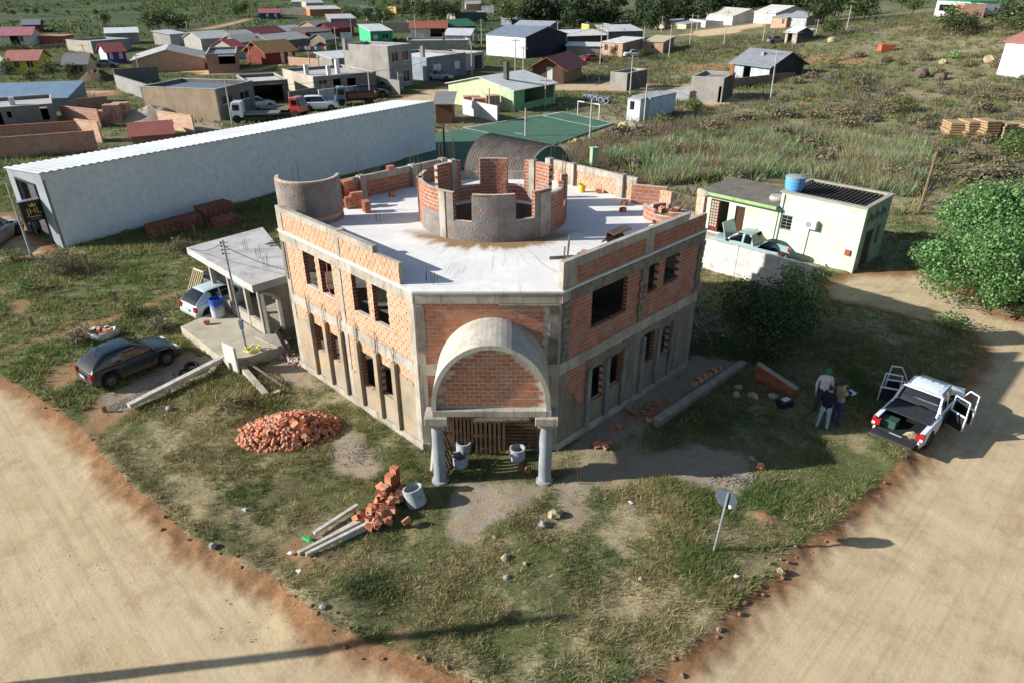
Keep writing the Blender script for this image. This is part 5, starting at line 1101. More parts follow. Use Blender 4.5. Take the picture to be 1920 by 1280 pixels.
def corr(c, axis=0, sc_=4.0):
    n = 'sheet_%s_%d' % (c, axis)
    if n in MATS: return MATS[n]
    t = NT(n); tc = t.new('TexCoord').outputs['Object']; w_ = t.new('TexWave'); w_.wave_type = 'BANDS'; w_.bands_direction = 'X' if axis == 0 else 'Y'; w_.inputs['Scale'].default_value = sc_; t.ln(tc, w_.inputs['Vector'])
    col = lin(c); cc = t.mix(t.ramp(t.noise(tc, .8, 6, .7), .35, .7), col, tuple(v * .72 for v in col[:3]) + (1,)); cc = t.mix(.35, cc, t.mix(1, cc, t.ramp(w_.outputs[1], .2, .8, (.5, .5, .5, 1), (1.2, 1.2, 1.2, 1)), 'MULTIPLY'))
    t.bump(w_.outputs[1], .5, .04); MATS[n] = t.fin(cc, .6, 0, .3); return MATS[n]
def house(label, A, B_, depth, h, wall, roof='flat', rcol='c9c6c0', rise=1., over=.3, ops=(), cat='house', name='house', group=None, flip=False, right=None, left=None, chim=None, backh=None):
    """A,B: image points of the front wall's feet, left to right; ops: (face, u0, u1, z0, z1, kind) with u as a fraction"""
    if h < 4: h *= .9
    rise *= {'shed': 1.9, 'gable_x': 1.3}.get(roof, 1.)
    a, b = G(*A), G(*B_); d = Vector((b.x - a.x, b.y - a.y)); W = d.length; rz = math.atan2(d.y, d.x); e = empty(name, (a.x, a.y, a.z), rz, label, cat, group); D = depth
    Fc = {'F': (straight((0, 0), (1, 0), (0, -1)), W), 'L': (straight((0, 0), (0, 1), (-1, 0)), D), 'R': (straight((W, 0), (0, 1), (1, 0)), D), 'B': (straight((0, D), (1, 0), (0, 1)), W)}
    wmat = wm(wall); cut = {k: [] for k in Fc}
    for f, u0, u1, z0, z1, kd in ops: cut[f].append((u0 * Fc[f][1], u1 * Fc[f][1], z0, z1))
    gl = h
    for f, (fn, L) in Fc.items():
        mb = MB(); m_ = wmat
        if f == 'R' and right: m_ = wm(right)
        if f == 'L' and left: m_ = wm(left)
        hh = h
        u0, u1 = (0, L) if f in 'FB' else (.15, L - .15)
        wallshell(mb, fn, u0, u1, -1.2, hh, -.15, 0, cut[f])
        if roof in ('gable_x',) and f in 'LR':
            p = [fn(0, 0, h), fn(L, 0, h), fn(L / 2, 0, h + rise)]; q = [fn(0, -.15, h), fn(L, -.15, h), fn(L / 2, -.15, h + rise)]; mb.add(p + q, [[0, 1, 2], [5, 4, 3], [0, 3, 4, 1], [1, 4, 5, 2], [2, 5, 3, 0]])
        if roof in ('gable_y',) and f in 'FB':
            p = [fn(0, 0, h), fn(L, 0, h), fn(L / 2, 0, h + rise)]; q = [fn(0, -.15, h), fn(L, -.15, h), fn(L / 2, -.15, h + rise)]; mb.add(p + q, [[0, 1, 2], [5, 4, 3], [0, 3, 4, 1], [1, 4, 5, 2], [2, 5, 3, 0]])
        if roof == 'shed' and f in 'LR':
            p = [fn(0, 0, h), fn(L, 0, h), fn(L, 0, h + rise)]; q = [fn(0, -.15, h), fn(L, -.15, h), fn(L, -.15, h + rise)]; mb.add(p + q, [[0, 1, 2], [5, 4, 3], [0, 3, 4, 1], [1, 4, 5, 2], [2, 5, 3, 0]])
        if roof == 'shed' and f == 'B': wallshell(mb, fn, 0, L, h, h + rise, -.15, 0)
        mb.build('wall', m_, e)
    o_ = over; th = .08
    if roof == 'flat':
        mb = MB(); mb.bx(.16, W - .16, .16, D - .16, h - .45, h - .33); mb.build('roof', corr(rcol, 0) if rcol[0] != '!' else wm(rcol[1:]), e)
        mb = MB()
        for x0, x1, y0, y1 in ((-.03, W + .03, -.03, .18), (-.03, W + .03, D - .18, D + .03), (-.03, .18, .18, D - .18), (W - .18, W + .03, .18, D - .18)): mb.bx(x0, x1, y0, y1, h, h + .07)
        mb.build('coping', wm('b9b4aa'), e)
    elif roof == 'slab': mb = MB(); mb.bx(-o_, W + o_, -o_, D + o_, h, h + .16); mb.build('roof', wm(rcol), e)
    elif roof == 'none': pass
    elif roof == 'shed':
        mb = MB(); k = rise / D; mb.hexa([(-o_, -o_, h - k * o_), (W + o_, -o_, h - k * o_), (W + o_, D + o_, h + rise + k * o_), (-o_, D + o_, h + rise + k * o_)] + [(-o_, -o_, h - k * o_ + th), (W + o_, -o_, h - k * o_ + th), (W + o_, D + o_, h + rise + k * o_ + th), (-o_, D + o_, h + rise + k * o_ + th)]); mb.build('roof', corr(rcol, 0), e)
    elif roof == 'gable_x':
        k = rise / (D / 2)
        for y0, y1, z0, z1 in ((-o_, D / 2, h - k * o_, h + rise), (D / 2, D + o_, h + rise, h - k * o_)): mb = MB(); mb.hexa([(-o_, y0, z0), (W + o_, y0, z0), (W + o_, y1, z1), (-o_, y1, z1)] + [(-o_, y0, z0 + th), (W + o_, y0, z0 + th), (W + o_, y1, z1 + th), (-o_, y1, z1 + th)]); mb.build('roof', corr(rcol, 0), e)
    elif roof == 'gable_y':
        k = rise / (W / 2)
        for x0, x1, z0, z1 in ((-o_, W / 2, h - k * o_, h + rise), (W / 2, W + o_, h + rise, h - k * o_)): mb = MB(); mb.hexa([(x0, -o_, z0), (x1, -o_, z1), (x1, D + o_, z1), (x0, D + o_, z0)] + [(x0, -o_, z0 + th), (x1, -o_, z1 + th), (x1, D + o_, z1 + th), (x0, D + o_, z0 + th)]); mb.build('roof', corr(rcol, 1), e)
    for f, u0, u1, z0, z1, kd in ops:
        fn, L = Fc[f]; U0, U1 = u0 * L, u1 * L
        if kd == 'open': continue
        if kd == 'door': mb = MB(); wallshell(mb, fn, U0 + .03, U1 - .03, z0, z1 - .03, -.1, -.05); mb.build('door', wm({'door': '6a4632'}.get(kd)), e); continue
        if kd == 'wdoor': mb = MB(); wallshell(mb, fn, U0 + .03, U1 - .03, z0, z1 - .03, -.1, -.05); mb.build('door', wm('d6d4cf'), e); continue
        mb = MB(); wallshell(mb, fn, U0 + .04, U1 - .04, z0 + .04, z1 - .04, -.1, -.07); wdw = mb.build('window', WGL if kd == 'win' else wm('dcdad6'), e)
        mb = MB(); um = (U0 + U1) / 2; wallshell(mb, fn, um - .025, um + .025, z0 + .05, z1 - .05, -.07, -.04); wallshell(mb, fn, U0, U1, z0 - .06, z0 + .03, -.12, .04); mb.build('frame', wm('cfccc6'), wdw)
    for c in (chim or ()):
        mb = MB(); mb.bx(c[0] * W - .25, c[0] * W + .25, c[1] * D - .25, c[1] * D + .25, h - .6, c[2]); mb.build('chimney', wm(c[3] if len(c) > 3 else '8e8a84'), e)
    return e
Wn = lambda f, *us, z=(1., 2.1), k='win': [(f, a, b, z[0], z[1], k) for a, b in us]
# ---- long white hall
HA = Vector((-26.44, 38.21, 0)); hl = Vector((19.45, 25.7, 0)).normalized(); hn = Vector((-hl.y, hl.x, 0)); HL_ = 32.2; HWD = 5.1
hall = empty('white_hall', HA, math.atan2(hl.y, hl.x), 'long white rendered hall with ribbed metal roof and grey gable front', 'hall'); HWALL = mat('hall_render', 'dcdcda', 'd5d5d3', 'cfcfcc', scl=.12, bump=0, bscl=3)
mb = MB(); wallshell(mb, straight((0, 0), (1, 0), (0, -1)), 0, HL_, -.5, 4.38, -.15, 0); mb.build('wall', HWALL, hall); mb = MB(); wallshell(mb, straight((HL_, .15), (0, 1), (1, 0)), 0, HWD - .15, -.5, 4.0, -.15, 0); mb.build('wall', HWALL, hall)
mb = MB(); wallshell(mb, straight((0, HWD), (1, 0), (0, 1)), 0, HL_, -.5, 3.9, -.15, 0); mb.build('wall', HWALL, hall)
mb = MB(); wallshell(mb, straight((-.02, 0), (0, 1), (-1, 0)), 0, HWD, -.5, 4.0, -.15, 0, [(1.3, 3.9, 0, 3.5)]); mb.add([(-.02, 0, 4.0), (-.02, HWD, 4.0), (-.02, 0, 4.4)], [[0, 2, 1]]); mb.build('facade', mat('hall_grey', '8f9699', '7d8487', scl=.6), hall)
mb = MB(); n = 150
for k in range(n + 1):
    x = -.12 + (HL_ + .24) * k / n; z = .05 * (k % 2); 
    for y, zz in ((-.12, 4.42), (HWD + .1, 3.98)): mb.v.append((x, y, zz + z))
mb.f = [[2 * k, 2 * k + 2, 2 * k + 3, 2 * k + 1] for k in range(n)]; mb.m = [0] * n; o = mb.build('roof', mat('white_sheet', 'cdcdcb', 'bdbdbb', scl=.4, rough=.5, bump=0), hall); sl = o.modifiers.new('s', 'SOLIDIFY'); sl.thickness = .02
mb = MB(); mb.bx(-.1, -.02, 1.2, 4.0, 3.5, 3.6); mb.bx(-.1, -.02, 1.2, 1.3, 0, 3.5); mb.bx(-.1, -.02, 3.9, 4.0, 0, 3.5); mb.build('door_frame', TRIM, hall); mb = MB(); mb.bx(.3, .34, 1.3, 3.9, .0, 3.5); mb.build('roller_door', mat('roller_brown', '5b5450', '4a4441', scl=2), hall)
sgn = empty('hall_sign', tuple(HA + hl * -.5 + hn * 1.2 + Vector((0, 0, 2.1))), math.atan2(hl.y, hl.x), 'black projecting sign with gold crown and letters on the hall front', 'sign')
GOLD = plain('gold_letters', 'd2a650', .4)
mb = MB(); mb.bx(-.65, .48, .0, .35, -.55, .65); mb.build('box', plain('sign_black', '0d0d0e', .4), sgn); mb = MB(); mb.bx(-.66, .49, -.01, .36, .652, .69); mb.build('rim', plain('steel_bright', 'b9bcbf'), sgn)
def text(body, size, x, z, parent, m):
    cu = bpy.data.curves.new('lettering', 'FONT'); cu.body = body; cu.size = size; cu.align_x = 'CENTER'; cu.extrude = .006; t_ = bpy.data.objects.new('lettering', cu); COL.objects.link(t_); dg = bpy.context.evaluated_depsgraph_get(); me = bpy.data.meshes.new_from_object(t_.evaluated_get(dg)); bpy.data.objects.remove(t_); me.materials.clear(); me.materials.append(m)
    o = bpy.data.objects.new('lettering', me); COL.objects.link(o); o.parent = parent; o.location = (x, -.012, z); o.rotation_euler = (R(90), 0, 0); return o
text('JHL', .52, -.02, -.12, sgn, GOLD)
mb = MB(); mb.add([(-.16, -.015, .3), (.14, -.015, .3), (.2, -.015, .5), (.09, -.015, .4), (-.01, -.015, .54), (-.11, -.015, .4), (-.22, -.015, .5)], [[0, 1, 2, 3, 4, 5, 6]]); mb.build('crown', GOLD, sgn); mb = MB(); mb.bx(-.3, .28, -.016, -.008, -.3, -.24); mb.build('strap_line', GOLD, sgn); mb = MB(); mb.bx(-.26, .28, -.016, -.008, -.42, -.39); mb.build('strap_line', plain('grey_print', '8d8d8d'), sgn)
# brick packs beside the hall
PKM = brickmat('packed_brick', '744839', '8a5644', '8a7468', .35)
def pack(px, py, nx_, ny_, nz_, rz, lab, grp=None, m=PKM, bl=.36, bh=.2, zz=0, p=None):
    g = Vector(p) if p else G(px, py); e = empty('brick_pack', (g.x, g.y, g.z + zz), rz, lab, 'brick pack', grp); mb = MB()
    for k in range(nz_):
        for i in range(nx_):
            for j in range(ny_): mb.box(((i + .5) * bl, (j + .5) * bl, (k + .5) * bh), (bl * random.uniform(.88, .97), bl * .95, bh * random.uniform(.86, .95)), random.uniform(-.03, .03))
    o = mb.build('bricks', m, e); o['kind'] = 'stuff'; return e
hz_ = math.atan2(hl.y, hl.x)
pack(292, 450, 9, 3, 4, hz_, 'long row of stacked red bricks against the hall wall, lower edge broken'); pack(385, 420, 6, 3, 5, hz_, 'big wrapped cube of red bricks beside the hall wall, behind a smaller one'); pack(415, 432, 4, 3, 3, hz_, 'smaller cube of red bricks in front of the big one by the hall')
# ---- pale green workshop with tank
ga = Vector((18.34, 34.32, 0)); gd = Vector((-.7071, .7071, 0))
PGREEN = wm('c9dcae'); 
wk = empty('workshop', ga + gd * 9.2, R(-45), 'pale green workshop with dark ribbed roof and lower rear wing', 'building')
# local x along the front from far left to the near corner, y away
wf = straight((4.6, 0), (1, 0), (0, -1)); wl2 = straight((0, 0), (1, 0), (0, -1)); wr_ = straight((9.2, .15), (0, 1), (1, 0))
PGM = mat('workshop_render', 'cbd9be', 'bdcdae', 'a8b498', scl=.8, bump=.1, bscl=8)
mb = MB(); wallshell(mb, wf, 0, 4.6, -.3, 3.5, -.15, 0, [(.25, .85, 1.45, 2.3)]); mb.build('wall', PGM, wk); mb = MB(); wallshell(mb, wl2, 0, 4.6, -.3, 2.6, -.15, 0, [(.35, 1.55, .3, 2.3), (2.0, 2.6, .2, 2.2)]); mb.build('wall', PGM, wk)
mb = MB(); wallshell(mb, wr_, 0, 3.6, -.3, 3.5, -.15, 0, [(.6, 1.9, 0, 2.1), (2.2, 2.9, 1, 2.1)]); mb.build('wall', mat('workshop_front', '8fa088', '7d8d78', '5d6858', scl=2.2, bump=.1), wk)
for f_, L_, hh in ((straight((0, 0), (0, 1), (-1, 0)), 3.6, 2.6), (straight((0, 3.75), (1, 0), (0, 1)), 9.2, 2.6), (straight((4.6, .15), (0, 1), (-1, 0)), 3.6, 3.5)):
    mb = MB(); wallshell(mb, f_, .15 if L_ < 5 else 0, L_, -.3, hh, -.15, 0); mb.build('wall', PGM, wk)
mb = MB(); mb.bx(-.45, 4.6, -.4, 3.9, 2.6, 2.74); mb.build('rear_roof', mat('old_slab', '7c7468', '68615a', '564f48', scl=1.2), wk); mb = MB(); mb.bx(-.46, 4.6, -.43, -.4, 2.58, 2.76); mb.build('fascia', wm('9dbf7f'), wk)
mb = MB(); mb.bx(4.5, 9.25, -.05, .22, 3.5, 3.6); mb.bx(4.5, 9.25, 3.55, 3.8, 3.5, 3.6); mb.bx(9.0, 9.25, .22, 3.55, 3.5, 3.6); mb.bx(4.5, 4.75, .22, 3.55, 3.5, 3.6); mb.build('coping', wm('a59f8e'), wk)
mb = MB(); mb.bx(4.75, 9.0, .2, 3.6, 3.3, 3.36); mb.build('roof', wm('6b625a'), wk)
for k in range(18): mb = MB(); x = 4.95 + k * .235; mb.beam((x, .25, 3.42), (x, 3.5, 3.46), .1, .09); mb.build('roof_rib', mat('roof_rib_dark', '3a3836', '2c2a29'), wk)
mb = MB(); wallshell(mb, wf, .29, .81, 1.49, 2.26, -.1, -.08); wd = mb.build('window', WGL, wk); mb = MB()
for k in range(5): z = 1.5 + k * .185; wallshell(mb, wf, .28, .82, z, z + .02, -.06, -.03)
wallshell(mb, wf, .54, .56, 1.5, 2.26, -.062, -.028); mb.build('bars', wm('8a948a'), wd)
mb = MB(); wallshell(mb, wl2, .35, .95, .3, 2.3, -.1, -.06); dr_ = mb.build('door', wm('7a3330'), wk); mb = MB()
for i in range(3):
    for k in range(9): mb.bx(.42 + i * .17, .55 + i * .17, -.012 + .07 - .07, .008, .62 + k * .18, .75 + k * .18)
mb.build('glazing', wm('b9aa98'), dr_); mb = MB(); wallshell(mb, wl2, 2.03, 2.57, .2, 2.18, -.12, -.08); mb.build('door', wm('4c3423'), wk)
mb = MB(); wallshell(mb, wr_, .65, 1.85, .05, 2.05, -.12, -.08); mb.build('shutter', wm('46382f'), wk)
mb = MB(); mb.bx(.1, 4.4, -.6, -.01, -.2, .22); mb.build('step', wm('b1a893'), wk)
acu = MB(); acu.box((0, 0, 0), (.62, .28, .48)); ac = acu.build('air_conditioner', plain('ac_white', 'dfe0dd', .5), wk, bevel=.02); ac.location = (6.6, -.17, 2.15); mb = MB(); mb.lathe([(0, .01), (.16, .01), (.17, 0)], 18, (-.1, -.142, 0), 0, Matrix.Rotation(R(90), 3, 'X')); mb.build('fan_grille', plain('grille_grey', '8d9396'), ac)
mb = MB(); mb.box((8.75, -.05, 1.05), (.28, .1, .3)); mb.build('meter_box', plain('meter_red', '9c4a3c', .6), wk)
mb = MB(); mb.tube([(4.75, -.03, .3), (4.8, -.03, 3.4), (4.8, .3, 3.75)], .03, 6); mb.tube([(6.5, -.03, 1.9), (6.45, -.03, .3)], .018, 5); mb.tube([(4.55, -.03, .2), (4.6, -.03, 2.5)], .02, 5); mb.build('pipe', wm('8b8b84'), wk)
for k in range(9): mb = MB(); mb.box((7.42, -.012, .45 + k * .27), (.16, .02, .03)); mb.build('ladder_mark', wm('b0ae7a'), wk)
# unreadable painted lettering band on the shaded front
for k in range(13): mb = MB(); y = .45 + k * .22; wallshell(mb, straight((9.2, 0), (0, 1), (1, 0)), y, y + .12, 2.55 + .1 * (k % 3), 2.85 + .1 * ((k * 7) % 4), .004, .01); mb.build('painted_mark', wm('3c463c'), wk)
tk = empty('water_tank', tuple(Matrix.Rotation(R(-45), 3, 'Z') @ Vector((4.95, .6, 3.6)) + ga + gd * 9.2), 0, 'round blue water tank with grey lid on the workshop roof', 'water tank')
mb = MB(); mb.lathe([(0, 0), (.44, 0), (.46, .1), (.49, .12), (.49, .28), (.51, .3), (.51, .46), (.53, .48), (.53, .7), (0, .7)], 28); mb.build('body', plain('tank_blue', '5f9ed2', .4), tk); mb = MB(); mb.lathe([(.55, .7), (.55, .75), (.3, .82), (0, .84)], 28); mb.build('lid', plain('tank_lid', '8f9698', .6), tk)
mb = MB(); mb.lathe([(.4, 0), (.46, .1), (.42, .26), (.36, .28), (0, .28)], 22); o = mb.build('cistern', mat('old_cement', 'b3aea5', '98938a', scl=3)); o.location = tuple(Matrix.Rotation(R(-45), 3, 'Z') @ Vector((4.0, .9, 2.74)) + ga + gd * 9.2); tag(o, 'old round cement cistern on the low wing roof beside the blue tank', 'cistern')
# boundary wall
bw = empty('boundary_wall', G(1310, 501), 0, 'whitewashed block wall in front of the pale green workshop', 'wall'); a, b = G(1300, 498), G(1525, 562); wdir = (b - a).normalized(); fw_ = straight((a.x, a.y), (wdir.x, wdir.y), (wdir.y, -wdir.x)); LW = (b - a).length
WWM = mat('whitewash', 'd2cec8', 'bdb8b0', '9f988e', scl=2.2, bump=.5, bscl=14); mb = MB(); wallshell(mb, fw_, 0, LW, -.3, 1.68, -.15, 0); mb.build('wall', WWM, bw, True)
for u in (.02, .33, .66, .975): mb = MB(); wallshell(mb, fw_, u * LW, u * LW + .22, -.3, 1.7, -.17, .02); mb.build('pier', WWM, bw, True)
# green-grey pickup with raised bonnet in the yard behind the wall
hb = math.atan2(.7071, -.7071); gp = G(1440, 500); gp = ga + gd * 5.3 + Vector((-.7071, -.7071, 0)) * 1.75
gpk = car('old grey-green pickup with its bonnet raised behind the whitewashed wall', gp, R(135), '8fa3a0', 'pickup', 'pickup_truck', 'pickup', scale=.9, bed=(-3, -.95)); mb = MB(); mb.hexa([(1.15, -.72, 1.02), (1.2, -.72, 1.04), (1.2, .72, 1.04), (1.15, .72, 1.02), (1.5, -.66, 2.0), (1.58, -.66, 2.0), (1.58, .66, 2.0), (1.5, .66, 2.0)]); mb.build('bonnet', paint('paint_8fa3a0', '8fa3a0'), gpk)
mb = MB(); mb.bx(-2.4, -.92, -.72, .72, .5, .56); mb.build('bed_floor', plain('bed_liner', '3b3a38'), gpk)
# round manhole and drive stones
mb = MB(); mb.lathe([(0, .02), (.3, .02), (.32, 0)], 18); o = mb.build('manhole_cover', wm('b9ad98')); g = G(1793, 558); o.location = (g.x, g.y, gz(g.x, g.y)); tag(o, 'pale round manhole cover set in the dirt drive near the big tree', 'manhole')
# ---- quonset hut
QM = mat('old_corrugated', '5f5650', '4b443f', '6f6862', scl=1.5, rough=.6, metal=.15, bump=.1)
qa, qb = Vector(G(1030, 274, 2.7)), Vector(G(915, 252, 2.7)); qa.z = qb.z = 0; qd = (qb - qa).normalized(); qn = Vector((-qd.y, qd.x, 0)); QL = (qb - qa).length; QR = 2.75
qe = empty('quonset_hut', qa, 0, 'corrugated half-round shed with green gable end behind the drum', 'shed')
mb = MB(); n = int(QL / .14); m_ = 26; P = []
for i in range(n + 1):
    rr2 = QR + .06 * (i % 2); c = qa + qd * (QL * i / n)
    for k in range(m_ + 1): t = math.pi * k / m_; P.append(c + qn * (rr2 * math.cos(t)) + Vector((0, 0, .0 + rr2 * math.sin(t) * .98)))
mb.add(P, [[i * (m_ + 1) + k, i * (m_ + 1) + k + 1, (i + 1) * (m_ + 1) + k + 1, (i + 1) * (m_ + 1) + k] for i in range(n) for k in range(m_)]); mb.build('roof', QM, qe, True)
for i, c in enumerate((qa, qb)):
    mb = MB(); mb.add([c] + [c + qn * (QR * .97 * math.cos(math.pi * k / 26)) + Vector((0, 0, QR * .95 * math.sin(math.pi * k / 26))) for k in range(27)], [[0, k + 1, k + 2] for k in range(26)]); mb.build('gable', mat('hut_green', '4d6a5c', '415a4e', '6b7a70', scl=2.5, streak=True), qe, True)
mb = MB(); mb.tube([qa - qd * .05 + qn * (QR * math.cos(math.pi * k / 20)) + Vector((0, 0, QR * .98 * math.sin(math.pi * k / 20))) for k in range(21)], .07, 6); mb.build('gable_rim', wm('9a9d92'), qe, True)
mb = MB(); mb.bx(-.25, .25, -.25, .25, 0, 1.7); mb.bx(-.3, .3, -.3, .3, 1.75, 1.83); 
ch = empty('chimney', G(1112, 318), R(20), 'square pale green chimney standing behind the right rear parapet', 'chimney'); mb.build('stack', wm('a9bf94'), ch)
# ---- football pitch
pt = [G(*p) for p in ((770, 262), (1056, 211), (1150, 234), (1055, 268), (960, 300), (740, 345))]; mb = MB(); mb.add([(p.x, p.y, p.z + .12) for p in pt], [list(range(6))]); o = mb.build('football_pitch', mat('artificial_turf', '4a6b57', '41614e', '56765f', scl=.4, bump=.2, bscl=20)); o['kind'] = 'structure'
def strip(a, b, w_=.14, lab=None):
    A_, B2 = G(*a), G(*b); d = (B2 - A_).normalized(); n = Vector((-d.y, d.x, 0)) * w_ / 2; z = Vector((0, 0, .135)); mb = MB(); mb.quad(A_ - n + z, B2 - n + z, B2 + n + z, A_ + n + z); o = mb.build('pitch_line', wm('dfe3dc')); o['kind'] = 'structure'
for a, b in (((868, 242), (1054, 212)), ((1054, 212), (1148, 233)), ((1018, 220), (1052, 212.5)), ((1018, 220), (1118, 241)), ((1118, 241), (1147, 234)), ((868, 242), (915, 252)), ((966, 252), (980, 254.5))): strip(a, b)
ge = empty('football_goal', G(1083, 217), 0, 'white football goal frame at the end of the green pitch', 'goal'); p0, p1 = G(1083, 217), G(1123, 224); hh = zat(p0, 190)
for a, b, nm in ((p0, p0 + Vector((0, 0, hh)), 'upright'), (p1, p1 + Vector((0, 0, hh)), 'upright'), (p0 + Vector((0, 0, hh)), p1 + Vector((0, 0, hh)), 'crossbar')): mb = MB(); mb.tube([a, b], .06, 8); mb.build(nm, wm('e2e2de'), ge, True)
# ---- houses
H = house
H('pink roofed house with white walls behind a dark brick wall', (6, 88), (62, 85), 7, 2.7, 'd8cfc6', 'gable_x', 'b8747c', 1.1, .5, Wn('F', (.62, .74)) + [('F', .3, .6, 0, 2.2, 'open')])
H('terracotta flat lean-to beside the pink roofed house', (72, 82), (120, 80), 6, 1.6, 'b5745a', 'slab', 'c08468')
H('long grey block yard building with white sheet roof', (176, 101), (248, 93), 9, 2.6, '8f8d88', 'flat', 'b0aeaa', left='b3a694'); H('grey block house with bright white sheet roof', (203, 84), (263, 82), 6, 2.6, '8b8a86', 'shed', 'e2e1dd', .4)
H('purple house with red tiled roof and white gable end', (205, 122), (240, 119), 5.5, 2.5, '5b4a82', 'gable_x', '9a5048', 1.0, .35, Wn('F', (.12, .32), (.62, .85), k='shut'), left='cbbfd0')
H('yellow house with pale red roof among garden trees', (18, 140), (76, 138), 6, 2.5, 'c4b04e', 'gable_x', 'b87468', 1.0, .4, Wn('F', (.25, .4), (.65, .85)))
H('white low shed beside the yellow house', (-12, 142), (14, 140), 4, 2.2, 'd6d2c4', 'shed', 'd8cfae', .4)
H('beige cottage with grey sheet roof beside the garden hedge', (128, 150), (168, 148), 5.5, 2.6, 'b8a78c', 'gable_x', '83807a', 1.0, .4, Wn('F', (.65, .8)), left='d8d0c2')
hb_ = H('tall half rendered brick warehouse with blue grey roof behind block wall', (415, 227), (482, 206), 9.5, 3.7, '75706a', 'flat', '76808a', ops=Wn('F', (.12, .38), (.6, .85), z=(1.6, 2.4)), left='b09a80', cat='warehouse')
house_wall = lambda lab, a, b, h, c, th=.15: (lambda A_, B2: (lambda e, f_, L: (lambda mb: (wallshell(mb, f_, 0, L, -1, h, -th, 0), mb.build('wall', wm(c), e, True), wallshell(mb2 := MB(), f_, -.03, L + .03, h, h + .08, -th - .04, .04), mb2.build('coping', wm(c), e, True)))(MB()))(empty('yard_wall', A_, 0, lab, 'wall'), straight((A_.x, A_.y), ((B2 - A_).normalized().x, (B2 - A_).normalized().y), ((B2 - A_).normalized().y, -(B2 - A_).normalized().x)), math.hypot(B2.x - A_.x, B2.y - A_.y)))(G(*a), G(*b))
house_wall('grey block yard wall left of the tall half rendered warehouse', (220, 168), (310, 200), 2.0, '8f8c86'); house_wall('grey block yard wall at the back of the warehouse yard', (220, 160), (300, 152), 2.2, '6e6c69'); house_wall('dark brick garden wall below the pink roofed house', (0, 97), (124, 90), 1.3, '6d4c3c')
house_wall('white panel fence in front of the unfinished grey house', (600, 192), (682, 181), 1.5, 'c9c6c2'); house_wall('dark grey yard wall left of the white panel fence', (545, 198), (598, 188), 1.6, '7d7972'); house_wall('grey block wall beside the grey two storey house', (708, 172), (750, 178), 1.9, '9a948a'); house_wall('white wall sloping down behind the pitch', (868, 214), (932, 229), 1.6, 'd4d2cc'); house_wall('brick yard wall before the blue roofed shed', (130, 208), (205, 200), 1.2, '9a5f48'); house_wall('dark brick wall in front of the grey hip house', (1372, 168), (1490, 145), 1.2, '6b4a3a')
H('broad pale sheet roofed brick barn behind the yard wall', (252, 138), (385, 130), 13, 2.2, 'b08868', 'gable_y', 'bdb9b0', 1.5, .3, cat='barn'); H('square brick house with dark garage opening and long peach side', (392, 139), (448, 136), 13, 3.3, '9a5c44', 'flat', '90979c', ops=[('F', .4, .95, 1.4, 2.8, 'open')], left='c09474')
H('small white roofed house behind the square brick house', (322, 86), (352, 83), 5, 2.6, 'b0aca4', 'shed', 'dcdad4', .3); H('long white sheet roofed shed behind the square brick house', (380, 95), (440, 92), 8, 2.6, 'a8a298', 'gable_x', 'd3d0c8', .9); H('red sheet roofed house right of the square brick house', (440, 112), (462, 110), 6, 2.5, 'a4a098', 'gable_x', 'b05450', .9); H('white roofed row house by the red roofed house', (440, 90), (482, 87), 6, 2.6, 'b3afa6', 'gable_x', 'cfccc4', .8)
H('blue house with pale red roof on the far green slope', (488, 37), (526, 36), 7, 2.6, '3d4f7a', 'gable_x', 'b5646a', 1., .4, Wn('F', (.3, .45), (.7, .85), k='shut'))
H('orange walled house with white roof on the far rise', (582, 31), (640, 30), 8, 2.8, 'c07a50', 'shed', 'd6d2ca', .5); H('long grey walled yard house on the far rise', (528, 28), (580, 29), 8, 2.6, '8e867a', 'flat', 'a09c94'); H('small white roofed far house above the grey yard house', (548, 12), (575, 12), 8, 2.4, 'b8b4aa', 'gable_x', 'd6d3cb', 1.); H('wide white roofed far house left of the orange house', (575, 15), (607, 14), 8, 2.6, 'b5aa9c', 'gable_x', 'dad6cc', 1.); H('far green roofed building behind dark trees', (680, 28), (705, 27), 7, 2.6, '5a6a5c', 'shed', '6c8a70', .5)
H('grey house with pale roof above the red roofs', (622, 53), (668, 50), 7, 3.0, '7d7c7a', 'shed', 'cfccc6', .5); H('dark red roofed house beside the green house', (622, 70), (664, 64), 6, 2.4, '6d4038', 'gable_x', '9c4a46', 1., .4); H('pale sheet roofed house with brick end below dark trees', (592, 66), (628, 62), 6, 2.5, 'b08f78', 'gable_x', 'b9b4aa', .9)
H('bright green house with white sheet roof', (696, 82), (737, 80), 9, 3.2, '3f9a68', 'shed', 'e0dfdb', .6, .2, Wn('F', (.12, .35), k='shut') + Wn('F', (.55, .8)), left='4bb47e'); house_wall('white yard wall left of the bright green house', (640, 82), (662, 82), 1.8, 'd8d6d2')
H('beige walled house with blue doors behind the green house', (718, 62), (768, 61), 8, 3., 'a79a88', 'flat', 'b5b0a6'); H('white house with orange red tiled roof', (770, 70), (838, 69), 8, 2.6, 'd9d5ce', 'gable_x', 'a5604a', 1.2, .4, [('F', .55, .95, 0, 2.2, 'open')]); H('house with a green sheet roof beside the orange red one', (850, 66), (892, 62), 8, 2.5, '5b6f64', 'gable_x', '4f8a64', 1.2, .5)
H('tall white metal warehouse with blue grey roof and dark end', (912, 104), (985, 110), 13, 4.0, 'd2d6da', 'gable_x', '7f8a96', 1.2, .2, right='2f343a', cat='warehouse'); H('white sheet roofed shop right of the metal warehouse', (1008, 100), (1046, 97), 8, 2.8, 'a6a39a', 'shed', 'd0cfcb', .5)
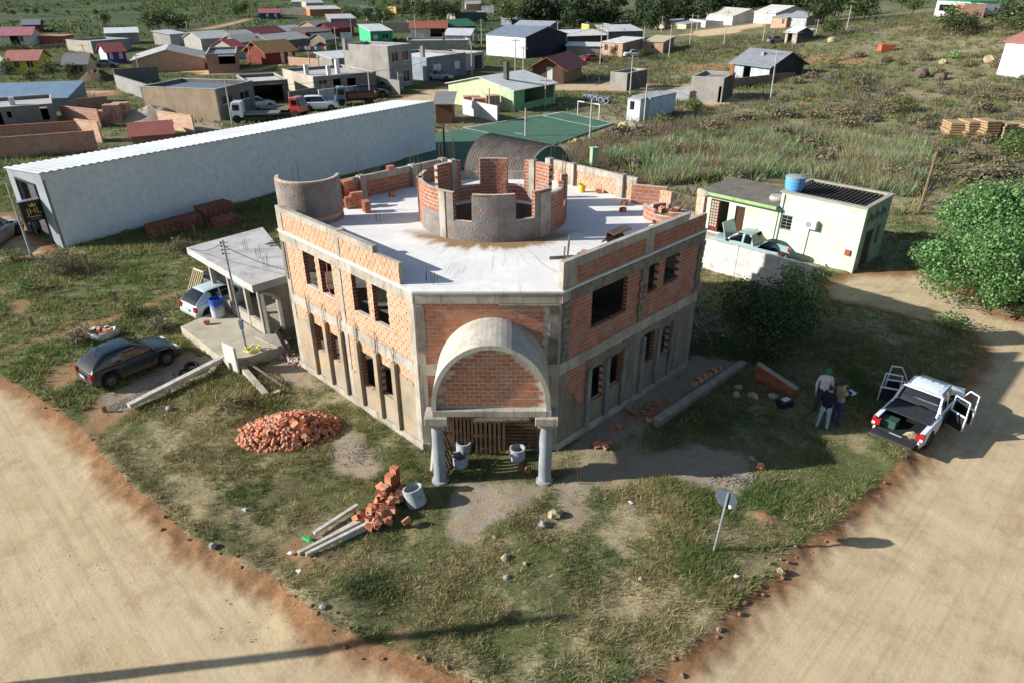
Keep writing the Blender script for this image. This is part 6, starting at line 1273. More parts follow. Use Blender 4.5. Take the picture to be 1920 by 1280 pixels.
H('dark red roofed house in the left row', (470, 84), (538, 80), 7, 2.5, '7d4a40', 'gable_x', '8d4a48', 1., .4); H('white roofed house beside the dark red roof', (530, 78), (572, 75), 6, 2.5, 'b9b4a8', 'gable_x', 'e0ded9', .9); H('dark red house with white windows on the middle street', (575, 80), (620, 77), 6, 2.6, '7c3f36', 'shed', '7c7468', .4, .3, Wn('F', (.2, .35), (.6, .75), k='shut')); H('long white sheet roofed house above the tan roofed one', (510, 98), (580, 92), 7, 2.4, '7a6a5c', 'gable_x', 'd2cdc2', .9, .4); H('pale roofed house at the left end of the row', (450, 100), (505, 96), 6, 2.4, '9a8c78', 'gable_x', 'c3bdb0', .9)
H('red timber house with a tan tiled roof and white door', (500, 122), (556, 117), 6, 2.4, '7a3a2e', 'gable_x', 'b58a52', 1.2, .5, [('F', .5, .62, 0, 2.1, 'wdoor')] + Wn('F', (.75, .9), k='shut')); H('unroofed peach brick foundation walls', (598, 126), (682, 116), 7, 1.5, 'b98a68', 'none', cat='house'); H('white roofed open shelter before the brick foundations', (625, 136), (692, 130), 5, 2.3, '8e877c', 'shed', 'e0deda', .3)
H('grey two storey house with white roof and balcony windows', (733, 168), (775, 159), 8, 5.6, '8f8d8a', 'flat', 'e6e5e2', ops=Wn('F', (.15, .4), (.6, .85), z=(3.5, 4.7)) + Wn('F', (.6, .85), z=(.6, 2.1)), left='a39d93', chim=[(.0, .95, 6.4)])
H('grey rendered house with white roof and carport slab', (802, 152), (874, 140), 10, 3.6, '7f8488', 'flat', 'e6e5e2', ops=[('F', .15, .35, 0, 2.2, 'wdoor'), ('F', .7, .85, 1.1, 2.2, 'shut')], left='9aa3a8', chim=[(.1, .15, 4.8)]); H('low white and grey roofs behind the grey rendered house', (765, 100), (880, 96), 9, 2.8, '9a958c', 'flat', 'c6c4c0', chim=[(.6, .3, 3.9, '8a6a58')]); H('small red and white house with dark doorway', (872, 134), (908, 128), 7, 2.9, 'b9b6b2', 'flat', '6f6a64', ops=[('F', .5, .9, 0, 2.2, 'open')], left='8a4a40'); H('white sheet roofed house above the grey rendered one', (835, 85), (882, 84), 8, 2.6, 'a39c92', 'gable_x', 'd0d2d4', 1.)
H('unfinished grey house with white parapets and dark openings', (592, 186), (708, 174), 11, 3.0, '807b74', 'flat', '!b5b2ad', ops=[('F', .08, .2, .8, 2.2, 'win'), ('F', .3, .42, 0, 2.3, 'open'), ('F', .52, .66, .9, 2.2, 'open')], left='b3a794', chim=[(.15, .5, 3.7, 'd0cec9'), (.6, .4, 4.2, 'cfcdc8'), (.4, .3, 3.6, 'c9c6c0')]); H('grey workshop with a wide dark open front', (470, 196), (545, 190), 8, 2.9, '6f6b66', 'flat', '!c4c2bd', ops=[('F', .1, .85, 0, 2.3, 'open')])
H('pale lime green gabled sports hall with white roof', (842, 194), (963, 211), 8.5, 2.7, 'bdcca0', 'gable_y', 'e2e0da', 1.1, .3, [('R', .25, .95, .8, 2.4, 'open')], right='7aa878', cat='hall', chim=[(.7, .3, 5.2, '5c5852')]); H('brown timber shed beside the end of the white hall', (818, 232), (848, 232), 4, 2.3, '6d4a38', 'shed', '8e8a84', .3)
H('brown timber house with red roof and a white roof patch', (998, 154), (1056, 158), 10, 2.5, '5d463a', 'gable_y', 'a3594a', 1.4, .9, [('F', .45, .65, .2, 2.3, 'wdoor')], right='8a7a5e'); H('plain grey block cube beside the dirt lane', (1143, 168), (1174, 171), 6.5, 2.6, '9b958b', 'flat', 'b3aea4', right='5d5a57', cat='building')
H('weathered white cargo container with an open front booth', (1174, 226), (1198, 229), 2.4, 2.5, 'c9ced2', 'slab', 'a9adaf', over=.02, ops=[('F', .2, .55, 1.2, 2.1, 'open')], cat='container', name='container'); H('long weathered white container behind the booth', (1216, 226), (1264, 214), 2.4, 2.5, 'b9c4cc', 'slab', 'a3a6a8', over=.02, cat='container', name='container')
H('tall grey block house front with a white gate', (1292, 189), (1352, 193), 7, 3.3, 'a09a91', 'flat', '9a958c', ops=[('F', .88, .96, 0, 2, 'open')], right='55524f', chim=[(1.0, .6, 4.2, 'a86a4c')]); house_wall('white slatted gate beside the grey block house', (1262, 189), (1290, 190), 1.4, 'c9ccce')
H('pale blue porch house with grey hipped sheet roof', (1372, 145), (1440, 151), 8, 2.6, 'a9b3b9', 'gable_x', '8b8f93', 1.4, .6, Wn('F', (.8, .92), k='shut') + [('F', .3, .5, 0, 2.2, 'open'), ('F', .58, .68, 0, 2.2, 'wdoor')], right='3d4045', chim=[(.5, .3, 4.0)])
H('orange brick house with white roof by the dirt rise', (1127, 104), (1166, 108), 8, 2.8, 'b08264', 'shed', 'e0deda', .3, .2, Wn('F', (.15, .3), (.65, .78)), right='7d523e'); H('orange brick house with tan roof behind a pole', (1206, 101), (1242, 102), 9, 2.6, 'b07c5e', 'shed', 'd8c4a4', .3, .2, Wn('F', (.4, .55)), right='8a5a44'); H('long dark brown sided shed with white roof', (1056, 94), (1137, 88), 7, 3.0, '5d443a', 'shed', 'dfddd9', .4, left='b5967a', cat='shed'); H('grey shed with pale roof behind the orange brick houses', (1140, 80), (1204, 76), 7, 2.6, '6d6663', 'shed', 'd4d3d0', .5); H('yellow and green painted house in the back row', (1104, 66), (1146, 65), 6, 2.8, 'b9b04a', 'flat', '7f8a94', right='6ab070'); H('grey roofed row of sheds behind the metal warehouse', (965, 62), (1030, 64), 8, 2.4, '6f7478', 'gable_x', 'a5abb0', .8)
H('low white carport roofs before the brown shed', (1062, 103), (1130, 104), 4, 1.9, '8e8c86', 'shed', 'd9dbd8', .2)
H('cream house with flat roof on the far lane', (1228, 54), (1286, 55), 8, 2.6, 'b8ac94', 'shed', 'a9a8a4', .4); H('white gabled barn on the far lane', (1322, 46), (1372, 48), 10, 3., 'd0cec8', 'gable_x', 'c9c4b4', 1.3, .2, cat='barn'); H('white roofed barn at the end of the far lane', (1412, 44), (1452, 45), 10, 3., 'c9c5bc', 'gable_x', 'cfccc6', 1.2); H('low white walled house behind the cream house', (1290, 50), (1322, 52), 7, 2.2, 'c2c0ba', 'flat', 'b0aea8')
H('small orange brick house on the right slope', (1444, 53), (1473, 52), 6, 2.6, 'b5805c', 'shed', 'a9abad', .3, .2, Wn('F', (.7, .85))); H('grey walled house joined to the orange brick one', (1474, 51), (1510, 50), 7, 2.5, 'a8a8a6', 'gable_x', '9aa0a4', .8); H('shack with white roof and open porch on the slope', (1470, 82), (1492, 83), 4, 2.3, 'a5988a', 'shed', 'c9c7c0', .3, .4, [('F', .2, .6, 0, 2, 'open')]); H('dark gabled shack beside the open porch', (1492, 83), (1522, 78), 5, 2.4, '3f4246', 'gable_y', 'd0d0ce', .8)
H('white house with a green upper wall on the right hill', (1750, 32), (1812, 34), 7, 3.4, 'd6d5d0', 'slab', '2f8a5e', over=.1, ops=[('F', .1, .75, 1.2, 2.4, 'open')]); H('green upper storey of a hillside house', (1756, 10), (1812, 11), 6, 2.6, '2f9a68', 'flat', '8c9094'); H('raw brick lean-to beside the green and white house', (1800, 40), (1842, 36), 5, 3.2, 'a06a50', 'flat', '8a847c')
H('large white gabled house at the edge of the slope', (1868, 140), (2010, 165), 10, 4.2, 'e2e0dc', 'gable_x', 'b07868', 1.4, .3); H('low blue sheet roofed shed left of the brick ruin', (-40, 215), (132, 208), 8, 1.6, '7d858c', 'shed', '7b93a8', .5, .1, cat='shed')
H('grey rendered flat house in front of the blue roofed shed', (-30, 250), (110, 238), 8, 2.6, '7f7b75', 'flat', '!b8b4ae', ops=[('F', .2, .3, 0, 2.1, 'open'), ('F', .82, .92, .8, 2.1, 'open'), ('F', .37, .43, 1.3, 2.0, 'open')], chim=[(.45, .5, 2.8, 'c9c6c0')])
for i, (a, b, c, lab) in enumerate((((-30, 300), (185, 282), 1.7, 'front brick wall of the roofless ruin by the hall'), ((-30, 275), (150, 262), 1.7, 'rear brick wall of the roofless ruin by the hall'), ((150, 262), (192, 268), 1.9, 'peach brick cross wall of the roofless ruin'), ((120, 232), (190, 240), 1.8, 'brick wall above the roofless ruin'), ((262, 256), (300, 252), 1.3, 'low peach wall of the second brick ruin'), ((300, 240), (365, 250), 1.7, 'tall peach wall of the second brick ruin'))): house_wall(lab, a, b, c, ('a5664c', '9a5c44', 'c09070', 'a5664c', 'c29674', 'c29674')[i])
H('red sheet roof low shed behind the hall ridge', (250, 272), (325, 266), 5, .9, '8a6a58', 'gable_x', '9a5448', .6)
for k, (x, y) in enumerate(((-44, 66), (-41.5, 67))): pass
for k, (px, py, a, b, c) in enumerate(((172, 232, 4, 3, 4), (198, 232, 4, 3, 6), (215, 228, 4, 3, 6), (870, 208, 5, 3, 5), (888, 212, 5, 3, 5), (912, 212, 4, 3, 6))): pack(px, py, a, b, c, R(12), 'wrapped pale cube of bricks ' + ('left end of the row by the sand heap', 'middle of the row by the sand heap', 'right end of the row by the sand heap', 'left end of the row by the lime green hall', 'middle of the row by the lime green hall', 'right end of the row by the lime green hall')[k], None, brickmat('pale_pack_%d' % k, 'b98468', 'c6967a', 'c9b8a8', .5), .42, .32)
g = G(285, 225); o = mound('sand_heap', (g.x, g.y), 4.2, 2.2, 1.5, mat('sand_grey', 'a89a88', '968876', scl=4), 8); tag(o, 'pale grey sand heap beside the brick packs', 'sand heap')
g = G(185, 152); o = mound('earth_heap', (g.x, g.y), 3.2, 2, 1.6, mat('brush_heap', '5a4a34', '4a3c2a', scl=6), 9); tag(o, 'brown heap of earth and brush beside the beige cottage', 'heap')
# lumber stacks on the slope
LUM = mat('stacked_lumber', 'b09470', '8f7656', '77603f', scl=5, bump=.3)
for k, (px, py, nl) in enumerate(((1783, 255, 6), (1812, 258, 7), (1842, 262, 8), (1872, 262, 7), (1908, 258, 6))):
    g = G(px, py); e = empty('lumber_stack', g, R(-8 + 5 * k), ('leftmost small stack of sawn boards on the slope', 'leaning stack of sawn boards second in the row', 'tallest stack of sawn boards on the slope', 'stack of sawn boards with a capping board', 'pale stack of sawn boards by the edge bush')[k], 'lumber')
    for q in range(nl): mb = MB(); mb.box((random.uniform(-.1, .1), 0, .12 + q * .24), (1.35 + random.uniform(-.15, .15), 2.2, .17)); mb.build('board_layer', LUM, e)
# ---- poles
PCON = mat('pole_concrete', 'b5b0a6', '9a958b', scl=2); PWOOD = mat('pole_wood', '7d6a52', '66563f', scl=3)
npole = [0]
def upole(base, top, lab, r_=.11, arm=True, m=None, grp=None, xtop=None):
    g = G(*base); h = zat(g, top) - g.z; e = empty('utility_pole', g, 0, lab, 'pole', grp); dx = 0
    if xtop is not None: t_ = Vector(G(xtop, top, g.z + h)); dx = t_.x - g.x
    mb = MB(); mb.tube([(0, 0, -.4), (dx, 0, h)], [r_, r_ * .65], 8); mb.build('post', m or PCON, e)
    if arm: mb = MB(); mb.beam((dx - .7, .3, h - .35), (dx + .7, -.3, h - .35), .09, .1); mb.build('crossarm', PWOOD, e)
    return g.x + dx, g.y, g.z + h
GP = 'street poles across the town'; LP = 'pale concrete pole standing along the town streets'
tops = {}
for i, (b, t, x) in enumerate((((436, 236), 150, 'grey pole leaning beside the flatbed truck'), ((695, 191), 131, 'pale pole in front of the unfinished grey house'), ((885, 146), 78, 'pale pole at the right end of the grey rendered house'), ((918, 225), 165, 'grey pole between brick packs and the pitch'), ((1181, 178), 104, 'tall pale pole beside the plain grey block cube'), ((1207, 232), 160, 'pale pole beside the white container'), ((1106, 258), 186, 'grey lamp pole at the near corner of the pitch'), ((985, 258), 203, 'grey lamp pole on the touchline behind the hut'), ((1022, 202), 146, 'grey pole at the far corner by the sports hall'), ((1125, 122), 46, 'tall pale pole beside the red car'), ((1445, 186), 96, 'pale leaning pole below the dark gable'), ((834, 300), 232, 'black lamp pole with crossarm at the hall end'), ((62, 487), 345, 'thin grey pole in front of the hall facade'))):
    tops[i] = upole(b, t, x, .1 if i != 12 else .07, i not in (12, 3), MATS.get('insul') if i == 11 else None, None, {12: 12, 0: 421, 10: 1457}.get(i))
for b, t in (((46, 56), 30), ((194, 66), 28), ((165, 128), 82), ((78, 124), 98), ((262, 138), 100), ((356, 80), 40), ((409, 62), 32), ((444, 66), 34), ((477, 62), 34), ((472, 128), 84), ((632, 98), 50), ((780, 75), 26), ((582, 132), 96), ((903, 86), 36), ((888, 92), 62), ((748, 168), 136), ((1168, 78), 52), ((1254, 106), 45), ((1293, 86), 26), ((1357, 86), 20), ((1430, 80), 22), ((966, 142), 72), ((981, 152), 86), ((1205, 102), 50), ((1306, 58), 28), ((1587, 58), 10), ((1530, 64), 36), ((707, 38), 10), ((660, 68), 34), ((1100, 66), 40), ((1045, 70), 40), ((1480, 24), 4), ((868, 26), 2), ((1240, 60), 30), ((1390, 42), 26)): upole(b, t, LP, .11, True, None, GP)
upole((1722, 402), 285, 'old leaning timber pole at the edge of the reed patch', .13, False, PWOOD, None, 1757)
def wire(i, j, off=0):
    a, b = tops[i], tops[j]; cable('power_line', (a[0], a[1], a[2] - .3 - off), (b[0], b[1], b[2] - .3 - off), .6, None, .015)
    o = bpy.data.objects[-1] if False else None
for i, j in ((0, 1), (1, 2), (2, 9), (4, 9), (4, 5)):
    a, b = tops[i], tops[j]; o = cable('power_line', (a[0], a[1], a[2] - .3), (b[0], b[1], b[2] - .3), .7, None, .02); tag(o, 'thin overhead power line sagging between town poles', 'power line', 'power lines over the town')
# fences on the slope and in the field
def fpost(px, py, lab, h=1.1, grp=None, lean=0): g = G(px, py); mb = MB(); mb.beam((0, 0, -.2), (lean, 0, h), .1, .1); o = mb.build('fence_post', PWOOD); o.location = (g.x, g.y, gz(g.x, g.y)); tag(o, lab, 'post', grp)
fpost(170, 517, 'dark timber fence post beside the field bush', 1.2); fpost(218, 566, 'thick short timber post in the left field', .55); fpost(62, 612, 'thin short stake in the left field', .5); fpost(368, 448, 'thin stake before the brick packs', .9); fpost(197, 772, 'small peg at the end of the gravel drive', .25)
for k in range(12): fpost(1660 - k * 9.5 + (k > 8) * 40, 118 + k * 6.2, 'weathered fence post in the wire fence across the scrub slope', 1.2, 'fence posts on the scrub slope')
for k in range(13): fpost(1013 + k * 22, 160 - abs(k - 6) * 1.2, 'thin post of the wire fence around the timber house', 1.2, 'posts around the timber house')
# ---- far cars and trucks
def fcar(px, py, ang, c, kind, lab): g = G(px, py); car(lab, g, R(ang), c, kind, lowpoly=True, doors=False, scale=1.)
fcar(602, 207, 10, 'd8dadc', 'suv', 'white car parked before the white panel fence'); fcar(728, 173, -28, '3b4248', 'sedan', 'dark grey sedan beside the grey two storey house'); fcar(824, 151, -12, '8d9296', 'sedan', 'silver sedan on the concrete drive of the grey house'); fcar(1112, 117, 15, '9c2228', 'hatch', 'red car half behind the tall pale pole'); fcar(1188, 108, 8, 'cfd2d4', 'sedan', 'white sedan beside the orange brick house'); fcar(1455, 82, 10, '6a6f74', 'hatch', 'grey car by the shack on the slope'); fcar(488, 204, 20, 'c9ccce', 'hatch', 'white car inside the open grey workshop yard'); fcar(698, 183, 20, '20262c', 'suv', 'black car behind the blue flatbed truck'); fcar(203, 128, 5, '33363a', 'hatch', 'small dark vehicle beside the purple house')
def truck(px, py, ang, cab, bedc, lab, load=None):
    g = G(px, py); e = empty('flatbed_truck', g, R(ang), lab, 'truck'); cm = paint('paint_' + cab, cab)
    mb = MB(); mb.hexa([(1.2, -.95, .6), (2.6, -.95, .6), (2.6, .95, .6), (1.2, .95, .6), (1.25, -.85, 2.2), (2.25, -.85, 2.2), (2.25, .85, 2.2), (1.25, .85, 2.2)]); mb.build('cab', cm, e, bevel=.06); mb = MB(); mb.hexa([(2.53, -.8, 1.3), (2.6, -.8, 1.3), (2.6, .8, 1.3), (2.53, .8, 1.3), (2.3, -.76, 2.05), (2.36, -.76, 2.05), (2.36, .76, 2.05), (2.3, .76, 2.05)]); mb.build('windscreen', CGL, e)
    for s_ in (-1, 1): mb = MB(); mb.bx(1.5, 2.2, s_ * .91 - .03, s_ * .91 + .03, 1.35, 1.95); mb.build('side_window', CGL, e)
    mb = MB(); mb.bx(-2.6, 1.1, -1.05, 1.05, .85, 1.0); mb.build('deck', plain('deck_' + bedc, bedc, .8), e); mb = MB(); mb.bx(-2.5, 2.4, -.45, .45, .5, .84); mb.build('chassis', INT, e)
    if load:
        mb = MB(); mb.bx(-2.6, 1.1, -1.05, -1.0, 1.0, 1.45); mb.bx(-2.6, 1.1, 1.0, 1.05, 1.0, 1.45); mb.bx(-2.6, -2.55, -1., 1., 1.0, 1.45); mb.bx(1.05, 1.1, -1., 1., 1., 1.6); mb.build('side_boards', plain('boards_' + load, load, .8), e)
    for x in (-1.6, 1.9):
        for s_ in (-1, 1): mb = MB(); mb.lathe([(0, -.12), (.42, -.12), (.45, 0), (.42, .12), (0, .12)], 14, (x, s_ * .9, .45), 0, Matrix.Rotation(R(90), 3, 'X')); mb.build('wheel', TYRE, e)
truck(482, 228, 190, 'd5dde2', '6b6f70', 'white cab flatbed truck behind the hall ridge'); truck(535, 218, -15, '9c2a22', '7a6a5c', 'red cab truck with dusty flatbed behind the hall ridge'); truck(668, 196, 200, '4a5a6a', '5a4034', 'blue cab truck with brown side boards', '5d3a30')
# clothes line, roadside oddments
for k in range(9): 
    g = G(563 + k * 6, 102); mb = MB(); mb.box((0, 0, 1.25), (.55, .04, .7)); o = mb.build('hanging_cloth', plain('cloth_%d' % k, ['b03a48', '3a4a8a', 'd0d0d4', 'c9c4d0', '8a3a60', 'd8d6d2', '4a6aa0', 'c05a5a', 'dcdcdc'][k], .9)); o.location = g; tag(o, ['crimson', 'navy', 'white', 'lilac', 'plum', 'cream', 'blue', 'coral', 'pale'][k] + ' cloth hanging on the washing line by the tan roofed house', 'laundry')
for k in range(5):
    g = G(1103 + k * 9, 188 + k * 1.5); mb = MB(); mb.lathe([(.28, -.6), (.36, -.6), (.36, .6), (.28, .6), (.28, -.6)], 14, (0, 0, .36), 0, Matrix.Rotation(R(90), 3, 'Y')); o = mb.build('concrete_pipe', RINGC); o.location = g; o.rotation_euler = (0, 0, R(20 + 10 * k)); tag(o, 'concrete pipe lying in the row behind the goal', 'pipe', 'concrete pipes behind the goal')
for px, py, r_, lab in ((1175, 250, 1.1, 'largest pale boulder beside the pitch corner'), (1202, 246, .6, 'smaller pale boulder right of the largest one'), (1080, 268, .4, 'small white boulder at the edge of the pitch'), (1727, 145, 1.1, 'dark boulder on the scrub slope'), (1765, 150, .9, 'reddish boulder on the scrub slope'), (1768, 120, .6, 'white boulder by the slope fence'), (1762, 160, .5, 'small pale boulder below the reddish one'), (1855, 118, 1., 'pale flat boulder near the white gabled house'), (1560, 80, .9, 'mossy boulder on the upper slope')): rock('boulder', G2(px, py), r_, STONE if 'dark' not in lab and 'red' not in lab else mat('dark_boulder', '6d5c52', '574a42', scl=1, obj=True), lab, 'boulder', px)
g = G(1660, 97); mb = MB(); mb.bx(-1.1, 1.1, -.7, .7, 0, 1.1); o = mb.build('brick_cistern', wm('b5623c')); o.location = g; tag(o, 'small square raw brick box on the upper slope', 'cistern')

H('long dark grey walled yard house under the tall trees', (854, 40), (912, 40), 8, 3., '6a6764', 'flat', '8f8b85', left='a3988a'); H('faded pink house above the dark yard wall', (874, 20), (902, 19), 7, 3., 'b8968c', 'gable_x', 'b5aba2', 1.); H('white flat house right of the faded pink one', (903, 26), (926, 25), 7, 3.2, 'd0cec8', 'flat', 'c9c7c2'); H('white gabled house among the far trees', (772, 16), (795, 15), 8, 3.2, 'cfccc6', 'gable_x', 'a9a49c', 1.); H('ochre house front below the far trees', (743, 27), (767, 26), 6, 3.2, 'b89a5a', 'flat', 'a39a8a', ops=Wn('F', (.15, .4), (.6, .85))); H('blue grey roofed house behind the far trees', (806, 14), (838, 12), 8, 3., '6a7078', 'gable_x', '66707c', 1.2); H('brown cottage with grey roof behind the pink roofed house', (46, 62), (78, 61), 6, 2.4, '5c4436', 'gable_x', '8a8f94', 1.); H('low beige shed below the far dark trees', (690, 40), (725, 39), 6, 2.2, 'a09684', 'shed', 'b0aaa0', .4); H('grey sheds with pale roofs left of the metal warehouse', (960, 50), (1000, 50), 6, 2.2, '7a7d80', 'shed', 'b9bcbd', .3); H('weathered wooden hut beside the laundry house', (612, 92), (636, 90), 5, 2.3, '8a7d6c', 'gable_x', 'b3aca0', .9)
# ================================================================ VEGETATION
def leafmat(name, rough=.7, trans=.25):
    t = NT(name); a = t.new('Attribute', attribute_name='Col'); oi = t.new('ObjectInfo')
    col = t.mix(1, a.outputs['Color'], t.ramp(oi.outputs['Random'], 0, 1, (.82, .82, .82, 1), (1.15, 1.12, 1.05, 1)), 'MULTIPLY')
    t.fin(col, rough, 0, .2); tr_ = t.new('BsdfTranslucent'); t.ln(col, tr_.inputs[0]); mx = t.new('MixShader'); mx.inputs[0].default_value = trans
    t.ln(t.b.outputs[0], mx.inputs[1]); t.ln(tr_.outputs[0], mx.inputs[2]); t.ln(mx.outputs[0], t.n['Material Output'].inputs[0]); return t.m
GRASSM = leafmat('grass_blades', .8, .3); LEAFM = leafmat('leaves', .6, .3)
PAL_ = {k: np.array(lin(v)[:3]) for k, v in dict(dry='a6976f', straw='b5a780', olive='7e7e50', green='687a44', lush='55723e', dark='4a5634', brown='7c6c56', mauve='82747a', reed='8ea07c', reed2='6f8a62').items()}
def pickcol(rng, n, w):
    ks = list(w); p = np.array([w[k] for k in ks], float); idx = rng.choice(len(ks), n, p=p / p.sum()); c = np.stack([PAL_[k] for k in ks])[idx]
    return c * rng.uniform(.75, 1.25, (n, 1))
def blades(P, col, h, wdt, nb, lean, rng, spread=.05):
    """P (n,3) tuft feet -> triangles"""
    n = len(P); m = n * nb; base = np.repeat(P, nb, 0); hh = np.repeat(h, nb) * rng.uniform(.55, 1.15, m); a = rng.uniform(0, 6.283, m); base = base + np.stack([np.cos(a), np.sin(a), 0 * a], -1) * (rng.random(m) * spread)[:, None]
    b = rng.uniform(0, 6.283, m); side = np.stack([np.cos(b), np.sin(b), 0 * b], -1) * (wdt * rng.uniform(.7, 1.3, m))[:, None] / 2
    ld = np.stack([np.cos(a), np.sin(a), 0 * a], -1) * (hh * lean * rng.uniform(.3, 1.4, m))[:, None]
    base[:, 2] -= .02; tip = base + ld; tip[:, 2] += hh
    V_ = np.stack([base - side, base + side, tip], 1).reshape(-1, 3); F_ = np.arange(m * 3).reshape(-1, 3)
    c = np.repeat(col, nb, 0) * rng.uniform(.8, 1.2, (m, 1)); C3 = np.repeat(c, 3, 0); return V_, F_, np.concatenate([C3, np.ones((len(C3), 1))], 1)
FOOT = [[p[:2] for p in OCT], [P1, P2, P3, P4], [(-14.66, 27.0), (-11.35, 23.75), (-9.35, 25.35), (-10.6, 26.5), (-13.4, 29.2)], [tuple((HA + hl * u + hn * v)[:2]) for u, v in ((0, 0), (HL_, 0), (HL_, HWD), (0, HWD))], [tuple((ga + gd * u + Vector((.7071, .7071, 0)) * v)[:2]) for u, v in ((-.1, -.5), (9.3, -.5), (9.3, 3.9), (-.1, 3.9))], [(p.x, p.y) for p in pt], [tuple((qa + qd * u + qn * v)[:2]) for u, v in ((0, -QR), (QL, -QR), (QL, QR), (0, QR))]]
HOUSEPTS = np.array([(o.location.x, o.location.y) for o in bpy.data.objects if o.type == 'EMPTY' and o.parent is None and o.get('category') in ('house', 'warehouse', 'barn', 'hall', 'shed', 'building', 'container') and o.location.y > 45])
def free(x, y, grav=True):
    ok = (road_sd(x, y) < -.02 + .25 * (vnoise(x, y, 1.3, 77) - .55)) & (street_sd(x, y) < 0)
    for f in FOOT: ok &= sdist(f, x, y) < -.05
    return ok
def field(x0, x1, y0, y1, n, rng): return rng.uniform(x0, x1, n), rng.uniform(y0, y1, n)
def grasspatch(name, label, x, y, h, wdt, nb, lean, w, rng, spread=.05, hscale=None, dens=None, keepfree=True):
    ok = free(x, y) if keepfree else np.ones(len(x), bool)
    if dens is not None: ok &= rng.random(len(x)) < dens(x, y)
    x, y = x[ok], y[ok]; z = terr(x, y) + relief(x, y)
    hh = h * (.5 + vnoise(x, y, .6, 91)) * rng.uniform(.6, 1.3, len(x))
    if hscale is not None: hh = hh * hscale(x, y)
    g_ = np.clip(vnoise(x, y, .5, 17, 4) * 3.4 - 1.3, 0, 1)
    cD, cG = pickcol(rng, len(x), w[0]), pickcol(rng, len(x), w[1]); col = np.where((rng.random(len(x)) < g_)[:, None], cG, cD)
    V_, F_, C_4 = blades(np.stack([x, y, z], -1), col, hh, wdt, nb, lean, rng, spread)
    o = rawmesh(name, V_, F_, GRASSM, {'Col': C_4}); return tag(o, label, 'grass', kind='stuff')
rng = np.random.default_rng(3)
def bare(x, y): return np.clip(1 - 1.15 * sstep(-.25, .25, multi_sd(GRAVEL, x, y) + .5 * (vnoise(x, y, 2., 5) - .5)), .02, 1) * np.clip(1 - 1. * sstep(-.2, .2, multi_sd(SOIL, x, y) + .5 * (vnoise(x, y, 2., 6) - .5)), .03, 1)
DRYW = dict(dry=7, straw=3, olive=4, brown=3); GRW = dict(green=4, olive=4, lush=2, dark=2)
X, Y = field(-15, 16.5, 9.2, 27, 140000, rng); grasspatch('short_grass', 'short dry and green grass of the corner lot', X, Y, .105, .019, 6, 1., (DRYW, GRW), rng, .07, None, lambda x, y: bare(x, y) * (.12 + .88 * sstep(.4, .55, vnoise(x, y, 1.1, 55, 4))))
X, Y = field(-1, 12, 9.8, 17.2, 12000, rng); grasspatch('tall_grass', 'rank tufts of taller grass around the road sign', X, Y, .19, .017, 9, 1.1, (dict(olive=4, dry=3, straw=2), dict(green=5, lush=4, olive=3)), rng, .1, None, lambda x, y: bare(x, y) * sstep(.5, .62, vnoise(x, y, .8, 66)) * sstep(-.5, 4, x))
X, Y = field(-13, 2, 11, 24, 6000, rng); grasspatch('tall_grass', 'scattered weed tufts on the left of the lot', X, Y, .17, .018, 9, 1., (dict(olive=3, brown=2, dark=3), dict(green=5, lush=2, dark=3)), rng, .1, None, lambda x, y: bare(x, y) * sstep(.52, .66, vnoise(x, y, .7, 68)))
X, Y = field(-46, -8.5, 21, 52, 46000, rng); grasspatch('field_grass', 'uneven green and brown grass of the field before the hall', X, Y, .22, .045, 7, .9, (dict(olive=4, dry=2, brown=2, green=2), dict(green=6, lush=3, olive=3)), rng, .16, None, lambda x, y: bare(x, y) * (.35 + .65 * sstep(.35, .6, vnoise(x, y, .5, 58))))
X, Y = field(6, 40, 20, 46, 30000, rng); grasspatch('verge_grass', 'green verge grass around the workshop wall and drive', X, Y, .17, .035, 7, .9, (dict(olive=4, dry=2, brown=1), dict(green=5, lush=4, dark=2)), rng, .14, None, bare)
def inpx(poly, n, rng):
    P_ = PX(*poly); a = np.array(P_); x, y = rng.uniform(a[:, 0].min(), a[:, 0].max(), n), rng.uniform(a[:, 1].min(), a[:, 1].max(), n); ok = sdist(P_, x, y) > 0; return x[ok], y[ok]
X, Y = inpx([(1130, 300), (1290, 262), (1500, 250), (1740, 262), (1740, 330), (1700, 370), (1500, 345), (1330, 340), (1230, 350)], 26000, rng); grasspatch('reed_bed', 'tall grey green reeds on the slope behind the workshop', X, Y, 1.0, .07, 8, .55, (dict(reed=3, olive=3, dry=2, brown=4, mauve=2), dict(reed=6, reed2=5, green=2)), rng, .35, None, lambda x, y: .04 + .96 * sstep(.45, .6, vnoise(x, y, .25, 83)))
X, Y = inpx([(1010, 330), (1100, 262), (1250, 225), (1500, 240), (1520, 285), (1290, 300), (1200, 400), (1320, 430), (1240, 350)], 17000, rng); grasspatch('dry_brush', 'brown dry brush on the slope behind the building', X, Y, .75, .05, 9, .7, (dict(brown=5, mauve=4, dry=2), dict(olive=3, brown=3, green=2)), rng, .35, None, lambda x, y: .3 + .7 * sstep(.4, .6, vnoise(x, y, .3, 87)))
X, Y = field(12, 150, 44, 170, 52000, rng); grasspatch('slope_grass', 'rough grass and low scrub over the right slope', X, Y, .55, .1, 7, .8, (dict(brown=4, olive=4, mauve=3, dark=2), dict(olive=3, green=4, dark=4)), rng, .5, None, lambda x, y: .25 + .75 * sstep(.38, .6, vnoise(x, y, .12, 43)))
X, Y = field(-130, 30, 50, 210, 42000, rng); near_h = lambda x, y: np.minimum(1, np.min(np.hypot(x[:, None] - HOUSEPTS[None, :, 0] - 4, y[:, None] - HOUSEPTS[None, :, 1] - 4), 1) / 9) ** 3
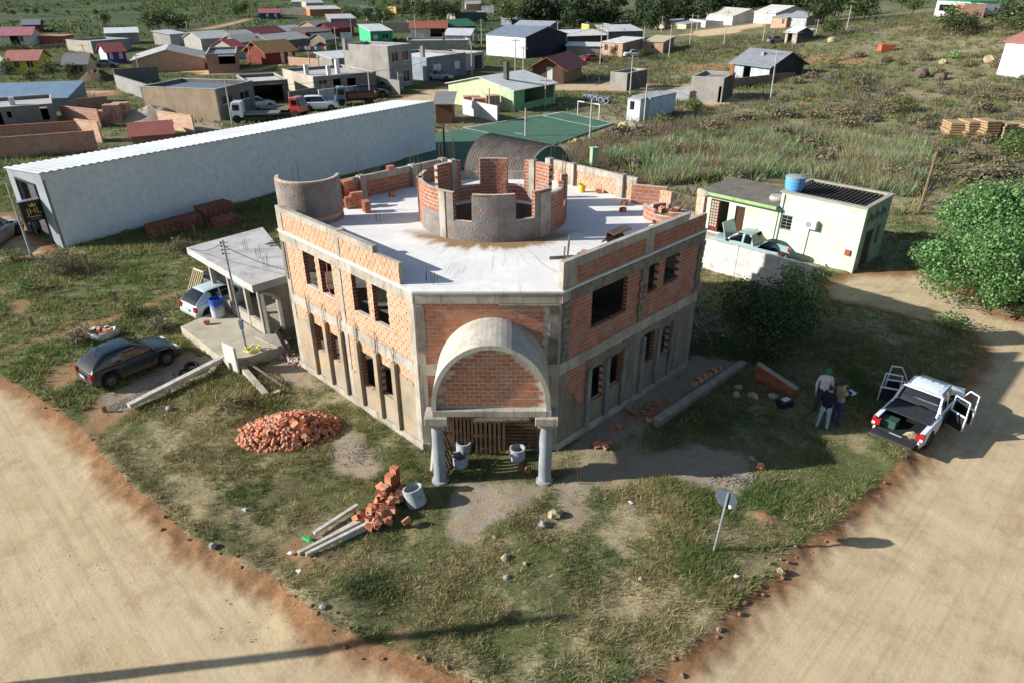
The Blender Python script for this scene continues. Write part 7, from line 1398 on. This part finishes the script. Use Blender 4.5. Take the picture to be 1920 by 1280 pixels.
grasspatch('town_grass', 'patchy grass between the houses of the town', X, Y, .38, .14, 5, .8, (dict(olive=4, brown=2, dark=3), dict(green=4, olive=2, lush=3, dark=2)), rng, .5, None, lambda x, y: near_h(x, y) * (.2 + .8 * sstep(.4, .6, vnoise(x, y, .1, 47))))
X, Y = field(-420, 420, 200, 760, 42000, rng); grasspatch('far_grass', 'rough grassland of the distant hills', X, Y, .9, .7, 4, 1., (dict(olive=4, dark=5), dict(green=3, dark=5, lush=2)), rng, 1.6, None, lambda x, y: sstep(.42, .6, vnoise(x, y, .03, 49)))
# ---- shrubs and trees
def crown(lobes, n, leaf, pal, rng, flat=.85, inner=.55):
    """leaf quads through the outer volume of several lobes"""
    tot = sum(l[3] ** 2 for l in lobes); V_, C_l = [], []
    for cx, cy, cz, r_ in lobes:
        k = max(30, int(n * r_ ** 2 / tot)); u = rng.normal(size=(k, 3)); u /= np.linalg.norm(u, axis=1)[:, None]
        clump = vnoise(u[:, 0] * 3 + cx * 7 + 40, u[:, 1] * 3 + u[:, 2] * 2 + cy * 5 + 40, 1.3, 9, 2); rr_ = r_ * (inner + (1.12 - inner) * rng.random(k) ** .6) * (.6 + .85 * clump)
        P = np.array([cx, cy, cz]) + u * rr_[:, None] * np.array([1, 1, flat])
        nrm = u + rng.normal(size=(k, 3)) * .55; nrm /= np.linalg.norm(nrm, axis=1)[:, None]; t1 = np.cross(nrm, rng.normal(size=(k, 3))); t1 /= np.linalg.norm(t1, axis=1)[:, None]; t2 = np.cross(nrm, t1); s_ = leaf * rng.uniform(.6, 1.35, k)[:, None]
        V_.append(np.stack([P - t1 * s_ * .5, P + t2 * s_ * .32, P + t1 * s_ * .5, P - t2 * s_ * .32], 1).reshape(-1, 3)); col = pickcol(rng, k, pal); C_l.append(np.repeat(col, 4, 0))
    V_ = np.concatenate(V_); c = np.concatenate(C_l); return V_, np.arange(len(V_)).reshape(-1, 4), np.concatenate([c, np.ones((len(c), 1))], 1)
BARK = mat('bark', '5d4d3d', '45392e', scl=3, bump=.5, obj=True)
def tree(loc, lobes, n, leaf, pal, trunk, label, cat='tree', name='tree', group=None, seed=1, rz=0):
    r2 = np.random.default_rng(seed); e = empty(name, loc, rz, label, cat, group); V_, F_, c = crown(lobes, n, leaf, pal, r2); rawmesh('crown', V_, F_, LEAFM, {'Col': c}, parent=e)
    mb = MB(); h0, r0 = trunk; mb.tube([(0, 0, -.2), (.05 * h0, .03 * h0, h0 * .5), (0, 0, h0)], [r0, r0 * .8, r0 * .6], 8)
    for l in lobes[:7]: mb.tube([(0, 0, h0 * .8), (l[0] * .5, l[1] * .5, h0 + (l[2] - h0) * .45), (l[0], l[1], l[2])], [r0 * .5, r0 * .3, r0 * .1], 6)
    mb.build('trunk', BARK, e, smooth=True); return e
PGR = dict(lush=4, green=5, olive=2); PDK = dict(dark=3, lush=4, green=3); POL = dict(olive=4, green=3, dark=2); PBR = dict(brown=4, mauve=2, olive=3)
PAL_['wood2'] = np.array(lin('3d4c30')[:3]); PAL_['bright'] = np.array(lin('86b06a')[:3]); PAL_['mid'] = np.array(lin('648c52')[:3])
bt = G(1858, 566); rl = random.Random(4)
lob = [(-1.9, -.9, 1.5, 1.25), (-2.9, -.2, 2.2, 1.3), (-1.0, -1.4, 2.2, 1.3), (-2.2, .2, 3.2, 1.45), (-.6, -.6, 3.6, 1.6), (.9, -1.3, 2.6, 1.5), (1.4, -.2, 3.9, 1.6), (2.6, -.6, 2.8, 1.6), (.2, .9, 4.2, 1.5), (-1.4, 1.1, 3.8, 1.4), (3.2, .8, 3.6, 1.5), (-3.3, .3, 1.3, .9), (1.8, 1.2, 4.5, 1.3), (-2.7, -.9, 1.0, .8), (0, -2.2, 1.5, 1.1), (-1.4, -2.0, 1.0, .8), (1.6, -2.2, 1.6, 1.1), (-.4, .4, 4.8, 1.1), (2.6, 0, 4.6, 1.2)]
lob2 = [(0, 0, 2.9, 2.5), (-1.5, -.4, 2.4, 1.9), (1.6, 0, 2.8, 1.9), (-.2, .3, 3.9, 1.6)]
for k in range(48):
    a_ = rl.uniform(0, 6.283); v_ = rl.uniform(-.75, .95); q_ = math.sqrt(1 - v_ * v_) * rl.uniform(.85, 1.05); lob2.append((3.5 * q_ * math.cos(a_), 2.9 * q_ * math.sin(a_), 2.75 + 2.5 * v_, rl.uniform(.55, 1.1)))
tree(bt, lob2, 52000, .135, dict(bright=5, mid=5, lush=3, dark=1), (1.8, .22), 'large round bright green tree beside the dirt drive', seed=5)
tree((10.35, 25.3, 0), [(-.3, -.2, 1.3, 1.15), (.3, .3, 2.2, 1.15), (-.75, .4, 2.3, 1.0), (1.0, -.1, 1.45, 1.), (-.2, .9, 1.7, 1.1), (1.8, .9, 1.4, 1.), (.4, -.5, .8, .9)], 9000, .12, dict(dark=5, lush=2, wood2=3), (1.0, .09), 'dark leafy shrub tree in the shade beside the garden walls', seed=6, name='shrub_tree')
tree((12.3, 26.6, 0), [(0, 0, 2.6, .62), (.6, .3, 2.2, .55), (-.4, .3, 3.0, .5), (.9, .5, 2.9, .4), (.2, -.3, 1.7, .5), (-.5, .5, 2.1, .5)], 3000, .12, dict(olive=4, bright=3, straw=1), (1.5, .05), 'sparse olive green sapling catching the sun before the white wall', seed=7, name='shrub_tree')
def bush(px, py, r_, pal, lab, n=900, leaf=.11, grp=None, seed=None, p=None):
    g = Vector(p) if p else G(px, py); rr2 = random.Random(seed or px); lobes = [(0, 0, r_ * .6, r_ * .75)] + [(r_ * .6 * math.cos(k * 1.6 + px), r_ * .6 * math.sin(k * 1.6 + px), r_ * rr2.uniform(.3, .7), r_ * rr2.uniform(.4, .6)) for k in range(4)]
    return tree(g, lobes, n, leaf, pal, (r_ * .4, .04), lab, 'bush', 'bush', grp, seed=(seed or px))
bush(1782, 618, .75, dict(mid=4, green=4, olive=2), 'small green bush at the edge of the dirt drive', 700); bush(118, 512, 1.1, PBR, 'brown and green bush in the field before the hall', 1500); bush(25, 490, .6, POL, 'grey green bush at the edge of the hall forecourt', 500); bush(55, 545, .6, PDK, 'low dark bush in the left field', 400); bush(300, 620, .55, PBR, 'brown weed clump near the torn sack', 500); bush(340, 470, .7, PBR, 'dry brown brush before the annex roof', 700); bush(250, 590, .6, POL, 'weed clump beside the thick short post', 500); bush(150, 640, .6, PBR, 'weed clump near the left road bank', 500)
bush(1685, 210, 1.7, dict(dark=3, brown=3, olive=3), 'broad dark thorn bush in the middle of the slope', 1600, .2); bush(1270, 268, 1.0, PDK, 'dark green bush behind the right parapet', 700, .16); bush(1310, 285, .9, dict(bright=3, green=4), 'bright green bush on the brown slope', 700, .16); bush(1232, 350, .5, PDK, 'small conical dark bush beside the right parapet', 400, .1); bush(1900, 290, 1.8, PDK, 'dark hedge bush beside the lumber stacks', 1800, .2); bush(1785, 110, 1.0, dict(bright=4, green=3), 'round bright bush by the slope fence', 500, .2); bush(1340, 262, .9, POL, 'olive bush in the brown slope', 500, .16); bush(428, 772, .5, PBR, 'heap of dry brown brush beside the rubble', 700, .08); bush(1300, 205, 1.1, POL, 'green bush by the tall grey block house', 500, .2); bush(1240, 232, 1., POL, 'scrubby bush beside the long container', 500, .2); bush(465, 762, .35, PBR, 'small pile of dry twigs at the rubble edge', 300, .07)
r3 = random.Random(8)
for k in range(230):
    px, py = r3.uniform(1090, 1920), r3.uniform(95, 360)
    if (px < 1480 and py < 215) or (px < 1330 and py > 300 and px > 1250): continue
    g = G(px, py)
    if not free(np.array([g.x]), np.array([g.y]))[0]: continue
    if k < 3: protos = globals().setdefault('SCRUB', []); protos.append(bush(0, 0, (1.0, .8, 1.2)[k], (POL, PBR, PDK)[k], 'low scrub bush scattered over the right slope', 420, .2, 'scrub bushes on the right slope', seed=20 + k, p=g)); continue
    c = copy_tree(r3.choice(SCRUB)); c.location = g; s_ = r3.uniform(.5, 1.5); c.scale = (s_, s_, s_ * r3.uniform(.6, 1)); c.rotation_euler = (0, 0, r3.uniform(0, 6))
# far trees: three kinds, copied
def proto(seed, h, pal, lab, grp, loc, n=1500, leaf=.75):
    rr2 = random.Random(seed); lobes = [(rr2.uniform(-.28, .28) * h, rr2.uniform(-.28, .28) * h, h * rr2.uniform(.35, .82), h * rr2.uniform(.17, .27)) for _ in range(9)]; return tree(loc, lobes, n, leaf, pal, (h * .4, h * .022), lab, 'tree', 'tree', grp, seed=seed)
WG, WL = 'trees of the dark wood behind the town', 'dense dark broadleaf tree in the wood behind the town'
SG, SL = 'garden and field trees of the town', 'dark round tree standing among the town fields'
wood = []
PAL_['wood'] = np.array(lin('2f3d28')[:3]); PAL_['wood2'] = np.array(lin('3d4c30')[:3]); PWD = dict(wood=5, wood2=4, dark=3)
for k in range(90):
    if k < 62: px = r3.uniform(985, 1400); py = r3.uniform(20, 66) - (14 if px > 1250 else 0) - abs(px - 1150) * .02
    else: px, py = r3.uniform(1380, 1520), r3.uniform(2, 26)
    g = G(px, py); d = g.y
    if k < 4: wood.append(proto(40 + k, 9., PWD, WL, WG, g)); t = wood[-1]; t['h0'] = d
    else: t = copy_tree(wood[k % 4]); t.location = g; t.rotation_euler = (0, 0, r3.uniform(0, 6))
    s_ = r3.uniform(.75, 1.25) * (d / 260) ** .5; t.scale = (s_, s_, s_ * r3.uniform(.85, 1.15))
for t in wood:
    if 'h0' in t: del t['h0']
spots = [(70, 30, 8), (52, 28, 7), (88, 27, 7), (182, 30, 7), (25, 30, 6), (128, 28, 5), (280, 58, 7), (300, 62, 7), (318, 60, 8), (335, 62, 6), (200, 50, 5), (455, 33, 7), (442, 30, 5), (60, 122, 4), (78, 125, 4), (100, 148, 3), (140, 150, 3), (20, 150, 3.5), (35, 118, 4), (60, 158, 2.5), (655, 42, 6), (668, 44, 6), (690, 46, 6), (712, 46, 6), (730, 46, 6), (770, 38, 9), (790, 44, 9), (812, 42, 9), (835, 44, 8), (850, 40, 7), (480, 14, 6), (520, 18, 4), (590, 8, 6), (630, 10, 8), (700, 14, 9), (720, 10, 9), (745, 12, 8), (905, 20, 9), (925, 14, 10), (940, 30, 9), (950, 40, 8), (960, 50, 8), (860, 14, 7), (880, 10, 8), (1530, 50, 7), (1548, 44, 8), (1562, 36, 9), (1600, 42, 6), (1620, 40, 6), (1690, 18, 5), (1710, 28, 4), (1770, 62, 5), (1790, 70, 4), (1812, 60, 3.5), (1870, 52, 5), (1890, 58, 5), (1910, 66, 4), (1560, 70, 4), (300, 28, 5), (350, 22, 5), (230, 20, 5), (265, 18, 5), (110, 14, 6), (400, 12, 5), (165, 12, 6), (15, 10, 6), (620, 100, 2.5), (690, 100, 3), (1205, 112, 2.4), (1150, 106, 2.2)]
gar = []
for k, (px, py, h) in enumerate(spots):
    g = G(px, py)
    if k < 3: gar.append(proto(60 + k, 8., (dict(dark=4, wood2=3, green=1), dict(wood=3, dark=4, olive=1), dict(green=3, dark=4, wood2=2))[k], SL, SG, g, 900, .6)); t = gar[-1]
    else: t = copy_tree(gar[k % 3]); t.location = g
    s_ = h / 8 * (.45 if py < 32 and px < 960 else 1); t.scale = (s_ * r3.uniform(.9, 1.3), s_ * r3.uniform(.9, 1.3), s_ * .95); t.rotation_euler = (0, 0, r3.uniform(0, 6))
